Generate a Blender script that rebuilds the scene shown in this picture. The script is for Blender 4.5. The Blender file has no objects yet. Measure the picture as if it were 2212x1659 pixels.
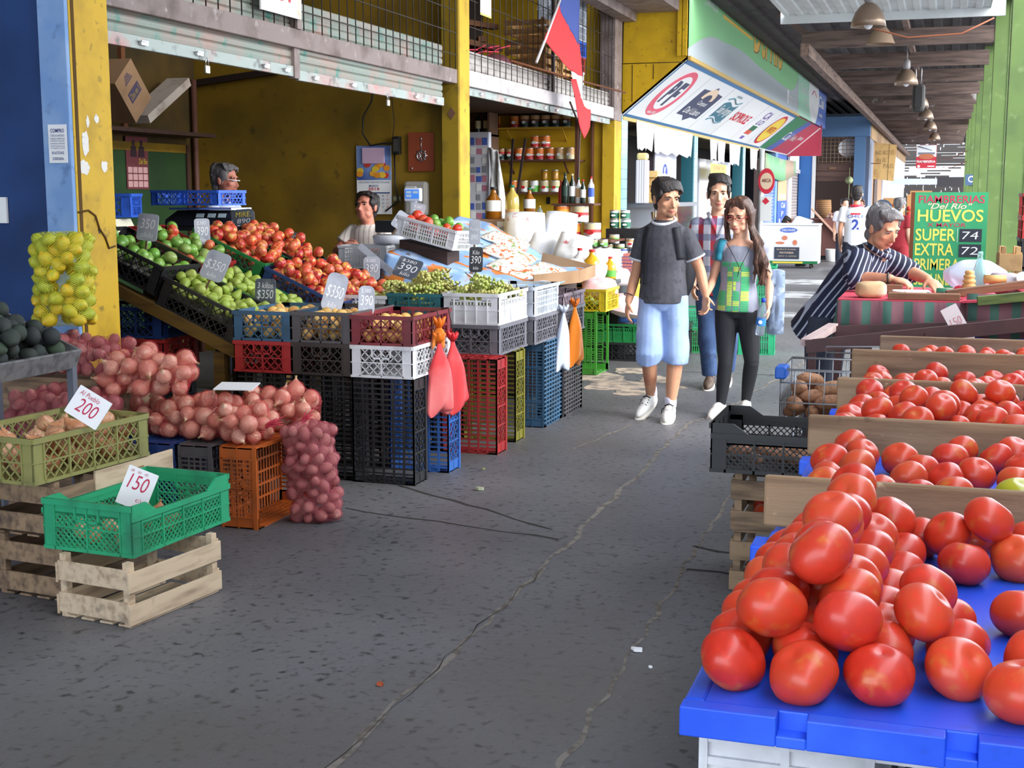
import bpy, bmesh, math, random
from math import pi, sin, cos, sqrt, atan2, radians
from mathutils import Vector as V, Matrix, Euler, noise
S = bpy.context.scene
COL = S.collection
rng = random.Random(7)

# ---------------------------------------------------------------- camera, sky, sun, exposure
CAM_Z = 1.62
cam = bpy.data.cameras.new('camera')
cam.sensor_width = 36.0
cam.lens = 36.0 * 2850 / 2212
cam.clip_end = 400
camera = bpy.data.objects.new('camera', cam)
COL.objects.link(camera)
camera.location = (0, 0, CAM_Z)
camera.rotation_euler = (pi / 2 - radians(8.216), 0, radians(18.061))
S.camera = camera

wd = bpy.data.worlds.new('sky')
S.world = wd
wd.use_nodes = True
nt = wd.node_tree
bg = nt.nodes['Background']
bg.inputs[0].default_value = (0.80, 0.90, 1.0, 1)
bg.inputs[1].default_value = 3.5

sl = bpy.data.lights.new('overcast_sun', 'SUN')
sl.energy = 4.6
sl.angle = radians(48)
sl.color = (1.0, 0.97, 0.92)
so = bpy.data.objects.new('overcast_sun', sl)
COL.objects.link(so)
so.location = (8, 4, 10)
so.rotation_euler = V((-0.86, 0.24, -0.42)).to_track_quat('-Z', 'Y').to_euler()

S.view_settings.view_transform = 'Standard'
S.view_settings.look = 'None'
S.view_settings.gamma = 1
S.view_settings.use_curve_mapping = False
S.view_settings.exposure = 0.64

# ---------------------------------------------------------------- helpers: materials
def lin(c):
    return tuple((v / 255 / 12.92 if v / 255 <= .04045 else ((v / 255 + .055) / 1.055) ** 2.4) for v in c[:3]) + (1,)

MATS = {}
def mat(name, col, rough=.6, metal=0, var=None, mix=None, bump=None, trans=0, ior=1.45, emit=0, net=None, spec=.5, coat=0, sss=0, alpha=1, two=None):
    """mix: list of (colour, scale, lo, hi, (sx,sy,sz)) noise layers; var: colours picked by the object's random number"""
    if name in MATS: return MATS[name]
    m = bpy.data.materials.new(name); m.use_nodes = True
    n = m.node_tree; L = n.links.new; N = n.nodes.new
    b = n.nodes['Principled BSDF']
    b.inputs['Base Color'].default_value = lin(col)
    b.inputs['Roughness'].default_value = rough
    b.inputs['Metallic'].default_value = metal
    b.inputs['IOR'].default_value = ior
    b.inputs['Specular IOR Level'].default_value = spec
    b.inputs['Transmission Weight'].default_value = trans
    b.inputs['Coat Weight'].default_value = coat
    b.inputs['Alpha'].default_value = alpha
    if sss:
        b.inputs['Subsurface Weight'].default_value = sss
        b.inputs['Subsurface Radius'].default_value = (.02, .008, .004)
    if emit:
        b.inputs['Emission Color'].default_value = lin(col)
        b.inputs['Emission Strength'].default_value = emit
    cur = None
    if var or mix or bump:
        tc = N('ShaderNodeTexCoord'); oi = N('ShaderNodeObjectInfo')
        vm = N('ShaderNodeVectorMath'); vm.operation = 'MULTIPLY_ADD'
        vm.inputs[1].default_value = (37, 23, 51)
        L(oi.outputs['Random'], vm.inputs[0]); L(tc.outputs['Object'], vm.inputs[2])
    if var:
        cr = N('ShaderNodeValToRGB'); cr.color_ramp.interpolation = 'LINEAR'
        el = cr.color_ramp.elements
        cols = [col] + list(var)
        while len(el) < len(cols): el.new(.5)
        for i, c in enumerate(cols):
            el[i].position = i / max(1, len(cols) - 1); el[i].color = lin(c)
        L(oi.outputs['Random'], cr.inputs[0]); cur = cr.outputs[0]
    for k in (mix or []):
        c2, sc, lo, hi = k[:4]; st = k[4] if len(k) > 4 else (1, 1, 1)
        mp = N('ShaderNodeMapping'); mp.inputs['Scale'].default_value = st
        L(vm.outputs[0], mp.inputs[0])
        nz = N('ShaderNodeTexNoise'); nz.inputs['Scale'].default_value = sc; nz.inputs['Detail'].default_value = 5
        L(mp.outputs[0], nz.inputs['Vector'])
        mr = N('ShaderNodeMapRange'); mr.inputs[1].default_value = lo; mr.inputs[2].default_value = hi
        L(nz.outputs[0], mr.inputs[0])
        mx = N('ShaderNodeMix'); mx.data_type = 'RGBA'
        L(mr.outputs[0], mx.inputs[0])
        if cur: L(cur, mx.inputs[6])
        else: mx.inputs[6].default_value = lin(col)
        mx.inputs[7].default_value = lin(c2)
        cur = mx.outputs[2]
    if cur: L(cur, b.inputs['Base Color'])
    if bump:
        sc, strg = bump[:2]; st = bump[2] if len(bump) > 2 else (1, 1, 1)
        mp = N('ShaderNodeMapping'); mp.inputs['Scale'].default_value = st
        L(vm.outputs[0], mp.inputs[0])
        nz = N('ShaderNodeTexNoise'); nz.inputs['Scale'].default_value = sc; nz.inputs['Detail'].default_value = 4
        L(mp.outputs[0], nz.inputs['Vector'])
        bp = N('ShaderNodeBump'); bp.inputs['Strength'].default_value = strg; bp.inputs['Distance'].default_value = .01
        L(nz.outputs[0], bp.inputs['Height']); L(bp.outputs[0], b.inputs['Normal'])
    if net:      # threads of a net bag: two crossing families of lines in the UV map (metres)
        pitch, cover = net
        uv = N('ShaderNodeUVMap'); sp = N('ShaderNodeSeparateXYZ'); L(uv.outputs[0], sp.inputs[0])
        outs = []
        for sg in (1, -1):
            a = N('ShaderNodeMath'); a.operation = 'MULTIPLY_ADD'; a.inputs[1].default_value = sg * .6
            L(sp.outputs[0], a.inputs[0]); L(sp.outputs[1], a.inputs[2])
            d = N('ShaderNodeMath'); d.operation = 'DIVIDE'; d.inputs[1].default_value = pitch; L(a.outputs[0], d.inputs[0])
            f = N('ShaderNodeMath'); f.operation = 'FRACT'; L(d.outputs[0], f.inputs[0])
            g = N('ShaderNodeMath'); g.operation = 'LESS_THAN'; g.inputs[1].default_value = cover; L(f.outputs[0], g.inputs[0])
            outs.append(g.outputs[0])
        mxx = N('ShaderNodeMath'); mxx.operation = 'MAXIMUM'; L(outs[0], mxx.inputs[0]); L(outs[1], mxx.inputs[1])
        L(mxx.outputs[0], b.inputs['Alpha'])
    if two:      # stripes along an axis of object space: (axis, pitch, share, colour)
        ax, pitch, share, c2 = two[:4]; ph = two[4] if len(two) > 4 else 0
        tc2 = N('ShaderNodeTexCoord'); sp = N('ShaderNodeSeparateXYZ')
        if len(two) > 5:
            nzz = N('ShaderNodeTexNoise'); nzz.inputs['Scale'].default_value = 5; L(tc2.outputs['Object'], nzz.inputs['Vector'])
            va = N('ShaderNodeVectorMath'); va.operation = 'MULTIPLY_ADD'; va.inputs[1].default_value = (two[5],) * 3
            L(nzz.outputs['Color'], va.inputs[0]); L(tc2.outputs['Object'], va.inputs[2]); L(va.outputs[0], sp.inputs[0])
        else: L(tc2.outputs['Object'], sp.inputs[0])
        d = N('ShaderNodeMath'); d.operation = 'MULTIPLY_ADD'; d.inputs[1].default_value = 1 / pitch; d.inputs[2].default_value = ph; L(sp.outputs[ax], d.inputs[0])
        f = N('ShaderNodeMath'); f.operation = 'FRACT'; L(d.outputs[0], f.inputs[0])
        g = N('ShaderNodeMath'); g.operation = 'LESS_THAN'; g.inputs[1].default_value = share; L(f.outputs[0], g.inputs[0])
        mx = N('ShaderNodeMix'); mx.data_type = 'RGBA'; L(g.outputs[0], mx.inputs[0])
        if cur: L(cur, mx.inputs[6])
        else: mx.inputs[6].default_value = lin(col)
        mx.inputs[7].default_value = lin(c2); L(mx.outputs[2], b.inputs['Base Color'])
    MATS[name] = m
    return m

def flat(name, col, rough=.6): return mat(name, col, rough)

# ---------------------------------------------------------------- helpers: mesh builder
def frame(O, U, Vv):
    U = V(U).normalized(); Vv = V(Vv); N = U.cross(Vv).normalized(); Vv = N.cross(U)
    M = Matrix((U, Vv, N)).transposed().to_4x4(); M.translation = V(O)
    return M

class MB:
    def __init__(s): s.v = []; s.f = []; s.m = []; s.s = []; s.uv = {}
    def add(s, vs, fs, mi=0, sm=False):
        o = len(s.v); s.v += [tuple(p) for p in vs]
        for f in fs:
            s.f.append([i + o for i in f]); s.m.append(mi); s.s.append(sm)
    def box(s, c, d, R=None, mi=0):
        x, y, z = d[0] / 2, d[1] / 2, d[2] / 2
        P = [V(p) for p in ((-x,-y,-z),(x,-y,-z),(x,y,-z),(-x,y,-z),(-x,-y,z),(x,-y,z),(x,y,z),(-x,y,z))]
        if R is not None: P = [R @ p for p in P]
        c = V(c); s.add([p + c for p in P], [(0,3,2,1),(4,5,6,7),(0,1,5,4),(1,2,6,5),(2,3,7,6),(3,0,4,7)], mi)
    def b2(s, lo, hi, mi=0):
        lo, hi = V(lo), V(hi); s.box((lo + hi) / 2, hi - lo, None, mi)
    def bar(s, p, q, w, h, up=(0,0,1), mi=0):
        p, q = V(p), V(q); d = q - p
        if d.length < 1e-6: return
        X = d.normalized(); U = V(up)
        if abs(X.dot(U)) > .99: U = V((1,0,0))
        Y = U.cross(X).normalized(); Z = X.cross(Y)
        s.box((p + q) / 2, (d.length, w, h), Matrix((X, Y, Z)).transposed(), mi)
    def tube(s, pts, r, n=8, mi=0, closed=False, flatten=None):
        pts = [V(p) for p in pts]; k = len(pts); rs = r if isinstance(r, (list, tuple)) else [r] * k
        T = []
        for i in range(k):
            a = pts[i-1] if (i or closed) else pts[0]; b = pts[(i+1) % k] if (i < k-1 or closed) else pts[-1]
            T.append((b - a).normalized() if (b - a).length > 1e-9 else V((0,0,1)))
        up = V((0,0,1)) if abs(T[0].z) < .9 else V((1,0,0))
        vs = []; A = up.cross(T[0]).normalized()
        for i in range(k):
            A = A - T[i] * A.dot(T[i])
            A = A.normalized() if A.length > 1e-6 else T[i].orthogonal().normalized()
            B = T[i].cross(A)
            fa, fb = flatten or (1, 1)
            vs += [pts[i] + (A * cos(2*pi*j/n) * fa + B * sin(2*pi*j/n) * fb) * rs[i] for j in range(n)]
        fs = []
        for i in range(k if closed else k-1):
            for j in range(n):
                a, b = i*n + j, i*n + (j+1) % n; c = ((i+1) % k)*n
                fs.append((a, b, c + (j+1) % n, c + j))
        if not closed: fs += [tuple(range(n-1, -1, -1)), tuple(range((k-1)*n, k*n))]
        s.add(vs, fs, mi, True)
    def lathe(s, prof, n=16, M=None, mi=0, caps=True, sm=True):
        M = M or Matrix()
        vs = [M @ V((r*cos(2*pi*j/n), r*sin(2*pi*j/n), z)) for r, z in prof for j in range(n)]
        fs = []; k = len(prof)
        for i in range(k-1):
            for j in range(n):
                fs.append((i*n+j, i*n+(j+1) % n, (i+1)*n+(j+1) % n, (i+1)*n+j))
        if caps: fs += [tuple(range(n-1,-1,-1)), tuple(range((k-1)*n, k*n))]
        s.add(vs, fs, mi, sm)
    def ball(s, c, r, R=None, n=12, m=8, mi=0, fn=None):
        r = (r, r, r) if not isinstance(r, (tuple, list, V)) else r
        vs = []; c = V(c)
        for i in range(m+1):
            t = pi * i / m
            for j in range(n):
                p = 2*pi*j/n; q = V((sin(t)*cos(p), sin(t)*sin(p), -cos(t)))
                q = V((q.x*r[0], q.y*r[1], q.z*r[2])) if fn is None else fn(q, t, p)
                vs.append((R @ q if R is not None else q) + c)
        fs = []
        for i in range(m):
            for j in range(n):
                a, b, d, e = i*n+j, i*n+(j+1) % n, (i+1)*n+(j+1) % n, (i+1)*n+j
                if i == 0: fs.append((a, d, e))
                elif i == m-1: fs.append((a, b, e))
                else: fs.append((a, b, d, e))
        s.add(vs, fs, mi, True)
    def loft(s, rings, mi=0, sm=True, caps=True):
        n = len(rings[0]); vs = [p for r in rings for p in r]; fs = []
        for i in range(len(rings)-1):
            for j in range(n): fs.append((i*n+j, i*n+(j+1) % n, (i+1)*n+(j+1) % n, (i+1)*n+j))
        if caps: fs += [tuple(range(n-1,-1,-1)), tuple(range((len(rings)-1)*n, len(rings)*n))]
        s.add(vs, fs, mi, sm)
    def poly(s, pts, M, th=.001, mi=0):      # 2D outline extruded along the frame's normal
        n = len(pts)
        a = sum(pts[i][0]*pts[(i+1) % n][1] - pts[(i+1) % n][0]*pts[i][1] for i in range(n))
        if a < 0: pts = pts[::-1]
        vs = [M @ V((x, y, 0)) for x, y in pts] + [M @ V((x, y, th)) for x, y in pts]
        fs = [tuple(range(n-1,-1,-1)), tuple(range(n, 2*n))] + [(i, (i+1) % n, n+(i+1) % n, n+i) for i in range(n)]
        s.add(vs, fs, mi)
    def disc(s, c, rx, ry, M, th=.001, n=28, mi=0, rot=0):
        s.poly([(c[0]+rx*cos(2*pi*i/n)*cos(rot)-ry*sin(2*pi*i/n)*sin(rot), c[1]+rx*cos(2*pi*i/n)*sin(rot)+ry*sin(2*pi*i/n)*cos(rot)) for i in range(n)], M, th, mi)
    def rect(s, x0, y0, x1, y1, M, th=.001, mi=0): s.poly([(x0,y0),(x1,y0),(x1,y1),(x0,y1)], M, th, mi)
    def text(s, t, M, x0, y0, w, h, shear=0, off=0, th=.0012, mi=0, rot=0, keep=False):
        cu = bpy.data.curves.new('t', 'FONT'); cu.body = t; cu.size = 1; cu.shear = shear; cu.offset = off; cu.resolution_u = 3
        o = bpy.data.objects.new('t', cu); me = bpy.data.meshes.new_from_object(o)
        if len(me.vertices):
            xs = [v.co.x for v in me.vertices]; ys = [v.co.y for v in me.vertices]
            ax, ay = min(xs), min(ys); sx = w / max(1e-6, max(xs)-ax); sy = h / max(1e-6, max(ys)-ay)
            if keep: sx = min(sx, sy*1.2)
            cr, sr = cos(rot), sin(rot)
            vs = []
            for v in me.vertices:
                x, y = (v.co.x-ax)*sx, (v.co.y-ay)*sy
                vs.append(M @ V((x0 + x*cr - y*sr, y0 + x*sr + y*cr, th)))
            s.add(vs, [tuple(p.vertices) for p in me.polygons], mi)
        bpy.data.objects.remove(o); bpy.data.curves.remove(cu); bpy.data.meshes.remove(me)
    def xf(s, M): s.v = [tuple(M @ V(p)) for p in s.v]; return s
    def mesh(s, name):
        me = bpy.data.meshes.new(name); me.from_pydata(s.v, [], s.f); me.update()
        me.polygons.foreach_set('material_index', s.m); me.polygons.foreach_set('use_smooth', s.s)
        if s.uv:
            ul = me.uv_layers.new(name='UVMap')
            for lp in me.loops: ul.data[lp.index].uv = s.uv.get(lp.vertex_index, (0, 0))
        return me
    def build(s, name, mats, parent=None, loc=None, rot=None, bevel=0, label=None):
        me = s.mesh(name)
        o = bpy.data.objects.new(name, me); COL.objects.link(o)
        for m in (mats if isinstance(mats, (list, tuple)) else [mats]): me.materials.append(m)
        if parent: o.parent = parent
        if loc is not None: o.location = loc
        if rot is not None: o.rotation_euler = rot
        if bevel:
            bv = o.modifiers.new('bevel', 'BEVEL'); bv.width = bevel; bv.segments = 2; bv.limit_method = 'ANGLE'; bv.angle_limit = radians(40)
        if label: o['label'] = label
        return o

def tag(o, label, cat, group=None, kind=None):
    o['label'] = label; o['category'] = cat
    if group: o['group'] = group
    if kind: o['kind'] = kind
    return o
def struct(o): o['kind'] = 'structure'; return o
def thing(name, label, cat, loc=(0,0,0), rot=(0,0,0), group=None):
    o = bpy.data.objects.new(name, None); COL.objects.link(o); o.empty_display_size = .1
    o.location = loc; o.rotation_euler = rot if isinstance(rot, (tuple, list, Euler)) else (0, 0, rot)
    return tag(o, label, cat, group)
def dup(root, loc=None, rot=None, label=None, group=None, scale=None):
    r = root.copy(); COL.objects.link(r)
    if loc is not None: r.location = loc
    if rot is not None: r.rotation_euler = rot if isinstance(rot, (tuple, list, Euler)) else (0, 0, rot)
    if scale: r.scale = (scale,)*3 if not isinstance(scale, (tuple, list)) else scale
    if label: r['label'] = label
    if group: r['group'] = group
    for ch in list(root.children):
        c = ch.copy(); COL.objects.link(c); c.parent = r
        for g in ch.children:
            d = g.copy(); COL.objects.link(d); d.parent = c
    return r
def swap(o, m, slot=0):          # this instance's own material on shared mesh data
    o.material_slots[slot].link = 'OBJECT'; o.material_slots[slot].material = m
def smooth_noise(me, amp, sc, seed=0):
    me.update()
    cs = [v.co.copy() for v in me.vertices]; ns = [v.normal.copy() for v in me.vertices]
    for v, c, n in zip(me.vertices, cs, ns): v.co = c + n * amp * noise.noise(c*sc + V((seed, seed*2, 0)))
def flesh(mb, voxel, it, name, mats, parent=None, wr=0, wsc=9, label=None):
    """closed pieces fused into one continuous skin"""
    me = mb.mesh('tmp'); o = bpy.data.objects.new('tmp', me); COL.objects.link(o)
    r = o.modifiers.new('r', 'REMESH'); r.mode = 'VOXEL'; r.voxel_size = voxel; r.use_smooth_shade = True
    if it:
        sm = o.modifiers.new('s', 'SMOOTH'); sm.factor = .5; sm.iterations = it
    dg = bpy.context.evaluated_depsgraph_get()
    m2 = bpy.data.meshes.new_from_object(o.evaluated_get(dg)); m2.name = name
    bpy.data.objects.remove(o); bpy.data.meshes.remove(me)
    if wr: smooth_noise(m2, wr, wsc, rng.random()*50)
    m2.materials.clear()
    for m in (mats if isinstance(mats, (list, tuple)) else [mats]): m2.materials.append(m)
    for p in m2.polygons: p.use_smooth = True
    q = bpy.data.objects.new(name, m2); COL.objects.link(q)
    if parent: q.parent = parent
    if label: q['label'] = label
    return q

# ---------------------------------------------------------------- helpers: heaps and net bags
def drop(n, x0, x1, y0, y1, rr, floor=0, hmax=None, tries=60, inside=None, R=rng):
    out = []
    for k in range(n):
        r = R.uniform(*rr); best = None
        for t in range(tries):
            x = R.uniform(x0+r, x1-r); y = R.uniform(y0+r, y1-r)
            if inside and not inside(x, y, r): continue
            z = (floor(x, y) if callable(floor) else floor) + r
            for (a, b, c, q) in out:
                d2 = (a-x)**2 + (b-y)**2; s2 = (r+q)*(r+q)*.94
                if d2 < s2: z = max(z, c + sqrt(s2 - d2))
            if hmax and z + r > hmax(x, y): continue
            if best is None or z < best[2]: best = (x, y, z, r)
        if best: out.append(best)
    return out
def rrot(R=rng): return (R.uniform(0, 6.28), R.uniform(0, 6.28), R.uniform(0, 6.28))
def hull_net(items, axis, m, L0, L1, cen, nphi=44, nz=40, pad=.004, flat=None, close=True):
    """net skin around spheres; axis 2 standing bag, axis 0 lying bag. items in local coords"""
    a1, a2 = ((0, 1), (1, 2))[axis == 0]
    R = [[.02]*nphi for _ in range(nz)]
    for i in range(nz):
        z = L0 + (L1-L0)*i/(nz-1)
        for j in range(nphi):
            ph = 2*pi*j/nphi; dx, dy = cos(ph), sin(ph); best = .02
            for it in items:
                dz = it[axis]-z; r = it[3]+pad
                if abs(dz) > r: continue
                q2 = r*r-dz*dz; ax, ay = it[a1]-cen[0], it[a2]-cen[1]
                pr = ax*dx+ay*dy; pe = ax*ax+ay*ay-pr*pr
                if pe < q2: best = max(best, pr+sqrt(q2-pe))
            R[i][j] = best
    for k in range(3):       # taut skin: pull the hollows out towards their neighbours
        Q = [r[:] for r in R]
        for i in range(nz):
            for j in range(nphi):
                nb = [R[i][(j+1) % nphi], R[i][j-1]] + ([R[i-1][j]] if i else []) + ([R[i+1][j]] if i < nz-1 else [])
                Q[i][j] = max(R[i][j], sum(nb)/len(nb)*.985)
        R = Q
    mb = MB(); vs = []
    for i in range(nz):
        z = L0 + (L1-L0)*i/(nz-1)
        for j in range(nphi):
            ph = 2*pi*j/nphi; p = [0, 0, 0]; p[axis] = z
            p[a1] = cen[0]+R[i][j]*cos(ph); p[a2] = cen[1]+R[i][j]*sin(ph)
            if flat is not None and p[2] < flat: p[2] = flat
            mb.uv[len(vs)] = (ph*.16, z); vs.append(p)
    fs = [(i*nphi+j, i*nphi+(j+1) % nphi, (i+1)*nphi+(j+1) % nphi, (i+1)*nphi+j) for i in range(nz-1) for j in range(nphi)]
    if close: fs += [tuple(range(nphi-1,-1,-1)), tuple(range((nz-1)*nphi, nz*nphi))]
    mb.add(vs, fs, 0, True)
    return mb
# ================================================================ SETTING
YEL = mat('yellow_paint', (214,172,38), .62, mix=[((150,118,30), 3.2, .5, .8), ((90,78,40), 14, .62, .78)], bump=(30,.12))
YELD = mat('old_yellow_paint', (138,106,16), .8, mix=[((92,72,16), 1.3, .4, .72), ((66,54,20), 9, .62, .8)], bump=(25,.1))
BLU = mat('blue_paint', (122,160,212), .6, mix=[((150,180,220), 4, .45, .7), ((88,118,166), 12, .6, .8)])
DBLU = mat('dark_blue_paint', (34,66,120), .55, mix=[((22,44,84), 2, .4, .7)])
GREYM = mat('grey_beam_paint', (142,126,122), .6, mix=[((108,92,86), 5, .45, .7), ((176,164,160), 11, .6, .75)])
GREYL = mat('pale_beam_paint', (206,200,202), .55, mix=[((170,160,160), 6, .5, .75)])
SHUT = mat('shutter_slats', (150,158,148), .5, .3, mix=[((176,150,140), 3, .45, .7), ((90,150,136), 8, .58, .72)])
SHUTL = mat('pale_shutter_slats', (196,188,182), .5, .2, mix=[((150,140,136), 7, .5, .7)])
STEEL = mat('dark_steel', (74,66,62), .5, .6)
RUST = mat('rusty_iron', (120,70,44), .8, .3)
CHROME = mat('bright_metal', (205,205,208), .25, 1)
DARKW = mat('dark_wood', (72,46,36), .7, mix=[((50,32,26), 6, .4, .7, (1,8,8))])
WHITE = flat('white_paint', (236,236,236), .5)
PAPER = flat('white_paper', (245,245,246), .8)
BLACK = flat('black_plastic', (22,22,24), .45)
ROOFD = mat('dark_roof_sheet', (70,62,62), .8, mix=[((44,40,40), 2, .4, .7)])
WOODB = mat('weathered_beam', (112,92,84), .8, mix=[((70,58,54), 3, .4, .7, (.6,6,6)), ((190,184,180), 1.4, .66, .74)])

# floor: dark pebbly concrete
fm = mat('floor_concrete', (112,111,114), .5, mix=[((84,84,88), .7, .35, .7), ((48,48,52), 26, .56, .7), ((132,128,122), 60, .66, .76), ((104,98,92), .35, .55, .75)], bump=(40,.3))
f = MB(); f.b2((-9,-9,-.2), (40,140,0)); floor = struct(f.build('floor', fm))
crack = flat('joint_dirt', (52,48,44), .9); sand = mat('joint_sand', (128,120,112), .95, mix=[((96,88,80), 20, .45, .6)])
def ribbon(pts, w, m, name, z=.0015, jag=.02, step=.12):
    mb = MB(); P = [V((a, b, 0)) for a, b in pts]; path = []
    for a, b in zip(P, P[1:]):
        k = max(1, int((b-a).length/step))
        path += [a + (b-a)*i/k for i in range(k)]
    path.append(P[-1]); vs = []
    for i, p in enumerate(path):
        t = (path[min(i+1, len(path)-1)] - path[max(i-1, 0)]).normalized(); nrm = V((-t.y, t.x, 0))
        c = p + nrm*rng.uniform(-jag, jag); ww = w*rng.uniform(.35, 1.3)
        vs += [tuple(c+nrm*ww/2+V((0,0,z))), tuple(c-nrm*ww/2+V((0,0,z)))]
    mb.add(vs, [(2*i, 2*i+1, 2*i+3, 2*i+2) for i in range(len(path)-1)])
    return mb.build(name, m, floor)
ribbon([(-1.6,2.5),(-1.6,5.3),(-1.68,9.1)], .03, sand, 'joint'); ribbon([(-1.62,2.6),(-1.6,5.4)], .006, crack, 'crack', .002, .02)
ribbon([(-1.68,9.1),(-1.5,10.1),(-1.16,13.7),(-.9,17)], .03, sand, 'joint')
ribbon([(-.95,2.6),(-1.0,4.5),(-1.05,7.0)], .018, sand, 'joint')
ribbon([(-2.9,6.1),(-2.2,5.95),(-1.67,5.85)], .022, crack, 'crack'); ribbon([(-2.9,6.7),(-2.2,6.3),(-1.75,6.02)], .02, crack, 'crack')
ribbon([(-1.0,5.55),(-.3,5.4)], .02, crack, 'crack'); ribbon([(-1.05,5.9),(-.3,5.75)], .02, crack, 'crack')
ribbon([(-2.5,11.9),(.3,11.95)], .016, crack, 'crack', .002, .004); ribbon([(-2.2,8.0),(-1.9,9.9)], .025, sand, 'joint')
pm = MB()
for (x0,y0,x1,y1) in ((-2.7,21,-1.5,22.4),(-2.9,24.2,-1.6,25.6),(-2.5,17.6,-1.5,18.4)):
    pm.rect(x0,y0,x1,y1, Matrix.Translation((0,0,.001)), .0012)
pm.build('paint_mark', mat('worn_floor_paint', (186,188,190), .7, mix=[((120,120,122), 3, .45, .6)]), floor)
sd = MB()
for (cx,cy,r,q) in ((-2.62,10.9,.36,.0021),(-2.9,11.35,.3,.0024),(-2.35,11.3,.22,.0027),(-2.4,10.5,.2,.003),(-2.1,10.9,.12,.0033),(-2.7,11.8,.2,.0036)):
    sd.poly([(cx+r*cos(2*pi*i/26)*(.75+.5*noise.noise(V((cos(2*pi*i/26)*2,sin(2*pi*i/26)*2,cx)))), cy+1.2*r*sin(2*pi*i/26)*(.75+.5*noise.noise(V((cos(2*pi*i/26)*2,sin(2*pi*i/26)*2,cy))))) for i in range(26)], Matrix(), q)
tag(sd.build('sawdust', mat('sawdust', (190,170,150), .95, mix=[((128,118,110), 9, .42, .6)])), 'pale sawdust spilled on the floor beside the green crate', 'sawdust', kind='stuff')

# ---- pillars of the left side
XF = -4.4
def pillar(y0, y1, name, mfront, mside, z1=4.4, split=None):
    a = MB(); a.b2((XF-.17,y0,0),(XF,y0+.03,z1)); a.b2((XF-.17,y0+.03,0),(XF+.004,y1,z1), 1)
    o = struct(a.build(name, [mfront, mside], bevel=.004)); return o
p1 = pillar(5.99, 6.36, 'pillar', BLU, YEL)
p2 = pillar(11.87, 12.17, 'pillar', mat('yellow_paint_baked_shade', (150,122,18), .7, mix=[((96,80,22), 5, .5, .75)], bump=(25,.1)), YEL)  # front face is the yellow with its shade put into the colour
a = MB(); a.b2((XF-.17,18.05,0),(XF+.004,18.45,2.62)); a.b2((XF-.2,18.0,2.62),(XF+.01,18.42,4.4), 1)
struct(a.build('pillar', [YEL, GREYM], bevel=.004))
# patches and scars of the first pillars
a = MB(); Fx = frame((XF+.005,6.0,0),(0,1,0),(0,0,1))
def blob(mb, c, rx, ry, M, th=.001, n=11, mi=0, R=rng):
    mb.poly([(c[0]+rx*cos(2*pi*i/n)*R.uniform(.6,1.1), c[1]+ry*sin(2*pi*i/n)*R.uniform(.6,1.1)) for i in range(n)], M, th, mi)
for c, rx, ry in (((.11,1.88),.035,.075),((.09,1.76),.05,.05),((.27,1.77),.035,.035),((.14,2.0),.015,.04),((.22,2.02),.03,.025)): blob(a, c, rx, ry, Fx)
blob(a, (.2,1.42), .012, .02, Fx, .001, 9, 1)
a.build('torn_paper', [mat('torn_paper', (232,228,222), .85, mix=[((150,150,170), 60, .6, .7, (.2,.2,2))]), STEEL], p1)
a = MB()
pts = [(0.02,1.52),(.11,1.53),(.17,1.50),(.2,1.43),(.25,1.38),(.28,1.32),(.34,1.33)]
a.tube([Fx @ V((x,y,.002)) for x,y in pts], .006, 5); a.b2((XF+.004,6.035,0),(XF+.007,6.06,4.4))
a.build('crack', flat('crack_brown', (92,66,28), .9), p1)  # brown lines along the crack and the seam
a = MB(); F2 = frame((XF-.17,11.868,0),(1,0,0),(0,0,1)); a.poly([(.06,2.36),(.1,2.42),(.14,2.37),(.1,2.31)], F2, .004); a.build('plate', flat('brown_plate',(112,78,64)), p2)

# ---- walls
def wallbox(name, lo, hi, m):
    a = MB(); a.b2(lo, hi); return struct(a.build(name, m))
wallbox('wall_left', (-8.6,-6,0), (-8.4,6.0,4.6), DBLU)
wallbox('wall_blue', (-8.4,6.05,0), (-4.58,6.2,4.6), DBLU)
a = MB(); a.b2((-5.06,6.0,0),(-5.0,6.05,4.4)); a.b2((-4.98,6.03,1.46),(-4.86,6.045,1.6),1); a.b2((-5.03,5.985,1.66),(-4.95,6.0,1.78),1)
struct(a.build('trim_1', [flat('brown_trim',(60,48,44)), PAPER]))
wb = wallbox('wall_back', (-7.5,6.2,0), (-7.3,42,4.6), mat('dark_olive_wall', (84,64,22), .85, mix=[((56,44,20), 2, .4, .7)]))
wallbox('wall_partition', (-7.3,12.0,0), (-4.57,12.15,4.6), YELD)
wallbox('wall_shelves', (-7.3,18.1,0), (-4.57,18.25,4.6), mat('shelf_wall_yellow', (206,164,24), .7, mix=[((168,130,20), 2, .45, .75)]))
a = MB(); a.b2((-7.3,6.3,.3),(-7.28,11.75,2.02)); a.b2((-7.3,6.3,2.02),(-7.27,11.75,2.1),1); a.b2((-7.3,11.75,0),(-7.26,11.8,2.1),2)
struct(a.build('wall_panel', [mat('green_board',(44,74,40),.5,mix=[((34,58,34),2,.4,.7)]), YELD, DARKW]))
a = MB(); a.tube([(-7.25,11.9,0),(-7.25,11.9,2.75)], .03, 8); struct(a.build('corner_post', flat('brown_post',(100,64,52))))
a = MB(); a.bar((-7.28,11.95,2.72),(-6.3,11.95,2.82),.05,.06); struct(a.build('trim_2', flat('dark_rail',(40,26,22))))

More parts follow.
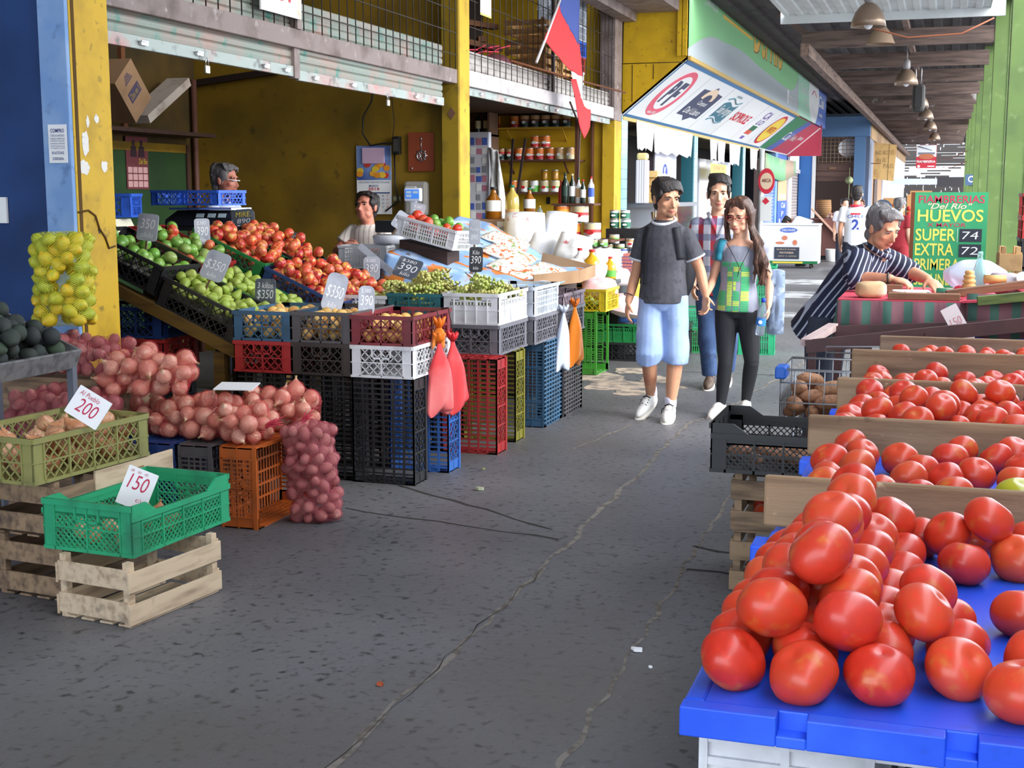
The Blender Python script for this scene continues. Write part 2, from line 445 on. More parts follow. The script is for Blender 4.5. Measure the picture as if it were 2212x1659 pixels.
# ---- beams, shutters and grilles
def slats(mb, x, y0, y1, z0, z1, pitch=.06, dep=.016, mi=0):
    k = int((z1-z0)/pitch); vs = []; prof = []
    for i in range(k):
        for t, d in ((0,0),(.15,.7),(.5,1),(.85,.7)): prof.append((x+d*dep, z0+(i+t)*pitch))
    prof.append((x, z0+k*pitch))
    for px_, pz in prof: vs += [(px_, y0, pz), (px_, y1, pz)]
    mb.add(vs, [(2*i, 2*i+1, 2*i+3, 2*i+2) for i in range(len(prof)-1)], mi)
def latch(mb, y, z, x=-4.425, mi=0): mb.b2((x,y-.035,z-.012),(x+.02,y+.035,z+.008),mi); mb.b2((x,y-.045,z+.006),(x+.032,y+.02,z+.012),mi)
def shutter(y0, y1, zb, zt, m, mb_, label, ys, x=-4.47):
    t = thing('roller_shutter', label, 'shutter', (x,(y0+y1)/2,zb))
    a = MB(); slats(a, 0, y0-(y0+y1)/2, (y1-y0)/2, .07, zt-zb); a.build('curtain', m, t)
    a = MB(); a.b2((.0,y0-(y0+y1)/2,0),(.03,(y1-y0)/2,.075)); a.build('bottom_bar', mb_, t, bevel=.004)
    for y in ys:
        a = MB(); latch(a, y-(y0+y1)/2, .035, .03); a.build('latch', CHROME, t)
    return t
BARM = mat('shutter_bar', (168,176,170), .5, .3, mix=[((190,140,134), 4, .5, .7), ((120,120,116), 12, .55, .7)])
shutter(6.38,8.64,2.44,3.0, SHUT, BARM, 'half rolled grey green shutter hanging left over the apple stall', (6.75,7.35,8.2,8.5))
shutter(8.7,11.6,2.42,3.0, SHUT, BARM, 'half rolled pinkish shutter hanging right beside the yellow pillar', (8.95,9.6,10.9,11.4))
shutter(12.2,15.0,2.56,3.05, SHUTL, BARM, 'pale shutter edge over the grocery shelves next to the bright yellow pillar', (12.6,13.4,14.2,14.8))
shutter(15.05,17.95,2.56,3.05, SHUTL, BARM, 'pale shutter edge over the grocery shelves below the flag', (15.3,16.0,16.9,17.5))
a = MB(); a.b2((-4.5,6.36,2.64),(-4.41,11.87,2.77)); struct(a.build('beam', GREYM, bevel=.006))
a = MB(); a.b2((-4.5,12.17,2.64),(-4.4,18.05,2.79)); struct(a.build('beam', GREYL, bevel=.006))
a = MB(); a.b2((-4.48,8.62,2.43),(-4.43,8.7,2.72)); a.b2((-4.46,8.62,2.77),(-4.40,8.69,4.4)); struct(a.build('trim_3', GREYM))
a = MB(); a.b2((-4.4,18.45,3.98),(-4.2,12.2,4.3)); a.b2((-4.2,12.2,4.1),(-3.6,18.5,4.35)); struct(a.build('trim_4', GREYM))
def grille(y0, y1, z0, z1, step, hs, label, posts=()):
    t = thing('window_grille', label, 'grille', (-4.42,(y0+y1)/2,z0)); ym = (y0+y1)/2
    a = MB(); k = int((y1-y0)/step)
    for i in range(k+1):
        y = y0+i*(y1-y0)/k-ym; a.tube([(0,y,0),(0,y,z1-z0)], .005, 5)
    for z in hs: a.tube([(.008,y0-ym,z-z0),(.008,y1-ym,z-z0)], .005, 5)
    a.build('bars', STEEL, t)
    for y in posts:
        a = MB(); a.b2((-.02,y-ym-.02,0),(.02,y-ym+.02,z1-z0)); a.build('post', GREYM, t)
grille(6.4,11.85,2.77,4.35,.145,(2.9,3.1,3.3,3.5,3.7,3.9,4.1), 'rusty steel grille above the half rolled shutters of the fruit stall')
grille(12.2,17.95,2.79,4.35,.19,(2.95,3.2,3.45,3.7,3.95,4.2), 'rusty steel grille with crates stored behind it above the grocery shelves', (15.1,))
wallbox('ceiling_store', (-7.3,12.15,2.72), (-4.55,18.1,2.78), DARKW)   # loft floor of the second bay

# number plate 557
t = thing('number_plate', 'white plate with red number 557 hanging on the grille', 'sign', (-4.385,8.37,2.83))
a = MB(); Fn = frame((0,-.32,0),(0,1,0),(0,0,1)); a.rect(0,0,.58,.3,Fn,.012); a.build('plate', mat('stained_white', (240,238,236), .6, mix=[((190,160,80), 7, .6, .75)]), t)
a = MB(); a.text('557', Fn, .1,.09,.4,.15, off=.015, th=.0135); a.build('lettering', flat('red_ink',(196,70,76)), t)
t = thing('paper_sign', 'white sheet with a yellow edge on the upper grille beside the pillar', 'sign', (-4.385,12.65,3.36))
a = MB(); a.rect(-.2,0,.12,.4, frame((0,0,0),(0,1,0),(0,0,1)), .004); a.build('sheet', PAPER, t)
a = MB(); a.rect(-.2,-.02,.12,.0, frame((0,0,0),(0,1,0),(0,0,1)), .005); a.build('edge', flat('lemon_edge',(226,230,120)), t)
# padlocks
def padlock(y, z, label, x=-4.42):
    t = thing('padlock', label, 'padlock', (x,y,z))
    a = MB(); a.tube([(0,-.014,0),(0,-.014,.03),(0,0,.045),(0,.014,.03),(0,.014,0)], .004, 6); a.build('shackle', CHROME, t)
    a = MB(); a.box((0,0,-.025),(.018,.05,.05)); a.build('body', mat('brass',(190,180,160),.35,.8), t, bevel=.004)
padlock(7.42,2.41,'brass padlock hanging from the left shutter bar'); padlock(10.25,2.385,'padlock hanging from the pinkish shutter bar')

# ---- right side green columns, open side, ground beyond
GRN = mat('green_paint', (96,118,60), .6, mix=[((80,100,54), 2.5, .45, .75), ((120,142,84), 7, .6, .8)])
for i, y in enumerate((9.2,15.3,21.4,27.5,33.6,39.7,45.8,51.9)):
    a = MB(); a.b2((.6,y,0),(.78,y+.02,4.5)); a.b2((.66,y+.02,0),(.72,y+.3,4.5)); a.b2((.6,y+.3,0),(.78,y+.32,4.5))
    a.b2((.58,y-.01,0),(.6,y+.33,4.5)); a.b2((.78,y-.01,0),(.8,y+.33,4.5))
    struct(a.build('pillar', GRN))
wallbox('ground_right', (40,-9,-.25), (90,140,-.05), flat('pale_ground',(190,188,184),.9))
# ---- roof, soffit, rafters
def corr(mb, x0, x1, y0, y1, z, pitch=.3, dep=.05, mi=0):
    k = int((x1-x0)/pitch); vs = []; xs = []
    for i in range(k):
        for t, d in ((0,0),(.3,0),(.4,1),(.8,1),(.9,0)): xs.append((x0+(i+t)*pitch, z+d*dep))
    for x, zz in xs: vs += [(x,y0,zz),(x,y1,zz)]
    mb.add(vs, [(2*i, 2*i+2, 2*i+3, 2*i+1) for i in range(len(xs)-1)], mi)
a = MB(); corr(a, -4.5, 1.0, 18.7, 80, 4.42); struct(a.build('roof', ROOFD))
a = MB(); a.b2((-8.6,-6,4.6),(-4.2,80,4.7)); struct(a.build('roof_left', ROOFD))
SOF = mat('pale_roof_panel', (214,218,218), .5, mix=[((190,192,192), 2, .45, .7)])
a = MB(); corr(a, -2.2, .62, 12.5, 18.7, 4.0, .19, .02); a.b2((-2.25,18.66,3.9),(.62,18.72,4.1)); struct(a.build('ceiling_panel', [SOF]))
a = MB(); corr(a, -2.2, .62, -6, 12.5, 4.0, .19, .02); struct(a.build('ceiling', [SOF]))
a = MB(); a.b2((-4.2,-6,4.36),(-2.2,18.5,4.42)); struct(a.build('ceiling_eave', [GREYL]))
for i in range(13):
    y = 21.4+3.55*i; a = MB(); a.b2((-2.25,y,3.85),(.6,y+.12,4.1)); struct(a.build('beam', WOODB))
    a = MB(); a.bar((-2.05,y+.05,3.95),(-2.6,y+.05,4.42),.08,.1); struct(a.build('brace', WOODB))
a = MB(); a.b2((-2.18,20.6,3.66),(-2.05,78,3.84)); a.b2((-.72,18.7,4.06),(-.64,78,4.16)); struct(a.build('beam_long', mat('brown_purlin',(128,104,92),.8,mix=[((84,66,60),4,.45,.7,(6,.5,6))])))
# wires of the roof
a = MB(); a.tube([(-1.3,18.9,3.9),(-.6,19.2,3.72),(.1,19.2,3.75),(.5,19.3,3.95)], .012, 5); tag(a.build('cable', flat('orange_cable',(150,84,56))), 'orange cable sagging under the dark roof behind the pale panel', 'cable')
def lamp(x, y, z, label, sc=1):
    t = thing('pendant_lamp', label, 'lamp', (x,y,z), 0, 'bell lamps along the aisle roof')
    a = MB(); prof = [(.0,.27),(.06,.268),(.1,.24),(.155,.17),(.19,.08),(.205,0),(.195,0),(.18,.08),(.145,.165),(.09,.23),(.0,.25)]
    a.lathe(prof, 28, caps=False); a.build('shade', mat('ribbed_lamp_shade',(150,128,110),.35,.5,bump=(60,.3)), t)
    a = MB(); a.lathe([(.045,.27),(.06,.3),(.06,.4),(.03,.44)], 14); a.tube([(0,0,.44),(0,0,4.5-z)], .012, 6); a.build('housing', flat('grey_cast',(150,146,146),.4), t)
    a = MB(); a.ball((0,0,.06),(.06,.06,.09)); a.build('bulb', flat('frosted_bulb',(238,238,244),.3), t)
    t.scale = (sc, sc, 1)
for (x,y,z,l) in ((-.96,16.4,3.55,'nearest bell lamp hanging below the pale roof panel'),(-.76,24.6,3.5,'second bell lamp down the aisle under dark rafters'),(-.66,31,3.5,'third bell lamp down the aisle under dark rafters'),(-.6,36,3.5,'fourth bell lamp down the aisle under dark rafters'),(-.56,42,3.5,'fifth bell lamp down the aisle under dark rafters'),(-.5,50,3.5,'farthest bell lamp above the red hanging sign')): lamp(x,y,z,l)
t = thing('pendant_lamp', 'small brown lamp just behind the nearest bell lamp', 'lamp', (-1.0,20.2,3.75)); a = MB(); a.lathe([(.06,.25),(.14,.15),(.2,0)], 20, caps=False); a.tube([(0,0,.2),(0,0,.7)],.012,6); a.build('shade', flat('brown_shade',(140,116,96)), t)
# speaker box with hooks hanging from a rafter
t = thing('hanging_speaker', 'dark oblong loudspeaker hanging from a rafter in the aisle', 'speaker', (-.55,25.01,3.1))
a = MB(); a.box((0,0,.2),(.22,.16,.5)); a.build('body', flat('sooty_box',(52,48,46)), t, bevel=.07)
a = MB(); a.tube([(-.04,0,.4),(-.08,0,.9)],.008,5); a.tube([(.04,0,.4),(.03,0,.9)],.008,5); a.build('hanger', CHROME, t)
a = MB(); a.rect(-.06,-.0,.06,.36, frame((0,-.085,.03),(1,0,0),(0,0,1)), .01); a.build('grille', flat('speaker_cloth',(34,32,32)), t)
# far end wall: boards with gaps of daylight
a = MB(); R2 = random.Random(3)
for r in range(30):
    z = .2+r*.16; x = -5.5
    while x < 6:
        w = R2.uniform(.3,1.6); gap = R2.uniform(.02,.18)*(R2.random() < .45) if r > 18 else R2.uniform(.3,1.1) if r > 14 else .02
        if not (14 < r < 19 and R2.random() < .4): a.b2((x,84,z),(x+w,84.1,z+(.161 if r > 18 and R2.random() < .6 else .15 if r > 18 else .1 if r > 14 else .165)))
        x += w+gap
struct(a.build('wall_far', flat('dark_far_boards',(54,48,46),.9)))
a = MB(); a.b2((-2.4,60,2.0),(-.4,60.2,2.25)); a.b2((-.4,58,1.9),(1.4,58.1,2.3),1); struct(a.build('trim_5', [flat('pale_far_girder',(190,200,214)), flat('dark_far_canopy',(50,46,48))]))
# unseen wall added on the near right to keep side light off the floor
wallbox('wall_light_block', (2.2,-9,0), (2.4,6.5,4.6), GREYM)
# ================================================================ SIGNS AND SHOPS FARTHER DOWN THE LEFT SIDE
SG = flat('sign_green', (150,214,150), .4); GOLD = flat('sign_gold', (246,196,84), .45); GOLDD = flat('sign_gold_edge', (150,96,40), .5)
SGREY = mat('sign_grey', (188,196,200), .4); TEAL = flat('logo_teal', (58,118,138), .45); NAVY = flat('logo_navy', (58,66,98), .45)
RED = flat('logo_red', (216,50,70), .45); PINK = flat('logo_pink_red', (230,92,116), .45); YELW = flat('logo_yellow', (246,216,80), .45)
SBLUE = flat('sign_blue', (92,120,200), .4); CREAM = flat('logo_cream', (236,208,178), .5); DTEAL = flat('sign_teal_green', (84,168,130), .4)
# end wall of the sign box, yellow boards
a = MB(); FE = frame((-4.4,18.5,0),(1,0,0),(0,0,1))
a.poly([(0,2.72),(.92,3.46),(.92,5.9),(0,5.9)], FE, -.04)
for pts in ([(.0,3.42),(.88,3.42)],[(.0,3.44),(.02,5.9)],[(.14,2.9),(.14,3.4)],[(.44,3.2),(.44,3.4)]):
    a.tube([FE @ V((x,y,.001)) for x,y in pts], .006, 4, mi=1)
a.b2((-3.62,18.44,3.5),(-3.56,18.5,5.9)); a.b2((-3.55,18.44,3.5),(-3.49,18.5,5.9))
struct(a.build('wall_sign_end', [mat('yellow_boards', (206,164,10), .6, mix=[((176,138,10), 2.5, .45, .7), ((120,94,20), 22, .64, .72)]), flat('board_gap', (70,52,10))]))
FS = frame((-3.48,18.5,0),(0,1,0),(0,0,1))
t = thing('shop_sign', 'big green sign with gold lettering and a grey wave above the delicatessen', 'sign', (-3.48,18.5,3.47))
FL = frame((0,0,-3.47),(0,1,0),(0,0,1))
a = MB(); a.rect(0,3.5,14.25,5.9,FL,-.06); a.build('panel', SG, t)
w = [(0,3.5),(0,3.62)]
for k in range(41):
    u = 14.25*k/40
    z = 3.6+.4*sin(min(1,u/2.6)*pi/2) if u < 2.6 else (4.0-.0 if u < 3 else 4.0+.06*sin((u-3)/4*pi) if u < 7 else 4.0-.06*(u-7)/4 if u < 11.5 else 3.94+.0)
    w.append((u, z if u < 12.4 else 3.94+.4*((u-12.4)/1.85)**2))
w.append((14.25,3.5)); a = MB(); a.poly(w, FL, .002); a.build('wave', SGREY, t)
a = MB(); a.text('Rotisería', FL, 2.95,4.5,3.3,.5, .15, .012, .005); a.rect(2.95,4.37,6.25,4.42,FL,.004); a.text('Del', FL, 6.45,4.2,1.95,1.0,.12,.01,.005); a.text('Río', FL, 8.8,4.22,2.1,.98,.12,.01,.005); a.build('lettering', GOLD, t)
a = MB(); a.text('Rotisería', FL, 2.99,4.48,3.3,.5, .15, .02, .004); a.text('Del', FL, 6.5,4.18,1.95,1.0,.12,.018,.004); a.text('Río', FL, 8.86,4.2,2.1,.98,.12,.018,.004); a.build('lettering_shadow', GOLDD, t)
for s_, x_, z_, w_, h_ in (('CECINAS - QUESOS I POLLOS I LACTEOS I HUEVOS',3.0,3.63,7.9,.2),('¡TAN RICO!',1.27,4.33,1.15,.17),('¡TAN RICO!',12.4,4.42,1.3,.11),('725 53 33',12.45,3.66,1.5,.16)):
    a = MB(); a.text(s_, FL, x_, z_, w_, h_, .05, .012, .005); a.build('lettering', WHITE, t)
a = MB(); a.rect(11.98,3.62,12.3,3.92,FL,.005); a.build('telephone_mark', WHITE, t)
a = MB(); a.poly([(11.4,4.66),(12.6,4.58),(13.7,4.68),(13.75,5.05),(12.6,4.98),(11.45,5.08)], FL, .004)
a.text('San Jorge', FL, 11.5,4.7,2.1,.27,.2,.015,.006, 1)
for zz in (5.1,4.62): a.tube([FL @ V((11.4+2.3*k/10, zz+.05*sin(k/10*2*pi), .006)) for k in range(11)], .022, 5, mi=1)
a.build('emblem', [DTEAL, WHITE], t)
t = thing('shop_sign', 'white and blue sign with a pale oval next to the green sign', 'sign', (-3.48,32.75,3.47))
FL2 = frame((0,0,-3.47),(0,1,0),(0,0,1))
a = MB(); a.poly([(0,3.5),(4.6,3.5),(4.6,4.82),(1.4,4.82),(0,4.88)], FL2, -.06); a.poly([(4.6,3.5),(7.75,3.5),(7.75,4.8),(4.6,4.82)], FL2, -.06, 1); a.b2((-.3,7.7,.03),(0,7.75,1.33),2); a.build('panel', [flat('sign_mint',(176,226,196),.4), SBLUE, WHITE], t)
a = MB(); a.disc((3.95,4.15), 1.4, .66, FL2, .003); a.build('oval', WHITE, t)
a = MB(); a.text('Tocc-Cin', FL2, .5,4.08,1.9,.2,.1,.02,.005); a.text('pan y', FL2, 1.7,3.9,.8,.08,0,.02,.005); a.text('tortas', FL2, 1.7,3.8,.8,.08,0,.02,.005); a.text('Cial', FL2, 5.3,4.0,1.7,.32,.2,.02,.005); a.text('más', FL2, 5.5,3.75,1.0,.1,0,.02,.005); a.build('lettering', WHITE, t)
a = MB(); a.tube([FL2 @ V((3.4+1.1*k/8,4.2+.12*sin(k/8*pi),.005)) for k in range(9)], .014, 5); a.build('smile', PINK, t)
# tilted panels of logos below
def tiltM(u0): return frame((-4.4,18.5+u0,2.7),(0,1,0),(.92,0,.75))
t = thing('awning_panel', 'tilted white awning panel with six logos above the delicatessen front', 'sign', (-4.4,18.5,2.7))
FT = frame((0,0,0),(0,1,0),(.92,0,.75))
a = MB(); a.rect(0,0,14.25,1.187,FT,-.04); a.build('panel', WHITE, t)
a = MB()
for u0,v0,u1,v1 in ((0,0,14.25,.06),(0,1.12,14.25,1.187),(0,0,.07,1.187),(14.18,0,14.25,1.187)): a.rect(u0,v0,u1,v1,FT,.003)
a.build('border', flat('border_blue',(64,120,170),.5), t)
a = MB(); a.b2((-.04,0,-.05),(.02,14.25,.0)); a.b2((.9,0,.745),(.96,14.25,.8)); a.build('edge_strip', flat('golden_strip',(196,160,80),.5), t)
for k in range(1,6): a = MB(); a.rect(2.37*k-.008,.06,2.37*k+.008,1.12,FT,.002); a.build('joint', flat('panel_joint',(170,170,176)), t)
a = MB(); a.disc((1.2,.6),.72,.47,FT,.003); a.disc((1.2,.62),.52,.35,FT,.005,mi=1); a.text('P', FT, .85,.4,.3,.46,.0,.05,.007,2); a.text('F', FT, 1.22,.36,.34,.5,.0,.05,.007,2); a.text('desde 1907', FT, .95,.17,.5,.06,0,.02,.006,1); a.build('logo', [PINK, WHITE, NAVY], t)
a = MB(); a.poly([(2.75,.3),(3.3,.3),(3.62,.2),(3.95,.3),(4.5,.3),(4.5,.88),(3.9,.9),(3.62,1.0),(3.3,.9),(2.75,.88)], FT, .003)
ar = [(3.62+.5*cos(q),.72+.24*sin(q)) for q in [i*pi/10 for i in range(11)]] + [(3.62+.3*cos(q),.7+.13*sin(q)) for q in [pi-i*pi/10 for i in range(11)]]
a.poly(ar, FT, .006, 1); a.text('Campos', FT, 3.3,.55,.75,.13,.2,.01,.007,2); a.text('Del Llano', FT, 2.95,.36,1.3,.14,.2,.01,.007,2); a.build('logo', [NAVY, CREAM, WHITE], t)
a = MB(); sj = [(5.2+1.4*k/12,.78+.05*sin(k/12*2*pi)+.06*k/12) for k in range(13)] + [(6.6-1.4*k/12,.42+.05*sin(-k/12*2*pi)) for k in range(13)]
a.poly(sj, FT, .003); a.text('San Jorge', FT, 5.3,.5,1.2,.26,.25,.012,.006,1)
for dv in (.88,.36): a.tube([FT @ V((5.2+1.4*k/12,dv+.05*sin(k/12*2*pi)+.04*k/12,.003)) for k in range(13)], .014, 5)
a.text('cecinas', FT, 5.6,.98,.55,.07,.2,0,.004); a.build('logo', [TEAL, WHITE], t)
a = MB(); a.text('SOPROLE', FT, 7.1,.5,2.0,.24,.1,.03,.004); a.build('logo', RED, t)
a = MB(); a.text('CA', FT, 10.2,.78,.8,.22,.2,.02,.004,0); a.text('LO', FT, 10.2,.6,.8,.15,.2,.02,.004,0); a.rect(10.2,.42,10.9,.56,FT,.004,1); a.rect(10.15,.3,10.85,.42,FT,.004,2); a.rect(10.3,.15,10.7,.24,FT,.004,0); a.build('logo', [flat('logo_purple',(120,100,168)), flat('logo_green',(50,110,80)), flat('logo_orange_red',(208,90,70))], t)
a = MB(); a.disc((12.95,.6),.86,.47,FT,.003); a.disc((12.9,.58),.86,.45,FT,.0025,mi=3); a.disc((12.95,.6),.76,.4,FT,.005,mi=1); a.text('WINTER', FT, 12.45,.5,1.0,.2,.15,.03,.007,2); a.build('logo', [RED, YELW, flat('logo_brick',(206,80,40)), NAVY], t)
t = thing('awning_panel', 'tilted red and blue awning panel below the white and blue sign', 'sign', (-4.4,32.75,2.7))
a = MB(); a.rect(0,0,6.2,1.187,FT,-.04); a.b2((0,6.2,-.02),(.95,6.26,.85)); a.build('panel', [flat('sign_red',(196,70,92),.45)], t)
a = MB(); a.poly([(0,0),(1.0,0),(2.6,1.187),(0,1.187)], FT, .003); a.poly([(1.0,0),(2.2,0),(3.6,1.187),(2.6,1.187)], FT, .003, 1); a.rect(5.9,0,6.25,1.187,FT,.004,2); a.rect(0,-.0,6.2,.04,FT,.004,2); a.build('band', [flat('sign_dark_green',(60,130,90)), flat('sign_deep_blue',(86,100,170)), WHITE], t)
a = MB(); a.text('Cial', FT, 1.6,.45,1.1,.3,.2,.01,.006); a.text('Pollo', FT, 3.0,.5,.9,.2,.2,.01,.006); a.text('Jamón', FT, 4.2,.55,1.1,.2,.2,.01,.006); a.build('lettering', WHITE, t)
# blue tiled pilaster
TILE = mat('blue_tile', (158,200,214), .35, mix=[((128,178,198), 3, .45, .7)], two=(2,.14,.06,(96,124,138)))
a = MB(); a.b2((-4.52,18.45,0),(-4.39,18.82,2.7)); struct(a.build('pillar_tiled', TILE))
for y, m in ((24.1,flat('teal_paint',(40,104,116),.5)),(30.2,MATS['teal_paint']),(36.3,BLU),(42.4,BLU)):
    a = MB(); a.b2((-4.62,y,0),(-4.4,y+.05,2.7)); a.b2((-4.6,y+.05,0),(-4.39,y+.4,2.7),1); struct(a.build('pillar', [m, TILE if y < 32 else m]))
wallbox('wall_shop_shade', (-5.9,18.3,0), (-5.8,42.4,2.9), flat('shop_dark',(34,28,28),.8))  # added dark sheet that stands for the shade inside the shops
wallbox('ceiling_shop', (-5.9,18.3,2.72), (-4.45,42.4,2.8), flat('shop_ceiling',(120,112,90),.8))
# white sheets hanging under the awning
def sheet(y0, y1, z0, z1, label, x=-4.37, m=PAPER, sag=.03):
    a = MB(); vs = []; n = 12
    for i in range(n+1):
        y = (y1-y0)*i/n
        vs += [(.012*sin(i*1.7), y, z1-z0), (.02*sin(i*1.3+1), y, -sag*sin(i*2.1))]
    a.add(vs, [(2*i, 2*i+1, 2*i+3, 2*i+2) for i in range(n)], 0, True)
    o = a.build('hanging_sheet', m, loc=(x,y0,z0)); so_ = o.modifiers.new('th','SOLIDIFY'); so_.thickness = .003
    return tag(o, label, 'banner')
sheet(19.3,20.5,2.28,2.68,'short white sheet hanging leftmost under the logo awning'); sheet(20.52,23.8,2.26,2.67,'long white sheet hanging under the logo awning')
for i,(y0,y1,z0) in enumerate(((25.7,26.5,2.28),(26.6,27.5,2.24),(28.1,29.6,2.24),(31.2,32.4,2.2))):
    sheet(y0,y1,z0,2.66,('white strip hanging just right of the first teal pillar','white strip hanging second from the first teal pillar','white strip hanging left of the second teal pillar','white strip hanging right of the second teal pillar')[i])
t = thing('cold_room_door', 'tall white door with a round blue sticker inside the delicatessen', 'door', (-4.6,21.65,0))
a = MB(); a.b2((-.08,0,0),(0,1.9,2.5)); a.build('leaf', mat('white_enamel',(226,224,236),.4), t)
a = MB(); Fd = frame((.001,0,0),(0,1,0),(0,0,1)); a.disc((.9,1.98),.2,.14,Fd,.003); a.text('K', Fd, .8,1.89,.2,.18,0,.02,.005,1); a.build('sticker', [flat('sticker_blue',(50,70,160)), WHITE], t)
a = MB(); a.b2((-.1,-.12,0),(.02,-.02,2.5)); a.build('jamb', flat('dark_jamb',(70,60,66)), t)
t = thing('white_door', 'pale door panel behind the yellow paper', 'door', (-4.62,26.0,0)); a = MB(); a.b2((-.06,0,0),(0,3.9,2.3)); a.build('leaf', MATS['white_enamel'], t)
t = thing('paper_sign', 'yellow offer paper under the white strips in the doorway', 'sign', (-4.37,25.8,1.9)); a = MB(); Fp = frame((0,0,0),(0,1,0),(0,0,1)); a.rect(0,0,1.9,.3,Fp,.004); a.build('sheet', flat('yellow_paper',(244,232,110),.8), t)
a = MB(); a.text('OFERTA', Fp, .3,.17,1.3,.09,0,.02,.006); a.text('JAMON', Fp, .3,.04,1.3,.09,0,.02,.006,1); a.build('lettering', [RED, flat('ink_black',(40,36,36))], t)
# deli counter left of the walking man
t = thing('deli_case', 'grey delicatessen counter with a sausage window below its top', 'counter', (-4.2,18.95,0))
a = MB(); a.b2((-.35,0,0),(.2,3.2,1.02)); a.b2((-.35,0,1.42),(.25,3.2,1.48)); a.b2((-.35,0,1.0),(-.33,3.2,1.44)); a.build('body', flat('counter_grey',(112,112,120),.4), t)
a = MB(); a.b2((.19,0,1.02),(.2,3.2,1.42)); a.build('window', mat('glass',(235,240,240),.05,trans=1,ior=1.1), t)
for k in range(9):
    o = MB(); o.tube([(-4.08,19.1+k*.2,1.1),(-4.06,19.2+k*.2,1.2),(-4.1,19.28+k*.2,1.34)], .035, 8); tag(o.build('sausage', mat('pale_sausage',(206,186,150),.5,var=[(186,150,112)])), 'pale sausage lying in the window of the grey delicatessen counter', 'sausage', 'sausages in the counter window')
CHS = mat('cheese', (238,196,110), .5, var=[(244,214,150),(226,174,96)])
for (y,z,s,l) in ((19.45,1.48,.13,'bottom'),(19.5,1.61,.12,'second'),(19.42,1.73,.12,'third'),(19.36,1.85,.1,'topmost')):
    a = MB(); a.b2((-.13,-.16,0),(.13,.16,s-.002)); tag(a.build('cheese_block', CHS, loc=(-4.15,y,z), bevel=.012), l+' yellow cheese block of the stack on the grey counter', 'cheese')
for (y,l) in ((19.75,'lower'),(19.78,'upper')):
    a = MB(); a.b2((-.12,-.12,0),(.12,.12,.118)); tag(a.build('cheese_block', CHS, loc=(-4.1,y,1.48+(.12 if l == 'upper' else 0)), bevel=.012), l+' orange cheese piece right of the cheese stack on the counter', 'cheese')
t = thing('counter_scale', 'scale with a grey display on a pole on the delicatessen counter', 'scale', (-4.15,20.15,1.48))
a = MB(); a.b2((-.14,-.2,0),(.14,.2,.08)); a.build('base', flat('scale_grey',(150,152,156)), t, bevel=.01); a = MB(); a.tube([(0,0,.08),(0,.02,.28)], .018, 8); a.build('pole', CHROME, t)
a = MB(); a.box((0,.0,.36),(.08,.42,.17)); a.build('display', flat('scale_beige',(196,192,172)), t, bevel=.03); a = MB(); a.box((.035,-.02,.36),(.02,.3,.09)); a.box((0,-.02,.36),(.1,.3,.09)); a.build('screen', flat('screen_dark',(60,70,72),.3), t)
t = thing('bag_stack', 'tall stack of folded striped bags beside the blue tiles', 'bags', (-4.2,18.98,1.49)); a = MB(); a.box((0,0,.3),(.16,.2,.62)); a.build('bags', mat('striped_bag',(236,232,238),.7,two=(0,.035,.35,(190,170,186))), t, bevel=.012); a = MB(); a.box((0,0,.66),(.15,.18,.1)); a.build('top', flat('paper_cream',(240,216,150)), t, bevel=.03)
t = thing('crisp_bag', 'hanging clear rack with an orange snack bag left in the dark shop front', 'bag', (-4.9,20.2,1.8)); a = MB(); a.box((0,0,.12),(.05,.55,.3)); a.build('bag', flat('snack_orange',(196,104,60),.4), t, bevel=.02); a = MB(); a.box((0,.1,.55),(.04,.6,.5)); a.b2((-.01,-.3,.8),(.01,.6,.83)); a.tube([(0,.2,.83),(0,.2,1.0)],.02,6); a.build('rack', mat('clear_film',(186,190,176),.3,alpha=.6), t)
# beyond the delicatessen
t = thing('sign_pole', 'white post at the far corner of the logo awning', 'post', (-4.35,33.1,0)); a = MB(); a.tube([(0,0,0),(0,0,2.7)], .07, 10); a.build('post', WHITE, t)
t = thing('oval_sign', 'red oval sign with a cream centre hanging on the white post', 'sign', (-4.2,32.95,1.62)); Fo = frame((0,0,0),(1,0,0),(0,0,1)); a = MB(); a.tube([(0,.01,.55),(-.15,.15,.55)],.012,6); a.build('bracket', STEEL, t); a = MB(); a.disc((0,.3),.2,.31,Fo,.03); a.build('board', RED, t); a = MB(); a.disc((0,.3),.15,.2,Fo,.034); a.build('centre', CREAM, t); a = MB(); a.text('ARCA', Fo, -.11,.27,.22,.09,0,.02,.037); a.build('lettering', flat('sign_maroon',(110,30,40)), t)
t = thing('small_sign', 'small white card with a red diamond below the oval sign', 'sign', (-4.2,32.9,.95)); a = MB(); a.rect(-.12,0,.14,.6,Fo,.01); a.build('card', WHITE, t); a = MB(); a.tube([(0,.01,.5),(-.15,.2,.5)],.012,6); a.build('bracket', STEEL, t); a = MB(); a.poly([(0,.4),(.09,.48),(0,.58),(-.09,.48)],Fo,.013); a.build('diamond', RED, t)
a = MB(); vs = []
for i in range(13):
    u = i/12; vs += [(0,7.0*u,.62-.16*sin(u*pi)*.3-.05*u),(0,7.0*u,.18-.22*sin(u*pi))]
a.add(vs, [(2*i,2*i+1,2*i+3,2*i+2) for i in range(12)], 0, True); o = a.build('hanging_banner', mat('washed_banner',(186,160,140),.7,mix=[((140,200,150),.22,.42,.5),((214,200,196),.6,.55,.7)]), loc=(-4.3,33.4,2.0)); o.modifiers.new('th','SOLIDIFY').thickness = .01
tag(o, 'washed green and orange banner sagging below the red awning panel', 'banner')
BSH = mat('blue_shutter', (128,148,208), .5, two=(2,.09,.18,(96,112,170)))
a = MB(); slats(a, -4.45, 33.6, 36.9, 0, 2.6, .09, .02); struct(a.build('door_1', BSH))
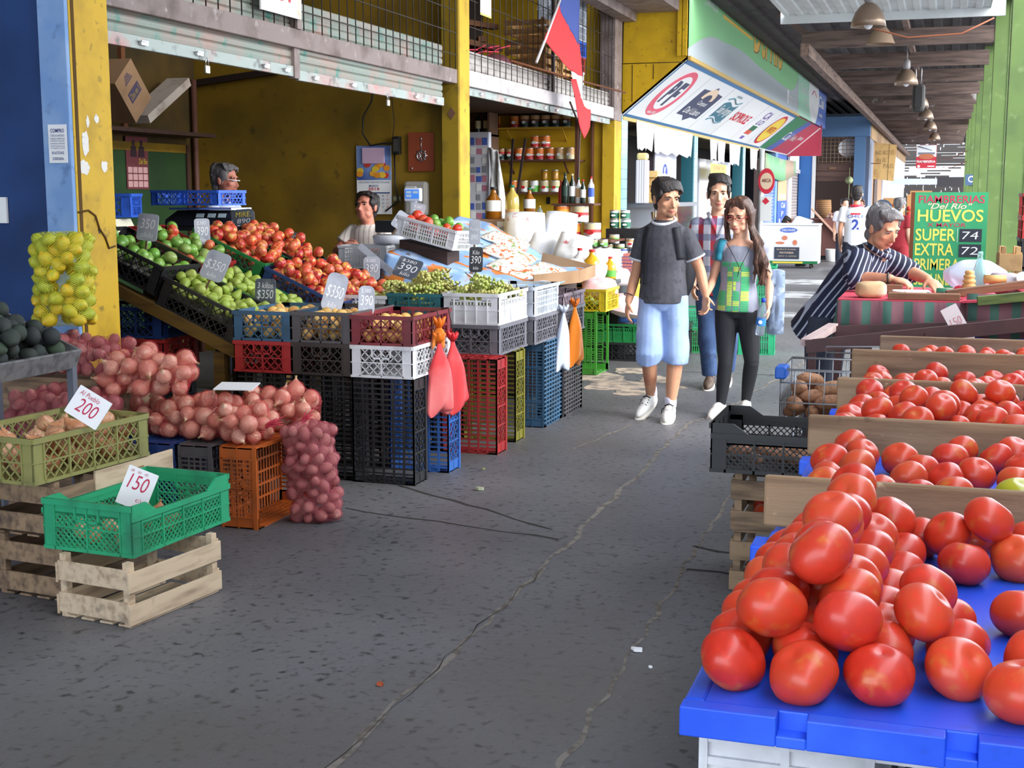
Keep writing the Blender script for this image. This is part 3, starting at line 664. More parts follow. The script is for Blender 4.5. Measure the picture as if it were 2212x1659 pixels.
a = MB(); slats(a, -4.45, 39.9, 42.3, 0, 2.3, .09, .02); struct(a.build('door_2', mat('grey_shutter',(176,164,160),.5,two=(2,.09,.18,(140,128,126)))))
a = MB(); a.b2((-4.5,36.9,0),(-4.42,39.9,2.7)); struct(a.build('wall_blue_shop', flat('shop_blue',(70,110,190),.5)))
t = thing('poster_board', 'tall poster with an orange top and blue bottom on the blue shop wall', 'poster', (-4.41,37.0,.7)); a = MB(); a.rect(0,.72,2.1,1.32,Fp,.01); a.rect(0,0,2.1,.72,Fp,.01,1); a.build('board', [flat('poster_orange',(222,170,130)), flat('poster_blue',(60,96,196))], t); a = MB(); a.text('Cial', Fp, .8,.52,1.0,.15,.1,.01,.013); a.text('P', Fp, .9,.28,.5,.15,0,.01,.013); a.text('R U', Fp, .4,.08,1.2,.14,0,.01,.013); a.text('100', Fp, .3,.76,1.5,.16,0,.02,.013); a.build('lettering', WHITE, t)
a = MB(); a.b2((-4.4,39.15,0),(-4.34,39.85,2.75)); struct(a.build('trim_7', WHITE))
t = thing('window_papers', 'bright papered window above the grey shutter', 'window', (-4.42,39.9,2.35)); a = MB(); a.rect(0,0,2.3,.8,Fp,.03); a.build('papers', PAPER, t); a = MB(); a.rect(-.1,-.12,2.5,0,Fp,.06); a.build('sill', GREYL, t)
# ---- projecting blue shop at the end of the row
KB = flat('blue_grey_frame',(86,120,160),.5); KB2 = flat('bright_blue_frame',(60,116,190),.5); KBR = mat('brown_boards',(104,80,72),.8,mix=[((80,60,56),2,.4,.7,(.4,1,5))])
a = MB(); a.b2((-4.4,42.3,0),(-3.95,42.7,3.9)); struct(a.build('pillar', KB2)); a = MB(); a.b2((-4.0,42.28,0),(-3.9,42.4,3.6)); struct(a.build('trim_6', WHITE))
a = MB(); a.b2((-2.75,42.3,0),(-2.42,42.6,3.4)); a.b2((-2.42,42.4,0),(-2.3,44.5,3.4),1); struct(a.build('pillar', [KB, flat('blue_grey_side',(84,92,112),.5)]))
a = MB(); a.b2((-4.4,42.25,3.35),(-2.3,42.6,3.95)); struct(a.build('beam_blue', KB)); a = MB(); a.b2((-2.34,42.6,3.3),(-2.28,78,3.92)); struct(a.build('beam_side', mat('ply_fascia',(172,138,98),.8,mix=[((120,92,70),.4,.45,.7)])))
a = MB(); a.b2((-4.0,42.5,2.0),(-2.7,42.6,2.55)); a.b2((-4.0,42.48,2.3),(-2.7,42.5,2.32),1); a.b2((-3.5,42.46,2.38),(-3.3,42.5,2.42),2); struct(a.build('wall_transom', [KBR, DARKW, flat('pale_stick',(150,110,80))]))
a = MB()
for k in range(11): a.tube([(-3.95+k*.12,42.45,2.55),(-3.95+k*.12,42.45,3.4)], .01, 4)
for k in range(7): a.tube([(-3.98,42.45,2.6+k*.12),(-2.72,42.45,2.6+k*.12)], .01, 4)
tag(a.build('window_grille', flat('tan_wire',(140,116,90))), 'tan wire grille in the upper opening of the blue framed shop', 'grille')
wallbox('wall_kiosk_back', (-8,47,0), (-2.4,47.2,3.95), flat('kiosk_dark',(84,66,60),.9)); wallbox('ceiling_kiosk', (-8,42.5,3.95), (-2.3,78,4.05), flat('kiosk_top',(84,100,120)))
a = MB(); a.b2((-2.42,44.5,0),(-2.34,52,3.4)); a.b2((-2.34,46,0),(-2.3,48,2.4),1); struct(a.build('wall_side_boards', [mat('tan_boards',(150,118,88),.8,mix=[((96,70,54),.8,.45,.7,(1,4,.3))]), DARKW]))
wallbox('wall_side_white', (-2.42,52,0), (-2.3,78,3.3), mat('pale_lilac_wall',(204,208,224),.6,mix=[((160,166,196),.3,.45,.7)]))
t = thing('white_sack', 'white sack lying behind the tan grille of the blue framed shop', 'sack', (-2.95,43.2,2.75)); a = MB(); a.ball((0,0,.28),(.36,.3,.3),fn=None); a.box((0.1,0,.3),(.5,.3,.4)); a.build('sack', mat('woven_white',(222,214,214),.7), t, bevel=.1); a = MB(); a.b2((-.6,-.2,-.1),(.4,.3,-.04)); a.build('board', KBR, t)
t = thing('cardboard_sign', 'hanging cardboard sheet with faded lettering beside the blue post', 'sign', (-1.9,43.4,2.0)); Fc = frame((0,0,0),(1,0,0),(0,0,1)); a = MB(); a.poly([(-.33,.08),(.3,.0),(.36,1.12),(-.3,1.2)], Fc, -.03); a.build('board', mat('cardboard',(212,172,112),.85,mix=[((182,140,88),4,.45,.7)]), t)
a = MB(); a.text('NO BOTES', Fc, -.26,.82,.54,.13,0,0,.003); a.text('EN EL', Fc, -.24,.6,.3,.11,0,0,.003); a.text('PAIS', Fc, -.02,.4,.3,.14,0,0,.003); a.tube([(.12,-.004,.02),(.14,-.004,1.15)],.006,4); a.build('lettering', flat('faded_ink',(150,116,72)), t); a = MB(); a.tube([(-.5,-.02,.55),(-.1,-.02,.56)],.012,5); a.build('rod', RUST, t)
# red hanging market sign
t = thing('hanging_sign', 'red and white hanging sign with a brown emblem far down the aisle', 'sign', (-.78,52,2.55)); Fh = frame((0,0,0),(1,0,0),(0,0,1)); a = MB(); a.rect(-.36,0,.36,.85,Fh,-.03); a.build('board', flat('sign_crimson',(190,48,66)), t); a = MB(); a.rect(-.35,.42,.35,.84,Fh,.004); a.tube([(-.3,-.006,.8),(.2,-.006,.66)],.02,5,mi=1); a.rect(-.3,.5,.3,.58,Fh,.007,1); a.build('photo', [flat('pale_photo',(220,226,234)), flat('photo_grey',(120,126,140))], t)
a = MB(); a.disc((0,.43),.28,.1,Fh,.008); a.build('emblem', flat('emblem_brown',(186,110,80)), t); a = MB(); a.text('FIAMBRERIA', Fh, -.33,.2,.66,.09,0,.02,.006); a.disc((-.26,.07),.05,.05,Fh,.006); a.rect(.05,.05,.3,.09,Fh,.006); a.build('lettering', WHITE, t); a = MB(); a.tube([(-.3,0,.85),(-.3,0,1.4)],.01,4); a.tube([(.3,0,.85),(.3,0,1.4)],.01,4); a.build('hanger', STEEL, t)
a = MB(); a.tube([(-.4,52,2.9),(.1,50,2.85),(.6,48,3.05)],.012,4); a.tube([(-.4,52,2.6),(.1,50,2.52),(.6,48,2.7)],.012,4); tag(a.build('cable', MATS['orange_cable']), 'two thin cables between the red hanging sign and the green pillars', 'cable')
t = thing('small_sign', 'small blue square sign on the far green pillar', 'sign', (.64,39.67,1.85)); a = MB(); a.rect(-.16,0,.16,.3,Fh,-.02); a.build('plate', flat('plate_blue',(70,96,130)), t); a = MB(); a.disc((0,.17),.09,.09,Fh,.003); a.disc((0,.17),.06,.06,Fh,.005,mi=1); a.build('ring', [WHITE, MATS['plate_blue']], t)
# ================================================================ CRATES
def plast(name, c, dirt=True):
    d = tuple(int(v*.55+18) for v in c)
    return mat('plastic_'+name, c, .42, mix=[(d, 5, .5, .8)] if dirt else None)
PC = {n: plast(n, c) for n, c in dict(maroon=(132,44,54), white=(226,226,230), grey=(120,118,126), dgrey=(88,84,86), black=(44,44,46), red=(176,48,50), blue=(58,110,190), steelblue=(62,100,132), teal=(36,104,112), green=(44,160,112), olive=(142,140,84), orange=(190,96,40), yellow=(226,196,40), mauve=(142,122,134), leaf=(78,160,60), dkgreen=(36,130,70), pale=(206,212,224), royal=(56,104,214), olived=(128,122,40), dblue=(36,62,120), brownblack=(66,56,54)).items()}
def wallgrid(mb, O, U, N, L, H, style, hole):
    O, U, N = V(O), V(U), V(N); Z = V((0,0,1)); t = .006
    R = Matrix((U, N, Z)).transposed()
    def r(u0, u1, v0, v1, th=t, off=0): mb.box(O + U*(u0+u1)/2 + Z*(v0+v1)/2 + N*(th/2-off), (u1-u0, th, v1-v0), R)
    def dg(u0, v0, u1, v1, w=.005): mb.bar(O+U*u0+Z*v0+N*t/2, O+U*u1+Z*v1+N*t/2, w, w, N)
    cw = .055 if L < .45 else .06
    r(0, cw, 0, H); r(L-cw, L, 0, H)
    r(0, L, H-.022, H, .014, .008); r(0, L, 0, .014, .01, .004); r(0, L, H*.45, H*.45+.006, .009, .003)
    if style == 'solid':
        r(cw, L-cw, .012, H*.62); k = int((L-2*cw)/.022)
        for i in range(k+1): r(cw+i*(L-2*cw)/max(k,1)-.005, cw+i*(L-2*cw)/max(k,1)+.005, H*.6, H*.72)
        r(cw, L-cw, H*.72, H*.78); r(cw, L*.3, H*.76, H-.02); r(L*.7, L-cw, H*.76, H-.02)
        for i in range(1, 5): r(i*L/5-.004, i*L/5+.004, 0, H, .012, .006)
        return
    npan = max(2, round((L-2*cw)/.13)); pw = (L-2*cw)/npan
    for i in range(npan+1): r(cw+i*pw-.004, cw+i*pw+.004, 0, H-.02, .01, .004)
    if hole:
        c = L/2; r(c-.06, c+.06, H*.58, H*.58+.01, .012, .004); r(c-.06, c-.05, H*.58, H-.02, .012, .004); r(c+.05, c+.06, H*.58, H-.02, .012, .004)
    if style == 'slot':
        k = int((L-2*cw)/.021)
        for i in range(k+1):
            u = cw+i*(L-2*cw)/k; r(u-.0045, u+.0045, .012, H*.8)
        for v in (.28,.62): r(cw, L-cw, H*v, H*v+.01, .008, .002)
        r(cw, L-cw, H*.8, H*.84)
        return
    p = .026 if style == 'fine' else .05
    top = H-.02 if style != 'fine' else H*.72
    if style == 'fine': r(cw, L-cw, H*.72, H*.76); r(cw, L-cw, H*.72, H, .004)
    w = .0042 if style == 'fine' else .0055; u0, u1 = cw, L-cw
    k = int((u1-u0+top)/p)+1
    for i in range(-int(top/p)-1, k):
        a0, b0 = u0+i*p, .012; a1, b1 = a0+top-.012, top
        if a0 < u0: b0 += u0-a0; a0 = u0
        if a1 > u1: b1 -= a1-u1; a1 = u1
        if a1-a0 < .004: continue
        if hole and style != 'fine' and abs((a0+a1)/2-L/2) < .03 and b1 > H*.58: pass
        dg(a0, b0, a1, b1, w); dg(u0+u1-a0, b0, u0+u1-a1, b1, w)
CR = {}
def crate_mesh(L, W, H, style='diamond', base='grid', cut=False):
    key = (L, W, H, style, base, cut)
    if key in CR: return CR[key]
    mb = MB(); x, y = L/2, W/2; h2 = H*.8 if cut else H
    wallgrid(mb, (-x,-y,0), (1,0,0), (0,1,0), L, h2, style, L < .45)
    wallgrid(mb, (x,y,0), (-1,0,0), (0,-1,0), L, h2, style, L < .45)
    wallgrid(mb, (x,-y,0), (0,1,0), (-1,0,0), W, H, style, W < .5)
    wallgrid(mb, (-x,y,0), (0,-1,0), (1,0,0), W, H, style, W < .5)
    if cut:
        for sy in (-1, 1):
            for sx in (-1, 1):
                pts = [(sx*x, h2), (sx*x, H), (sx*(x-.09), H), (sx*(x-.15), h2)]
                mb.poly(pts, frame((0, sy*y, 0), (1,0,0), (0,0,1)), .008 if sy > 0 else -.008)
    if base == 'solid': mb.b2((-x,-y,.0), (x,y,.008))
    else:
        for i in range(int(L/.03)+1): u = -x+i*L/int(L/.03); mb.b2((u-.005,-y,.001), (u+.005,y,.007))
        for i in range(int(W/.06)+1): v = -y+i*W/int(W/.06); mb.b2((-x,v-.006,.0), (x,v+.006,.008))
    CR[key] = mb.mesh('plastic_crate'); CR[key].materials.append(PC['black'])
    return CR[key]
def crate(label, col, loc, size=(.6,.37,.185), style='diamond', rz=0, stand=None, base='grid', group=None, M=None, cut=False, name='plastic_crate'):
    o = bpy.data.objects.new(name, crate_mesh(*size, style, base, cut)); COL.objects.link(o); swap(o, PC[col])
    if M is not None: o.matrix_world = M
    elif stand == 'y': o.matrix_world = Matrix.Translation(loc) @ Matrix(((0,1,0),(0,0,1),(1,0,0))).to_4x4()   # on end, base towards the camera side
    elif stand == 'x': o.matrix_world = Matrix.Translation(loc) @ Matrix(((0,0,-1),(0,1,0),(1,0,0))).to_4x4()  # on end, base towards the aisle
    elif stand == 'X': o.matrix_world = Matrix.Translation(loc) @ Matrix(((0,0,1),(0,-1,0),(1,0,0))).to_4x4()   # on end, open towards the aisle
    elif stand == 'o': o.matrix_world = Matrix.Translation(loc) @ Matrix(((0,0,1),(1,0,0),(0,1,0))).to_4x4()   # on its long side, open towards the aisle
    else: o.location = loc; o.rotation_euler = (0,0,rz)
    return tag(o, label, 'crate', group)
R90 = pi/2
def stand(label, col, xc, y0, style='diamond', h=.6, w=.37, d=.185, face='y', group=None):
    if face == 'y': return crate(label, col, (xc, y0, h/2), (h, w, d), style, stand='y', group=group)
    return crate(label, col, (xc, y0, h/2), (h, w, d), style, stand=face, group=group)
# row A: three stacks facing the camera
XA = (-2.945, -3.318, -3.69)
stand('black crate standing on end under the dirty white crate', 'black', XA[0], 6.70)
stand('blue crate standing on end behind the black one below the red bags', 'blue', XA[0]+.06, 7.08)
stand('black crate standing on end under the brownish peach crate stack', 'black', XA[1], 6.72); stand('hidden dark crate on end behind the middle peach stack', 'black', XA[1], 7.08)
stand('black crate standing on end under the red crate at the left peach stack', 'black', XA[2], 6.72); stand('hidden dark crate on end behind the left peach stack', 'black', XA[2], 7.08)
crate('dirty white lattice crate below the maroon crate of peaches', 'white', (XA[0],6.99,.602), (.6,.37,.182), 'diamond', R90)
crate('dark empty crate below the grey brown crate of peaches', 'brownblack', (XA[1],7.0,.602), (.6,.37,.182), 'diamond', R90)
crate('dusty red crate below the steel blue crate of peaches', 'red', (XA[2],7.0,.602), (.6,.37,.182), 'diamond', R90)
crate('maroon lattice crate of peaches at the corner with the hanging bags', 'maroon', (XA[0],6.99,.785), (.6,.37,.165), 'diamond', R90, base='solid')
crate('grey brown lattice crate of peaches in the middle of the row', 'dgrey', (XA[1],7.0,.785), (.6,.37,.175), 'diamond', R90, base='solid')
crate('steel blue lattice crate of peaches below the pears', 'steelblue', (XA[2],7.0,.785), (.6,.37,.17), 'diamond', R90, base='solid')
# row B behind: grapes
XB = (-2.84, -3.225, -3.60)
stand('bright red crate standing on end behind the hanging red bags', 'red', XB[0]+.05, 7.68)
stand('olive yellow crate standing on end right of the red one', 'olived', XB[0]+.03, 8.12)
stand('dark crate on end hidden under the teal grape crate', 'black', XB[1], 7.7); stand('second dark crate on end under the teal grape crate', 'black', XB[1], 8.12)
stand('dark crate on end hidden under the pale crate of grapes', 'black', XB[2], 7.7); stand('second dark crate on end under the pale crate of grapes', 'black', XB[2], 8.12)
for i, (c, l) in enumerate((('grey','grey lattice crate under the white crate of grapes'),('dgrey','dark grey crate under the teal crate of grapes'),('dgrey','dark grey crate under the pale crate of grapes'))):
    crate(l, c, (XB[i],8.16,.602), (.6,.375,.19), 'diamond', R90)
crate('bright white crate heaped with grapes', 'white', (XB[0],8.16,.794), (.6,.375,.2), 'solid', R90, base='solid')
crate('teal crate heaped with grapes', 'teal', (XB[1],8.16,.794), (.6,.375,.19), 'solid', R90, base='solid')
crate('pale crate with grapes behind the price cards', 'white', (XB[2],8.16,.794), (.6,.36,.17), 'solid', R90, base='solid')
stand('steel blue crate on end with its slotted base towards the aisle', 'steelblue', -2.6, 8.92, 'slot', face='x', w=.45)
stand('dark grey crate on end behind the white and orange bags', 'dgrey', -2.59, 9.42, 'slot', face='x', w=.5)
crate('grey crate lying on the steel blue crate on end', 'grey', (-2.8,8.8,.602), (.6,.37,.19), 'diamond', R90)
crate('light grey crate with a few pears behind the white grape crate', 'pale', (-2.8,8.8,.794), (.6,.37,.2), 'slot', R90, base='solid')
crate('grey crate lying on the dark grey crate on end', 'grey', (-2.78,9.44,.602), (.6,.37,.19), 'diamond', R90)
crate('mauve crate below the corner of the cardboard tray', 'mauve', (-2.78,9.44,.794), (.6,.37,.11), 'solid', R90, base='solid')
# crates under the sloping fruit display
for (x,y,z,c,l) in ((-4.0,7.15,0,'dgrey','grey crate on the ground behind the stand post'),(-4.75,7.0,.0,'black','black crate bottommost of the stack under the sloping stand'),(-4.75,7.0,.19,'black','black crate second in the stack under the sloping stand'),(-4.75,7.0,.38,'black','black crate third in the stack under the sloping stand'),(-4.72,7.0,.57,'red','red crate of the stack in the shade under the sloping stand'),(-4.72,7.0,.76,'dblue','blue crate topmost of the stack under the sloping stand')):
    if z >= .38 or c == 'dgrey': z = z
    crate(l, c, (x,y,z+.001), (.62,.4,.185), 'diamond', 0)
# ---- sloping display stand and its boxes
SL = radians(23.5); cS, sS = cos(SL), sin(SL)
def slopeM(xlow, ymid, zlow, up=0):        # frame at the lower end of a box: x up the slope, z normal
    M = Matrix(((-cS,0,sS),(0,-1,0),(sS,0,cS))).to_4x4(); M.translation = V((xlow,ymid,zlow)); return M
t = thing('display_stand', 'sloping wooden stand that carries the boxes of apples and pears', 'stand', (-3.95,6.8,0))
WD = mat('stained_timber',(112,84,34),.8,mix=[((70,52,28),4,.45,.7,(1,6,6))])
for y in (0,.75,1.85):
    a = MB(); a.bar((0.05,y,.70),(-1.1,y,.70+1.15*.435),.07,.07); a.build('beam', WD, t)
    a = MB(); a.b2((-.1,y-.035,0),(-.03,y+.035,.70)); a.build('leg', WD, t); a = MB(); a.b2((-1.05,y-.035,0),(-.98,y+.035,1.10)); a.build('leg', WD, t)
a = MB(); a.bar((-.02,0,.72),(-.02,1.85,.72),.06,.05); a.build('rail', WD, t)
a = MB(); a.tube([(-.08,-.04,.42),(-.02,-.05,.44),(-.0,.0,.42),(-.1,.02,.40)],.006,5); a.tube([(-.05,-.045,.43),(.02,-.09,.46),(.08,-.07,.44)],.005,5); a.tube([(-.06,-.045,.41),(-.02,-.08,.3)],.005,5); a.build('straw_knot', flat('yellow_straw',(190,160,50),.8), t)
def slopebox(label, col, xlow, ymid, zlow, W, style='diamond', L=.56, H=.185, liner=.09):
    M = slopeM(xlow, ymid, zlow) @ Matrix.Translation((L/2,0,0))
    o = crate(label, col, None, (L,W,H), style, M=M, base='solid')
    a = MB(); a.b2((-L/2+.012,-W/2+.012,liner-.006),(L/2-.012,W/2-.012,liner)); a.build('liner', flat('news_liner',(96,92,84),.9), o)
    return M
BP1 = slopebox('black sloping box of pears nearest the camera', 'black', -3.93, 6.99, .745, .41)
BP2 = slopebox('dark green sloping box of pears beside the apples', 'dkgreen', -3.93, 7.42, .745, .41)
BG1 = slopebox('black sloping box of green apples next to the yellow pillar', 'black', -4.45, 6.99, 1.02, .41)
BG2 = slopebox('red sloping box of green and red apples above the pears', 'red', -4.45, 7.42, 1.02, .41)
BA = [slopebox(l, c, x, y, z, .4) for l, c, x, y, z in (
 ('blue sloping box at the low end of the red apples beside the pears','dblue',-3.74,7.86,.76),('red sloping box at the low end of the red apples','red',-3.7,8.28,.76),
 ('green sloping box of red apples in the middle of the slope','dkgreen',-4.26,7.86,1.0),('black sloping box of red apples in the middle of the slope','black',-4.22,8.28,1.0))]
# ================================================================ FRUIT
def lobed(q, t, p): return q
def tomato_fn(lob, k, dz):
    def fn(q, t, p):
        r = sin(t)*(1+lob*cos(k*p)*sin(t)); z = -cos(t)*.85
        z -= .16*math.exp(-(sin(t)/.28)**2)*(1 if t > pi/2 else 0) - .05*math.exp(-(sin(t)/.2)**2)*(1 if t < pi/2 else 0)
        return V((r*cos(p)*(1+dz), r*sin(p)*(1-dz), z))
    return fn
TOM = mat('tomato_skin', (204,48,30), .36, coat=.15, var=[(214,74,40),(208,54,38),(218,90,48)], mix=[((214,130,56), 1.3, .56, .8), ((226,60,40), 3, .5, .8)], spec=.55)
TOMG = mat('green_tomato_skin', (176,176,44), .28, coat=.3, mix=[((204,160,50),14,.5,.75)])
SCAR = flat('stem_scar',(120,96,56),.8)
def fruit_mesh(name, fn, n, m, mats, extra=None):
    a = MB(); a.ball((0,0,0), 1, None, n, m, 0, fn)
    if extra: extra(a)
    me = a.mesh(name)
    for k in mats: me.materials.append(k)
    return me
def scar(a): a.disc((0,0), .09, .09, Matrix.Translation((0,0,.632)), .02, 8, 1)
TM = [fruit_mesh('tomato', tomato_fn(l, k, d), 30, 20, [TOM, SCAR], scar) for l, k, d in ((.012,5,.02),(.03,4,.04),(.02,6,-.03),(.035,5,.0))]
def put(me, name, loc, rot, sc, label, cat, group=None, M=None):
    o = bpy.data.objects.new(name, me); COL.objects.link(o)
    mm = Matrix.Translation(loc) @ Euler(rot).to_matrix().to_4x4() @ Matrix.Diagonal((sc,sc,sc,1) if not isinstance(sc, (tuple,list)) else (*sc,1))
    o.matrix_world = (M @ mm) if M is not None else mm
    return tag(o, label, cat, group)
def apple_fn(q, t, p):
    r = sin(t)*(1+.04*cos(t)); z = -cos(t)*.9 - .22*math.exp(-(sin(t)/.35)**2)*(1 if t > pi/2 else 0) + .12*math.exp(-(sin(t)/.3)**2)*(1 if t < pi/2 else 0)
    r *= 1+.015*cos(5*p)*(1 if t < 1 else 0); return V((r*cos(p), r*sin(p), z))
def stem(a): a.tube([(0,0,.62),(.03,.02,.95)], .045, 5, 1)
AR = mat('red_apple_skin', (196,44,40), .32, coat=.2, var=[(214,84,56),(176,34,46),(206,104,70)], mix=[((232,184,92), 1.3, .5, .68)])
AG = mat('green_apple_skin', (110,166,60), .3, coat=.25, var=[(128,178,70),(96,150,56),(150,170,90)], mix=[((176,196,110), 1.4, .52, .75)])
STM = flat('stem_brown',(84,62,36))
MAR = fruit_mesh('red_apple', apple_fn, 18, 12, [AR, STM], stem); MAG = fruit_mesh('green_apple', apple_fn, 18, 12, [AG, STM], stem)
def pear_fn(q, t, p):
    u = t/pi; r = sin(t)*(1 if u < .5 else 1-.45*sin((u-.5)*pi)**1.1); z = -cos(t)*(.9 if u < .5 else 1.6)
    return V((r*cos(p)+.08*z*z*.3, r*sin(p), z))
def pstem(a): a.tube([(.1,0,1.25),(.2,.06,1.75)], .05, 5, 1)
PR = mat('pear_skin', (160,180,72), .45, var=[(146,168,66),(176,190,90),(150,166,80)], mix=[((128,116,60), 5, .6, .74)])
MPR = fruit_mesh('pear', pear_fn, 16, 12, [PR, STM], pstem)
PC_ = mat('peach_skin', (232,190,112), .6, var=[(226,176,100),(238,204,130)], mix=[((218,130,76), 1.4, .52, .75)])
def peach_fn(q, t, p):
    g = 1-.07*math.exp(-(((p-pi) if p > 0 else 0)/.35)**2)*sin(t); z = -cos(t)*.93 - .12*math.exp(-(sin(t)/.3)**2)*(1 if t > pi/2 else 0)
    return V((sin(t)*cos(p)*g, sin(t)*sin(p)*g, z))
MPE = fruit_mesh('peach', peach_fn, 16, 12, [PC_])
def onion_fn(q, t, p):
    u = t/pi; r = sin(t)*(1+.01*cos(9*p)); z = -cos(t)*.9
    if u > .72: z += (u-.72)**2*9; r *= 1-(u-.72)*.5
    if u < .1: z -= .06
    return V((r*cos(p), r*sin(p), z))
def oroot(a):
    for k in range(7): a.tube([(.05*cos(k),.05*sin(k),-.9),(.14*cos(k*1.3),.14*sin(k*1.3),-1.04)], .02, 4, 1)
    for k in range(4): a.tube([(.05*cos(k*1.6),.05*sin(k*1.6),1.3),(.12*cos(k*1.6+.4),.12*sin(k*1.6+.4),1.75)], [.07,.02], 4, 1)
ONB = mat('brown_onion_skin', (206,150,108), .35, coat=.2, var=[(196,134,92),(214,170,134)], mix=[((176,104,70), 2, .5, .72, (4,4,.4)), ((232,216,190), 1.2, .6, .75)], bump=(12,.15,(8,8,.5)))
ONR = mat('pink_onion_skin', (226,176,150), .32, coat=.25, var=[(214,144,120),(234,200,172)], mix=[((190,110,92), 2, .5, .75, (4,4,.4)), ((240,222,194), 1.2, .56, .72)], bump=(12,.15,(8,8,.5)))
ROOT = flat('onion_root',(188,160,116),.9)
MOB = fruit_mesh('onion', onion_fn, 20, 14, [ONB, ROOT], oroot); MOR = fruit_mesh('onion', onion_fn, 20, 14, [ONR, ROOT], oroot)
def lemon_fn(q, t, p):
    z = -cos(t)*1.18; e = math.exp(-(sin(t)/.22)**2); z += e*.16*(1 if t > pi/2 else -1); return V((sin(t)*cos(p), sin(t)*sin(p), z))
MLE = fruit_mesh('lemon', lemon_fn, 16, 12, [mat('lemon_skin', (238,198,40), .4, var=[(228,176,34),(206,196,56),(160,176,60)], mix=[((168,180,60), 1.2, .5, .72)], bump=(60,.15))])
def tuber(sx, sy, sz, sd):
    def fn(q, t, p):
        k = 1+.09*noise.noise(q*1.6+V((sd,0,0))); return V((q.x*sx*k, q.y*sy*k, q.z*sz*k))
    return fn
PTR = mat('red_potato_skin', (186,124,116), .65, var=[(172,108,102),(196,140,130)], mix=[((150,112,100), 2, .5, .75)])
SWP = mat('brown_potato_skin', (166,116,84), .75, var=[(150,100,72),(178,130,96)], mix=[((120,82,60), 2.5, .5, .72)])
MPT = [fruit_mesh('potato', tuber(1.2,.92,.9,s), 14, 10, [PTR]) for s in (1,5)]
MSW = [fruit_mesh('brown_potato', tuber(1.7,.85,.8,s), 16, 10, [SWP]) for s in (2,8)]
AVO = mat('avocado_skin', (52,60,54), .55, var=[(44,48,52),(66,84,62)], mix=[((84,96,84), 30, .55, .75)], bump=(45,.4))
def avo_fn(q, t, p):
    u = t/pi; r = sin(t)*(1 if u < .5 else 1-.2*sin((u-.5)*pi)); return V((r*cos(p), r*sin(p), -cos(t)*(1 if u < .5 else 1.4)))
MAV = fruit_mesh('avocado', avo_fn, 18, 12, [AVO])
# ---- apples, pears, green apples in the sloping boxes (each box filled in its own frame, the heap rising over the rim)
def fill(M, n, L, W, rr, me, name, label, cat, group, base=.09, top=.2, mound=.07, alt=None, L0=None, sc=lambda r: r):
    hm = lambda x, y: top+.01+mound*(1-(abs(x)/(L/2))**2*.5)*(1-(abs(y)/(W/2))**2*.7)
    for (x,y,z,r) in drop(n, -L/2+.008, L/2-.008, -W/2+.008, W/2-.008, rr, base, hm, 45):
        m, nm, lb, gr = me, name, label, group
        if alt and rng.random() < alt[0]: m, nm, lb, gr = alt[1:]
        put(m, nm, (x,y,z), rrot(), sc(r), lb, cat, gr, M)
RA_L, GA_L = 'red apple heaped in the sloping boxes behind the pears', 'green apple among the fruit in the sloping boxes by the yellow pillar'
for i, M in enumerate(BA):
    fill(M, (44,48,46,48)[i], .58, .43, (.037,.043), MAR, 'red_apple', RA_L, 'apple', 'red apples in the sloping boxes', .11, .22, .17)
fill(BG1, 24, .56, .41, (.036,.043), MAG, 'green_apple', GA_L, 'apple', 'green apples in the sloping boxes', .09, .17, .05)
fill(BG2, 38, .57, .42, (.036,.042), MAG, 'green_apple', GA_L, 'apple', 'green apples in the sloping boxes', .11, .2, .13, (.15, MAR, 'red_apple', 'red apple lying among the green apples by the red box', 'red apples among green apples'))
for M in (BP1, BP2):
    fill(M, 62, .57, .43, (.029,.034), MPR, 'pear', 'green pear heaped in the sloping boxes below the green apples', 'pear', 'pears in the sloping boxes', .11, .21, .15)
# ---- peaches
for k, (xc, z, lab) in enumerate(((XA[0],.785,'peach in the maroon crate with the hanging bags'),(XA[1],.785,'peach in the grey brown crate of the front row'),(XA[2],.785,'peach in the steel blue crate below the pears'))):
    hh = (lambda x, y: .15) if k == 0 else (lambda x, y: .165+.045*max(0, 1-abs(y+.02)/.3))
    for (x,y,zz,r) in drop(52, -.17, .17, -.28, .28, (.034,.038), .008, hh, 40):
        put(MPE, 'peach', (xc+x,6.99+y,z+zz), rrot(), r, lab, 'peach', 'peaches of the '+('maroon','grey brown','steel blue')[k]+' crate')
# ---- grapes
GRP = mat('grape_skin', (168,180,84), .25, coat=.3, var=[(150,164,70),(186,190,104),(170,160,84)], mix=[((196,196,124), 30, .45, .65), ((140,120,64), 18, .62, .72)])
GST = flat('grape_stalk',(110,92,50))
def bunch(seed, n=62):
    R = random.Random(seed); t = thing('grape_bunch', 'x', 'grapes', (0,0,0)); a = MB(); k = 0; pts = []
    while k < n and len(pts) < 400:
        u = R.random(); rad = .058*(1-.65*u)+.004; th = R.uniform(0, 2*pi); rr_ = rad*sqrt(R.uniform(.35,1))
        p = V((-.09+.2*u, rr_*cos(th), .05+rr_*sin(th)*.85)); pts.append(p)
        if all((p-q).length > .0165 for q in pts[:-1]): a.ball(p, R.uniform(.0095,.0125), None, 8, 6); k += 1
        else: pts.pop(); pts.append(V((9,9,9)))
    b = a.build('berries', GRP, t); b['kind'] = 'stuff'
    a = MB(); a.tube([(.08,0,.05),(-.06,.005,.055),(-.13,.02,.09),(-.15,.03,.11)], .0035, 5); a.build('stalk', GST, t)
    return t
GB = [bunch(s) for s in (1,2,3,4)]
gl = ('green grape bunch heaped over the white crate','green grape bunch heaped over the teal crate','green grape bunch in the pale crate behind the price cards')
first = True; gi = 0
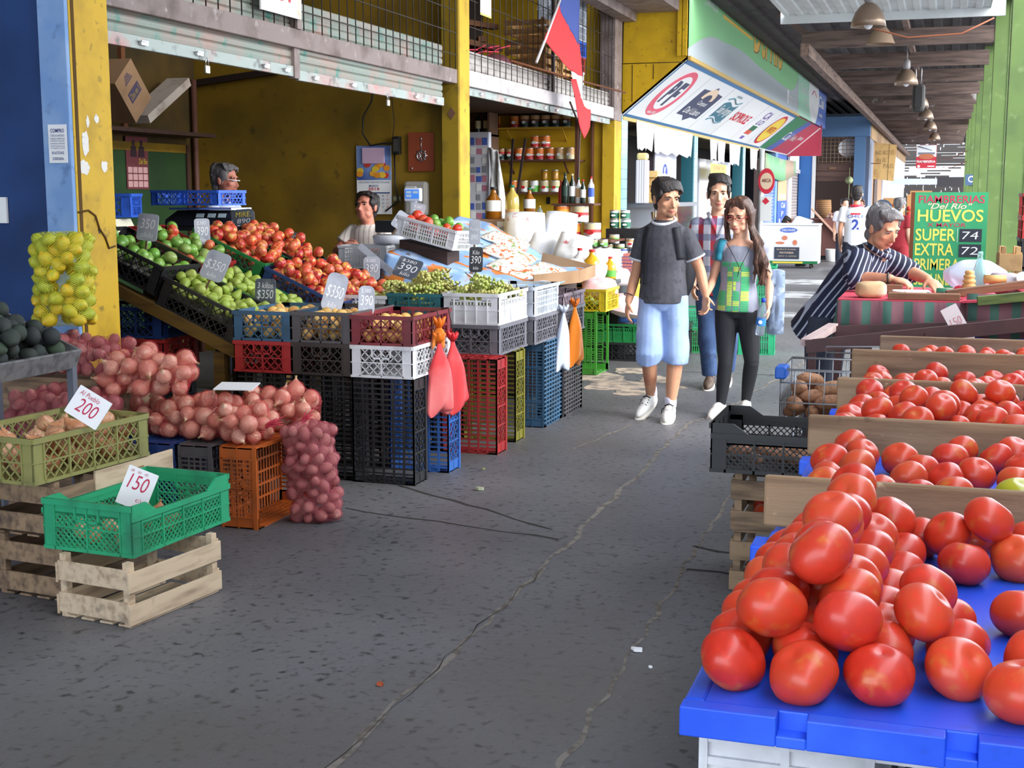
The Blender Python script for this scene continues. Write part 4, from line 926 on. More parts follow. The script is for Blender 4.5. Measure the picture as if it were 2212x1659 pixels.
for c, (xc, top, spots) in enumerate(((XB[0],.92,[(-.1,-.2),(.08,-.22),(-.09,-.06),(.1,-.08),(0,.08),(-.1,.16),(.1,.2),(0,-.14),(.0,.02)]),(XB[1],.92,[(-.11,-.2),(.06,-.22),(-.05,-.08),(.1,-.06),(-.1,.06),(.05,.1),(0,.22),(0,-.16),(.02,-.03),(0,.08)]),(XB[2],.88,[(.08,-.2),(.08,0),(-.06,.05),(.05,.18),(.06,.06)]))):
    for j, (dx, dy) in enumerate(spots):
        lay = j >= (7,7,4)[c]; z = top + (.07 if lay else 0) + (.03 if c == 1 else 0)
        b = GB[gi] if gi < 4 else dup(GB[gi % 4])
        gi += 1; b.location = (xc+dx, 8.16+dy, z); b.rotation_euler = (rng.uniform(-.3,.3), rng.uniform(-.25,.25), rng.uniform(0,6.28)); b['label'] = gl[c]; b['group'] = ('grapes of the white crate','grapes of the teal crate','grapes of the pale crate')[c]
for c, xc in enumerate(XB):      # wrapping paper that bears the grapes
    a = MB(); a.b2((-.165,-.28,0),(.165,.28,.115 if c < 2 else .075)); tag(a.build('packing_pad', flat('packing_paper',(150,160,110),.9), loc=(xc,8.16,.803)), ('packing under the grapes in the white crate','packing under the grapes in the teal crate','packing under the grapes in the pale crate')[c], 'packing')
for (x,y,z,r) in drop(14, -2.96,-2.64, 8.55,9.08, (.034,.038), .87, lambda x,y: 1.02, 40): put(MPR, 'pear', (x,y,z), rrot(), r, 'green pear in the light grey crate behind the white grape crate', 'pear', 'pears of the light grey crate')
a = MB(); a.b2((-.17,-.28,0),(.17,.28,.06)); tag(a.build('packing_pad', MATS['packing_paper'], loc=(-2.8,8.8,.803)), 'packing under the pears in the light grey crate', 'packing')
# ================================================================ LEFT FOREGROUND: crates, sacks, avocados
WPAL = mat('pale_pine', (206,184,156), .8, mix=[((150,126,104), 4, .45, .75, (1,7,7)), ((96,84,80), 9, .62, .8)])
WOLD = mat('old_pine', (150,124,98), .85, mix=[((96,78,64), 4, .42, .7, (1,7,7)), ((60,54,54), 8, .62, .78)])
def wood_crate(label, loc, rz, L, W, H, m, rows=2, group=None, tint=None, bottom=True):
    t = thing('wooden_crate', label, 'crate', loc, rz, group)
    for sx in (-1,1):
        for sy in (-1,1):
            a = MB(); a.b2((-.0155,-.0155,0),(.0155,.0155,H)); a.build('corner_post', m, t, loc=(sx*(L/2-.028),sy*(W/2-.028),0), bevel=.002)
    g = H/rows
    for i in range(rows):
        z0, z1 = i*g+.012, i*g+g*.72
        for sy in (-1,1):
            a = MB(); a.b2((-L/2,-.005,z0),(L/2,.005,z1)); a.build('side_board', m, t, loc=(0,sy*(W/2-.006),0), bevel=.0015)
        for sx in (-1,1):
            a = MB(); a.b2((-.005,-W/2+.012,z0+.01),(.005,W/2-.012,z1+.01)); a.build('end_board', tint if tint and i == rows-1 else m, t, loc=(sx*(L/2-.007),0,0), bevel=.0015)
    if bottom:
        for k in range(4):
            a = MB(); a.b2((-L/2+.012,-W/2+.01+k*W/4,.002),(L/2-.012,-W/2+k*W/4+W/4-.02,.01)); a.build('bottom_board', m, t)
    return t
Zr = radians
wood_crate('pale wooden crate on the ground under the green crate', (-2.98,4.38,0), Zr(82), .54, .37, .25, WPAL)
crate('green crate with the 150 price card on the pale wooden crate', 'green', (-3.055,4.5,.252), (.64,.42,.2), 'fine', Zr(86), base='solid', cut=True)
wood_crate('brown wooden crate at the very left, bottom of its stack', (-3.42,4.56,0), Zr(84), .52, .37, .25, WOLD)
wood_crate('brown wooden crate with a pale plank, upper one under the olive onion crate', (-3.46,4.58,.251), Zr(84), .54, .37, .24, WOLD)
a = MB(); a.b2((-.26,-.006,0),(.26,.006,.09)); tag(a.build('plank', WPAL, loc=(-3.262,4.78,.40), rot=(0,0,Zr(86)), bevel=.002), 'pale plank standing along the wooden crate behind the green crate', 'plank')
crate('olive crate of brown onions with the 200 price card', 'olive', (-3.5,4.55,.495), (.68,.44,.185), 'diamond', Zr(84), base='solid')
for (x,y,z,r) in drop(46, -.32, .32, -.2, .2, (.036,.046), .008, lambda x,y: .205+.03*(1-abs(x)/.3), 40):
    c, s = cos(Zr(84)), sin(Zr(84)); put(MOB, 'onion', (-3.5+x*c-y*s,4.55+x*s+y*c,.495+z), (rng.uniform(-.9,.9),rng.uniform(-.9,.9),rng.uniform(0,6)), r, 'brown onion in the olive crate on the left', 'onion', 'onions of the olive crate')
for (x,y,z,r) in drop(12, -.3, .3, -.19, .19, (.032,.04), .008, None, 30):
    c, s = cos(Zr(86)), sin(Zr(86)); put(MOB, 'onion', (-3.055+x*c-y*s,4.5+x*s+y*c,.252+z), (rng.uniform(-.9,.9),rng.uniform(-.9,.9),rng.uniform(0,6)), r, 'brown onion at the bottom of the green crate', 'onion', 'onions of the green crate')
# row of crates on their long sides under the onion sacks
crate('orange crate on its side opening towards the aisle under the onion sacks', 'orange', (-3.31,5.86,.2), (.6,.4,.2), 'slot', stand='o', base='grid')
crate('grey crate on its side behind the orange one', 'dgrey', (-3.53,5.82,.2), (.56,.4,.19), 'slot', stand='o')
crate('dark blue crate on its side second from the orange one', 'dblue', (-3.74,5.82,.2), (.56,.4,.19), 'diamond', stand='o')
crate('royal blue crate on its side third from the orange one', 'dblue', (-3.95,5.82,.2), (.56,.4,.19), 'diamond', stand='o')
crate('black crate on its side in the shade at the end of the row', 'black', (-4.16,5.82,.2), (.56,.4,.19), 'diamond', stand='o')
# net sacks
NETO = mat('pink_net', (220,76,84), .5, net=(.0085,.13)); NETP = mat('magenta_net', (176,74,88), .55, net=(.008,.2)); NETL = mat('yellow_net', (222,226,70), .5, net=(.01,.17))
def net_sack(label, M, items, me, name, lab, cat, grp, netmat, axis, L0, L1, cen, sc=lambda r: r, tuft=None, nphi=44, nz=34, fz=None):
    t = thing('net_sack', label, 'sack', (0,0,0)); t.matrix_world = M
    mb = hull_net(items, axis, None, L0, L1, cen, nphi, nz, flat=fz); mb.build('net', netmat, t)
    if tuft:
        a = MB(); p = V(tuft[0]); d = V(tuft[1])
        for k in range(9):
            q = V((cos(k*.7),sin(k*.7),sin(k*1.9)))*.02; a.tube([p, p+d*.5+q*.5, p+d+q*(1.2+.5*sin(k))], [.012,.005,.002], 5)
        a.tube([p-d*.12, p+d*.15], .013, 8); a.build('tied_end', mat('net_rope', (200,60,80), .6) if netmat != NETL else flat('yellow_rope',(214,210,80)), t)
    for i, (x,y,z,r) in enumerate(items):
        m = me[i % len(me)] if isinstance(me, list) else me
        put(m, name, (x,y,z), rrot(), sc(r), lab, cat, grp, M)
    return t
def sackfill(n, a, b, h, rr, R, taper=.85, cull=.5):
    def inside(x, y, r): return (x/(a-r*.9))**2+(y/(b-r*.9))**2 < 1
    its = drop(n, -a, a, -b, b, rr, 0, lambda x,y: h, 40, inside, R)
    return [i for i in its if (i[0]/a)**2+(i[1]/b)**2 > cull*cull or i[2] > h-.1]
def ellipse_lie(n, L, w, h, rr, R):
    def hm(x, y): return .06+(h-.06)*sqrt(max(.05, 1-(abs(x)/(L/2))**3*.75))*sqrt(max(.02,1-(y/(w/2))**2*.8))
    return drop(n, -L/2, L/2, -w/2, w/2, rr, 0, hm, 50, None, R)
R1 = random.Random(11)
its = sackfill(170, .17, .155, .47, (.03,.037), R1)
net_sack('yellow net sack of lemons standing against the blue pillar', Matrix.Translation((-4.25,5.68,.955)), its, MLE, 'lemon', 'lemon in the yellow net sack', 'lemon', 'lemons in the net sack', NETL, 2, 0, .475, (0,0), lambda r: r*.97, None, 48, 44)
its = sackfill(230, .15, .14, .5, (.027,.035), R1)
net_sack('red net sack of potatoes standing on the floor by the orange crate', Matrix.Translation((-2.93,5.83,.002)) @ Matrix.Rotation(Zr(-5),4,'Y'), its, MPT, 'potato', 'red potato in the net sack standing on the floor', 'potato', 'potatoes in the standing sack', NETP, 2, 0, .51, (0,0), lambda r: r*.92, ((-.02,0,.5),(.03,0,.03)), 48, 46)
# onion sacks on top of the crate row
def lie(label, loc, rz, n, L, w, h, lab, grp, tuft=True, rx=0):
    M = Matrix.Translation(loc) @ Matrix.Rotation(rz,4,'Z') @ Matrix.Rotation(rx,4,'Y')
    it = ellipse_lie(n, L, w, h, (.036,.05), R1)
    net_sack(label, M, it, MOR, 'onion', lab, 'onion', grp, NETO, 0, -L/2+.0, L/2-.0, (0,h*.42), lambda r: r*.95, ((L/2-.03,0,.08),(.09,0,.03)) if tuft else None, 44, 40, .0)
lie('pink net sack of onions lying across the orange crate', (-3.42,5.74,.405), Zr(-8), 46, .62, .3, .25, 'onion in the pink net sack lying on the orange crate', 'onions in the sack on the orange crate')
lie('pink net sack of onions lying behind, at the right end of the sacks', (-3.25,6.05,.405), Zr(12), 30, .44, .28, .27, 'onion in the pink net sack behind the orange crate', 'onions in the right hand sack', False)
lie('pink net sack of onions behind the price card crate, lowest of the left sacks', (-3.86,5.76,.405), Zr(6), 34, .5, .32, .24, 'onion in the pink net sack left under the upper sack', 'onions in the left lower sack', False)
lie('upper pink net sack of big onions in front of the red potato sacks', (-3.74,5.62,.63), Zr(20), 40, .48, .32, .28, 'onion in the upper pink net sack below the stand', 'onions in the upper sack', False)
# red potato sacks stacked behind, up to the lemons
def plie(label, loc, rz, n, L, w, h, lab, grp):
    M = Matrix.Translation(loc) @ Matrix.Rotation(rz,4,'Z'); it = drop(n, -L/2, L/2, -w/2, w/2, (.03,.037), .0, lambda x,y: .05+(h-.05)*sqrt(max(.04,1-(abs(x)/(L/2))**3*.8))*sqrt(max(.03,1-(y/(w/2))**2*.85)), 45, None, R1)
    it = [i for i in it if i[2] > h*.45 or i[1] < -w*.2]
    net_sack(label, M, it, MPT, 'potato', lab, 'potato', grp, NETP, 0, -L/2, L/2, (0,h*.4), lambda r: r*.92, None, 40, 34, .0)
plie('red net sack of potatoes lying under the lemons', (-4.2,5.66,.72), Zr(4), 110, .66, .4, .24, 'red potato in the sack under the lemons', 'potatoes under the lemons')
plie('red net sack of potatoes lying left behind the upper onion sack', (-4.0,5.36,.52), Zr(-6), 80, .6, .36, .24, 'red potato in the sack behind the upper onion sack', 'potatoes behind the onion sack')
plie('red net sack of potatoes at the bottom left of the pile', (-4.3,5.5,.405), Zr(2), 60, .6, .36, .24, 'red potato in the lowest red sack', 'potatoes in the lowest red sack')
a = MB(); a.b2((-.33,-.2,0),(.33,.2,.3)); tag(a.build('wooden_box', WOLD, loc=(-4.22,5.72,.405), bevel=.004), 'wooden box carrying the red potato sacks behind the onions', 'box')
a = MB(); a.b2((-.33,-.18,0),(.33,.18,.405)); tag(a.build('wooden_box', WOLD, loc=(-4.02,5.3,.0), bevel=.004), 'wooden box on the ground under the left potato sack', 'box')
# avocado tray on a post
t = thing('avocado_tray', 'grey metal edged tray of avocados at the left edge', 'tray', (-3.69,4.53,.865))
TRM = mat('weathered_tray', (128,128,130), .6, .2, mix=[((90,88,90), 4, .45, .7, (.5,6,6))])
TLT = Matrix.Rotation(Zr(22),4,'Y')
for n_, lo, hi in (('base',(-.46,-.5,0),(0,.45,.012)),('front_edge',(-.004,-.51,-.02),(.01,.46,.07)),('rear_edge',(-.475,-.51,-.02),(-.46,.46,.07)),('side_edge',(-.46,.45,-.02),(0,.462,.07)),('side_edge',(-.46,-.512,-.02),(0,-.5,.07))):
    a = MB(); a.b2(lo, hi); a.xf(TLT); a.build(n_, TRM, t, bevel=.003)
for x, z in ((-.01,.0),(-.42,.165)):
    for y in (-.48,.44):
        a = MB(); a.b2((x-.016,y-.016,-.862),(x+.016,y+.016,z)); a.build('leg', flat('leg_grey',(96,100,112),.5), t)
Ma = Matrix.Translation((-3.69,4.53,.865)) @ TLT @ Matrix.Translation((0,0,.013))
for (x,y,z,r) in drop(84, -.45, -.01, -.49, .44, (.036,.043), 0, lambda x,y: .09+.11*max(0,1-abs(y)/.7), 45): put(MAV, 'avocado', (x,y,z), (rng.uniform(1.2,1.9),rng.uniform(-.5,.5),rng.uniform(0,6)), r*.95, 'dark avocado in the metal edged tray', 'avocado', 'avocados in the tray', Ma)

# ================================================================ PRICE CARDS
SLATE = mat('slate_card', (84,90,102), .5, mix=[((130,134,146), 12, .5, .75)]); CARDG = mat('grey_card', (176,180,192), .45, mix=[((150,154,168), 10, .5, .7)]); CARDW = flat('white_card',(236,236,240),.5)
CHALK = flat('chalk',(240,240,244),.7); MGI = flat('magenta_ink',(190,36,76),.6)
def rrect(w, h, r=.02, n=4):
    o = []
    for cx, cy, a0 in ((w/2-r,h-r,0),(-w/2+r,h-r,1),(-w/2+r,r,2),(w/2-r,r,3)):
        for k in range(n+1): q = (a0+k/n)*pi/2; o.append((cx+r*cos(q), cy+r*sin(q)))
    return o
def price(label, loc, w, h, lines, m, ink=CHALK, rz=0, tilt=.1, roll=0, stick=.12, name='price_card', edge=.02):
    t = thing(name, label, 'price card', loc, (-tilt, roll, rz)); F = frame((0,0,0),(1,0,0),(0,0,1))
    a = MB(); a.poly(rrect(w,h,edge), F, -.004); a.build('card', m, t)
    if lines:
        a = MB()
        for (s, x, y, tw, th, mi) in lines: a.text(s, F, x*w-w/2, y*h, tw*w, th*h, .15, -.004, .0015, mi)
        a.build('lettering', [ink, flat('yellow_chalk',(240,214,60))], t)
    if stick:
        a = MB(); a.b2((-.006,.002,-stick),(.006,.008,h*.6)); a.build('stick', flat('stick_brown',(110,80,60)), t)
    return t
P390 = [('390',.12,.34,.76,.34,0),('kilo',.3,.1,.4,.16,0),('$380',.15,.74,.6,.16,0)]
P350 = [('$350',.1,.32,.8,.36,0),('kilo',.3,.1,.4,.15,0)]
price('grey price card 350 in the green apples by the yellow pillar', (-4.63,7.0,1.335), .135, .165, [('350',.15,.45,.7,.35,0),('c/kilo',.2,.12,.6,.2,0)], CARDG, rz=.1, roll=.1, stick=.14)
price('narrow grey price card where green and red apples meet', (-4.6,7.6,1.29), .1, .17, P390, CARDG, rz=.7, stick=.1)
price('slate price card with yellow word above the red apples', (-4.8,8.5,1.31), .17, .2, [('MIRE..',.15,.72,.75,.18,1),('890',.2,.5,.6,.16,0),('390',.15,.14,.7,.3,0)], SLATE, rz=.1, roll=-.08, stick=.12, edge=.04)
price('tilted grey price card 350 over the pears', (-4.17,6.95,1.11), .16, .18, P350, CARDG, rz=0, roll=.3, tilt=.35, stick=.1, edge=.03)
price('grey price card 390 standing in the red apples', (-4.37,8.4,1.155), .175, .19, P390, SLATE, rz=.15, roll=-.12, stick=.16, edge=.045)
price('dark slate price card 3 kilos behind the peaches', (-3.94,7.2,.935), .14, .17, [('3 kilos',.12,.66,.76,.2,0),('$350',.1,.24,.8,.36,0)], SLATE, stick=.1)
price('tall bright price card leaning in the grey brown peach crate', (-3.43,7.05,.93), .125, .24, P350, CARDG, rz=.5, roll=.3, tilt=.3, stick=.05, edge=.04)
price('narrow bright price card in the maroon peach crate', (-3.15,6.95,.925), .1, .17, P390, CARDG, rz=.8, roll=.08, stick=.08, edge=.035)
price('pale price card left of the grapes', (-3.92,8.75,1.0), .12, .17, P390, CARDG, rz=.2, stick=.99, edge=.03)
price('white price card upper one on the post before the flowered cloth', (-3.22,9.0,1.255), .085, .18, [('Poroto',.12,.55,.76,.14,0),('890',.2,.2,.6,.2,0)], CARDG, rz=.1, stick=.2)
price('black slate card with chalk 390 under the white one on the post', (-3.2,8.97,1.06), .1, .18, [('Kilo',.25,.7,.5,.16,0),('390',.12,.34,.76,.3,0),('kilo',.3,.1,.4,.12,0)], flat('black_slate',(52,54,60)), rz=.1, stick=1.05)
price('grey price card lying tilted on the flowered cloth behind the grapes', (-3.83,9.12,1.0), .2, .17, P390, SLATE, rz=-.05, roll=.25, tilt=.6, stick=0)
price('grey price card standing in the tilted white crate of tomatoes', (-3.98,9.72,1.38), .11, .17, P390, CARDG, rz=.2, roll=.25, stick=.1)
price('second grey price card lying at the left end of the tilted white crate', (-4.06,9.55,1.35), .12, .14, P350, CARDG, rz=.4, roll=.6, stick=.05)
price('white price card 200 in magenta ink in the olive onion crate', (-3.28,4.44,.715), .155, .125, [('200',.2,.22,.6,.45,0),('Al Pueblo',.1,.74,.6,.16,0)], CARDW, MGI, rz=.1, roll=.5, tilt=.35, stick=0, edge=.004)
price('white price card 150 in magenta ink in the green crate', (-3.07,4.45,.37), .135, .16, [('150',.16,.45,.66,.38,0),('c/u',.6,.18,.25,.12,0),('* * *',.1,.86,.6,.08,0)], CARDW, MGI, rz=.05, roll=.3, tilt=.3, stick=0, edge=.004)
t = price('white card lying on the onion sack over the orange crate', (-3.3,5.68,.665), .2, .14, None, CARDW, rz=.2, tilt=1.45, stick=0, edge=.004)
# paper notice on the blue pillar
t = thing('paper_notice', 'white notice headed COMPRO on the blue pillar', 'notice', (-4.53,5.985,1.78)); F = frame((0,0,0),(1,0,0),(0,0,1))
a = MB(); a.rect(0,0,.115,.2,F,.003); a.build('sheet', PAPER, t); a = MB()
a.text('COMPRO',F,.015,.158,.085,.02,0,.02,.0045); a.text('TODO LO ANTIGUO',F,.015,.137,.085,.011,0,0,.0045)
for k, s in enumerate(('MUEBLES MARMOLES','LAMPARAS RELOJES','CUADROS CORTINAS','ADORNOS MUÑECAS DE LOZA','VAJILLAS')): a.text(s,F,.012,.122-k*.0125,.09,.008,0,0,.0045)
a.text('81673242',F,.02,.045,.075,.015,0,.01,.0045); a.text('23002606',F,.022,.015,.07,.015,0,.01,.0045); a.build('lettering', flat('ink_blue',(50,70,130)), t)
# ================================================================ HANGING BAGS
def bag(label, loc, w, h, m, rz, knot_m=None, seed=1, th=.05, handles=True):
    R = random.Random(seed); t = thing('plastic_bag', label, 'bag', loc, rz); n = 20; rings = []
    for i, (v, s) in enumerate(((0,.1),(.06,.14),(.13,.2),(.22,.42),(.32,.62),(.42,.8),(.55,.9),(.7,.98),(.85,1.04),(.94,1.06),(1,1.05))):
        ring = []
        for j in range(n):
            p = 2*pi*j/n; fold = .12*cos(5*p+seed+v*2)+.08*cos(9*p-seed)
            k = 1+.1*noise.noise(V((cos(p)*1.6,sin(p)*1.6,v*3+seed)))
            ring.append(V((w/2*s*cos(p)*k+.03*v*sin(seed)*w/.2, th*min(1,s*1.3)*(sin(p)*(.9-.5*v)+fold*1.3*v*(1 if sin(p) < 0 else .4)), -h*v+.05*v**3*sin(2.2*p+seed)*(1 if i > 7 else 0))))
        rings.append(ring)
    a = MB(); a.loft(rings); o = a.build('bag', m, t); sd_ = o.modifiers.new('s','SUBSURF'); sd_.levels = sd_.render_levels = 1
    a = MB()
    for k in range(6): q = V((cos(k*1.05),sin(k*1.05)*.6,.2+.6*R.random()))*.03; a.tube([(0,0,-.02),q*.8,q*1.6+V((0,0,.012))], [.012,.016,.005], 6)
    a.build('gathered_top', knot_m or m, t); return t
RBG = mat('red_film', (236,84,88), .3, mix=[((246,140,140), 3, .5, .7)], trans=.25, ior=1.1, bump=(7,.35)); OBG = mat('orange_film', (242,140,52), .3, mix=[((248,180,130), 3, .5, .7)], trans=.25, ior=1.1, bump=(7,.35)); WBG = mat('white_film', (214,222,238), .3, trans=.35, ior=1.1, bump=(7,.4))
OKN = flat('orange_knot',(232,116,24),.4); RKN = flat('red_knot',(206,36,44),.4)
bag('bundle of red plastic bags, left one under the orange knot', (-2.712,6.98,.80), .2, .42, RBG, 1.1, OKN, 3); bag('bundle of red plastic bags, right one with a red knot', (-2.70,7.16,.79), .24, .43, RBG, 1.3, RKN, 8)
bag('orange plastic knot hanging above the left red bag', (-2.715,6.99,.88), .09, .1, OBG, 1.2, OKN, 5)
bag('white plastic bag hanging before the dark grey crate on end', (-2.57,9.08,.80), .15, .42, WBG, 1.2, None, 4); bag('orange plastic bag hanging beside the white bag', (-2.56,9.34,.82), .2, .44, OBG, 1.25, OKN, 9)
for y, z0, z1, x in ((7.0,.95,.87,-2.745),(7.17,.955,.8,-2.74),(9.3,.91,.82,-2.58),(9.08,.9,.81,-2.59)):
    a = MB(); a.tube([(x-.03,y,z0),(x+.01,y,z0+.01),(x+.03,y,(z0+z1)/2),(x+.04,y,z1)], .004, 5); tag(a.build('hook', STEEL), 'wire hook on the crate rim above the '+('left red bag','right red bag','orange bag','white bag')[[7.0,7.17,9.3,9.08].index(y)], 'hook')
# ================================================================ INSIDE THE FRUIT SHOP
t = thing('scale_table', 'dark metal stand carrying the black scale behind the apples', 'table', (-5.42,9.05,0)); DM = flat('dark_metal',(30,28,32),.4)
a = MB(); a.b2((-.5,-.22,1.34),(.4,.22,1.37)); a.build('top', DM, t)
for x in (-.45,.35):
    for y in (-.2,.2):
        a = MB(); a.b2((x-.018,y-.018,0),(x+.018,y+.018,1.34)); a.build('leg', DM, t)
a = MB(); a.bar((-.45,-.2,1.2),(-.25,-.2,1.34),.02,.02); a.build('brace', DM, t)
t = thing('weighing_scale', 'black shop scale under the blue tray', 'scale', (-5.4,9.05,1.372))
a = MB(); a.loft([[(-.3,-.18,0),(.28,-.18,0),(.28,.18,0),(-.3,.18,0)],[(-.3,-.17,.05),(.28,-.17,.05),(.28,.18,.05),(-.3,.18,.05)],[(-.22,-.12,.12),(.24,-.12,.12),(.24,.16,.12),(-.22,.16,.12)]], sm=False); a.build('body', flat('scale_black',(28,28,32),.3), t, bevel=.006)
for x in (.0,.1,.19):
    a = MB(); a.box((x,-.156,.082),(.065,.004,.035), Matrix.Rotation(-.55,3,'X')); a.build('display', flat('lcd_pale',(176,196,206),.3), t)
a = MB(); a.b2((-.28,-.14,.125),(.26,.17,.14)); a.build('plate', CHROME, t)
crate('royal blue tray on the black scale', 'royal', (-5.5,9.05,1.53), (.58,.42,.115), 'diamond', 0, base='solid')
t = thing('side_table', 'low dark table half hidden behind the yellow pillar', 'table', (-5.85,8.2,0)); a = MB(); a.b2((-.4,-.25,1.26),(.25,.3,1.3)); a.build('top', DM, t); a = MB(); a.b2((-.1,-.03,0),(0,.05,1.26)); a.build('leg', DM, t)
crate('blue crate behind the yellow pillar above the green apples', 'royal', (-5.82,8.25,1.45), (.5,.34,.17), 'diamond', .35)
t = thing('hanging_scale', 'cream housing of a scale just right of the yellow pillar', 'scale', (-5.7,8.18,1.301)); a = MB(); a.loft([[(-.16,-.12,0),(.16,-.12,0),(.16,.12,0),(-.16,.12,0)],[(-.1,-.1,.14),(.1,-.1,.14),(.1,.1,.14),(-.1,.1,.14)]], sm=False); a.build('housing', flat('cream_enamel',(226,222,196),.4), t)
# counter with white crate, kitchen scale, pole scale
t = thing('counter', 'dark counter under the white crate in front of the seated seller', 'counter', (-4.55,10.3,0)); a = MB(); a.b2((-.45,-.22,.97),(.45,.25,1.0)); a.build('top', DARKW, t); a = MB(); a.b2((-.42,-.2,.1),(.42,.22,.97)); a.build('front', DM, t)
crate('white slotted crate in front of the seated seller', 'white', (-4.6,10.22,1.003), (.42,.32,.19), 'slot', .08); crate('grey slotted crate under the counter edge behind the apples', 'grey', (-4.36,9.9,.85), (.5,.3,.15), 'slot', .05)
a = MB(); a.b2((-.25,-.15,0),(.25,.15,.849)); tag(a.build('wooden_box', DARKW, loc=(-4.36,9.9,0)), 'dark box under the grey slotted crate behind the apples', 'box')
t = thing('kitchen_scale', 'white and black scale dish beside the seated seller', 'scale', (-4.45,10.38,1.195)); a = MB(); a.lathe([(.14,0),(.16,.02),(.17,.07),(.15,.08),(.05,.06),(0,.06)], 20); a.build('dish', flat('dish_white',(214,216,226),.3), t); a = MB(); a.b2((-.12,-.1,.1),(.2,.12,.2)); a.build('body', flat('scale_black2',(34,34,38),.35), t, bevel=.01)
t = thing('pole_scale', 'electronic scale with a small blue display on a white pole', 'scale', (-4.22,10.3,1.0)); a = MB(); a.b2((-.14,-.14,0),(.14,.14,.1)); a.build('base', flat('scale_white',(206,208,216),.4), t, bevel=.01); a = MB(); a.b2((-.02,-.02,.1),(.02,.02,.56)); a.build('pole', MATS['scale_white'], t)
a = MB(); a.box((0,-.01,.61),(.15,.05,.11)); a.build('display', flat('display_white',(230,232,244),.3), t, bevel=.012); a = MB(); a.box((0,-.037,.615),(.125,.004,.075)); a.build('screen', mat('display_blue',(70,130,220),.3,emit=.35), t)
a = MB(); Fq = frame((0,-.041,.58),(1,0,0),(0,0,1)); a.rect(-.05,.04,-.005,.06,Fq,.001); a.rect(.01,.04,.055,.06,Fq,.001); a.rect(-.05,.01,-.005,.03,Fq,.001); a.build('digits', flat('lcd_digits',(206,226,244)), t)
# on the partition wall
t = thing('wall_calendar', 'fruit calendar MARZO 2014 on the yellow wall', 'calendar', (-5.51,11.99,1.42)); F = frame((0,-.004,0),(1,0,0),(0,0,1)); a = MB(); a.rect(0,.0,.37,.66,F,.003); a.build('sheet', PAPER, t)
a = MB(); a.rect(.005,.33,.365,.66,F,.005); a.build('picture', mat('calendar_blue',(64,84,160),.4,mix=[((150,180,230),2.5,.4,.7)]), t)
a = MB(); Rr = random.Random(5)
for k in range(13): a.disc((.03+.31*Rr.random(),.36+.13*Rr.random()), .035,.028, F, .006+.0004*k, 14, k % 4)
a.build('fruit_picture', [flat('print_orange',(236,150,36)), flat('print_red',(206,66,50)), flat('print_amber',(244,176,60)), flat('print_yellow',(236,200,60))], t)
a = MB(); a.text('MARZO',F,.13,.262,.1,.022,0,.01,.0045,1); a.text('2014',F,.12,.23,.12,.028,0,.02,.0045); a.text('CARLOS FUENTES  VENTA EFECTO DE GRANEL',F,.02,.3,.33,.016,0,0,.0045,1)
for r in range(5):
    for c in range(7): a.text(str(r*7+c+1) if r*7+c < 31 else ' ', F, .025+c*.048, .17-r*.036, .022, .018, 0, 0, .0045, 0 if c == 6 else 1)
a.rect(.02,.2,.35,.212,F,.0045,1); a.build('lettering', [RED, MATS['ink_blue']], t)
a = MB(); a.rect(.07,.49,.3,.64,F,.02); a.build('paper_pad', mat('pink_paper',(214,180,206),.6), t)
t = thing('wall_plaque', 'red brown board with a small silver ship wheel on the yellow wall', 'plaque', (-4.96,11.99,1.83)); a = MB(); a.rect(0,0,.27,.37,F,.015); a.build('board', flat('plaque_brown',(140,64,36),.5), t, bevel=.004)
a = MB(); c = V((.14,-.022,.15)); a.tube([c+V((.045*cos(k*pi/8),0,.045*sin(k*pi/8))) for k in range(16)], .007, 6, closed=True)
for k in range(8): a.tube([c, c+V((.065*cos(k*pi/4),0,.065*sin(k*pi/4)))], .004, 5)
a.tube([(.14,-.022,.2),(.14,-.022,.3)], .005, 5); a.ball((.14,-.022,.31), .012); a.ball((.04,-.02,.03), .012); a.build('ship_wheel', CHROME, t)
t = thing('meter_box', 'grey rounded electricity meter box on the yellow wall', 'meter', (-4.98,11.99,1.42)); a = MB(); a.box((.12,-.05,.15),(.24,.1,.33)); a.build('case', flat('meter_grey',(150,146,140),.5), t, bevel=.03); a = MB(); a.box((.08,-.105,.2),(.12,.02,.14)); a.build('window', flat('meter_window',(176,178,176),.3), t, bevel=.01)
t = thing('switch_box', 'black fuse box with hanging cables on the yellow wall', 'fuse box', (-5.1,11.99,1.98)); a = MB(); a.box((.03,-.03,.1),(.075,.06,.17)); a.build('case', BLACK, t, bevel=.006); a = MB(); a.box((.03,-.062,.1),(.05,.005,.12)); a.build('cover', CHROME, t)
a = MB(); a.tube([(-5.28,11.97,2.75),(-5.33,11.96,2.5),(-5.42,11.96,2.36),(-5.43,11.96,2.2),(-5.35,11.96,2.08),(-5.22,11.96,2.1),(-5.1,11.96,2.1)], .008, 6); a.tube([(-5.1,11.97,2.0),(-5.1,11.97,1.7),(-5.06,11.97,1.55),(-5.2,11.97,1.45)], .008, 6); a.tube([(-5.14,11.97,2.75),(-5.1,11.97,2.3),(-5.12,11.97,2.14)], .004, 5); tag(a.build('cable', BLACK), 'black cables looping down the yellow wall to the fuse box', 'cable')
t = thing('power_socket', 'double wall socket right of the calendar', 'socket', (-5.13,11.99,1.52)); a = MB(); a.rect(0,0,.1,.09,F,.012); a.build('plate', flat('socket_brown',(96,84,40)), t); a = MB(); a.rect(.012,.03,.042,.07,F,.014); a.build('outlet', flat('socket_cream',(160,156,130)), t); a = MB(); a.rect(.056,.03,.086,.07,F,.014); a.build('outlet', MATS['socket_cream'], t)
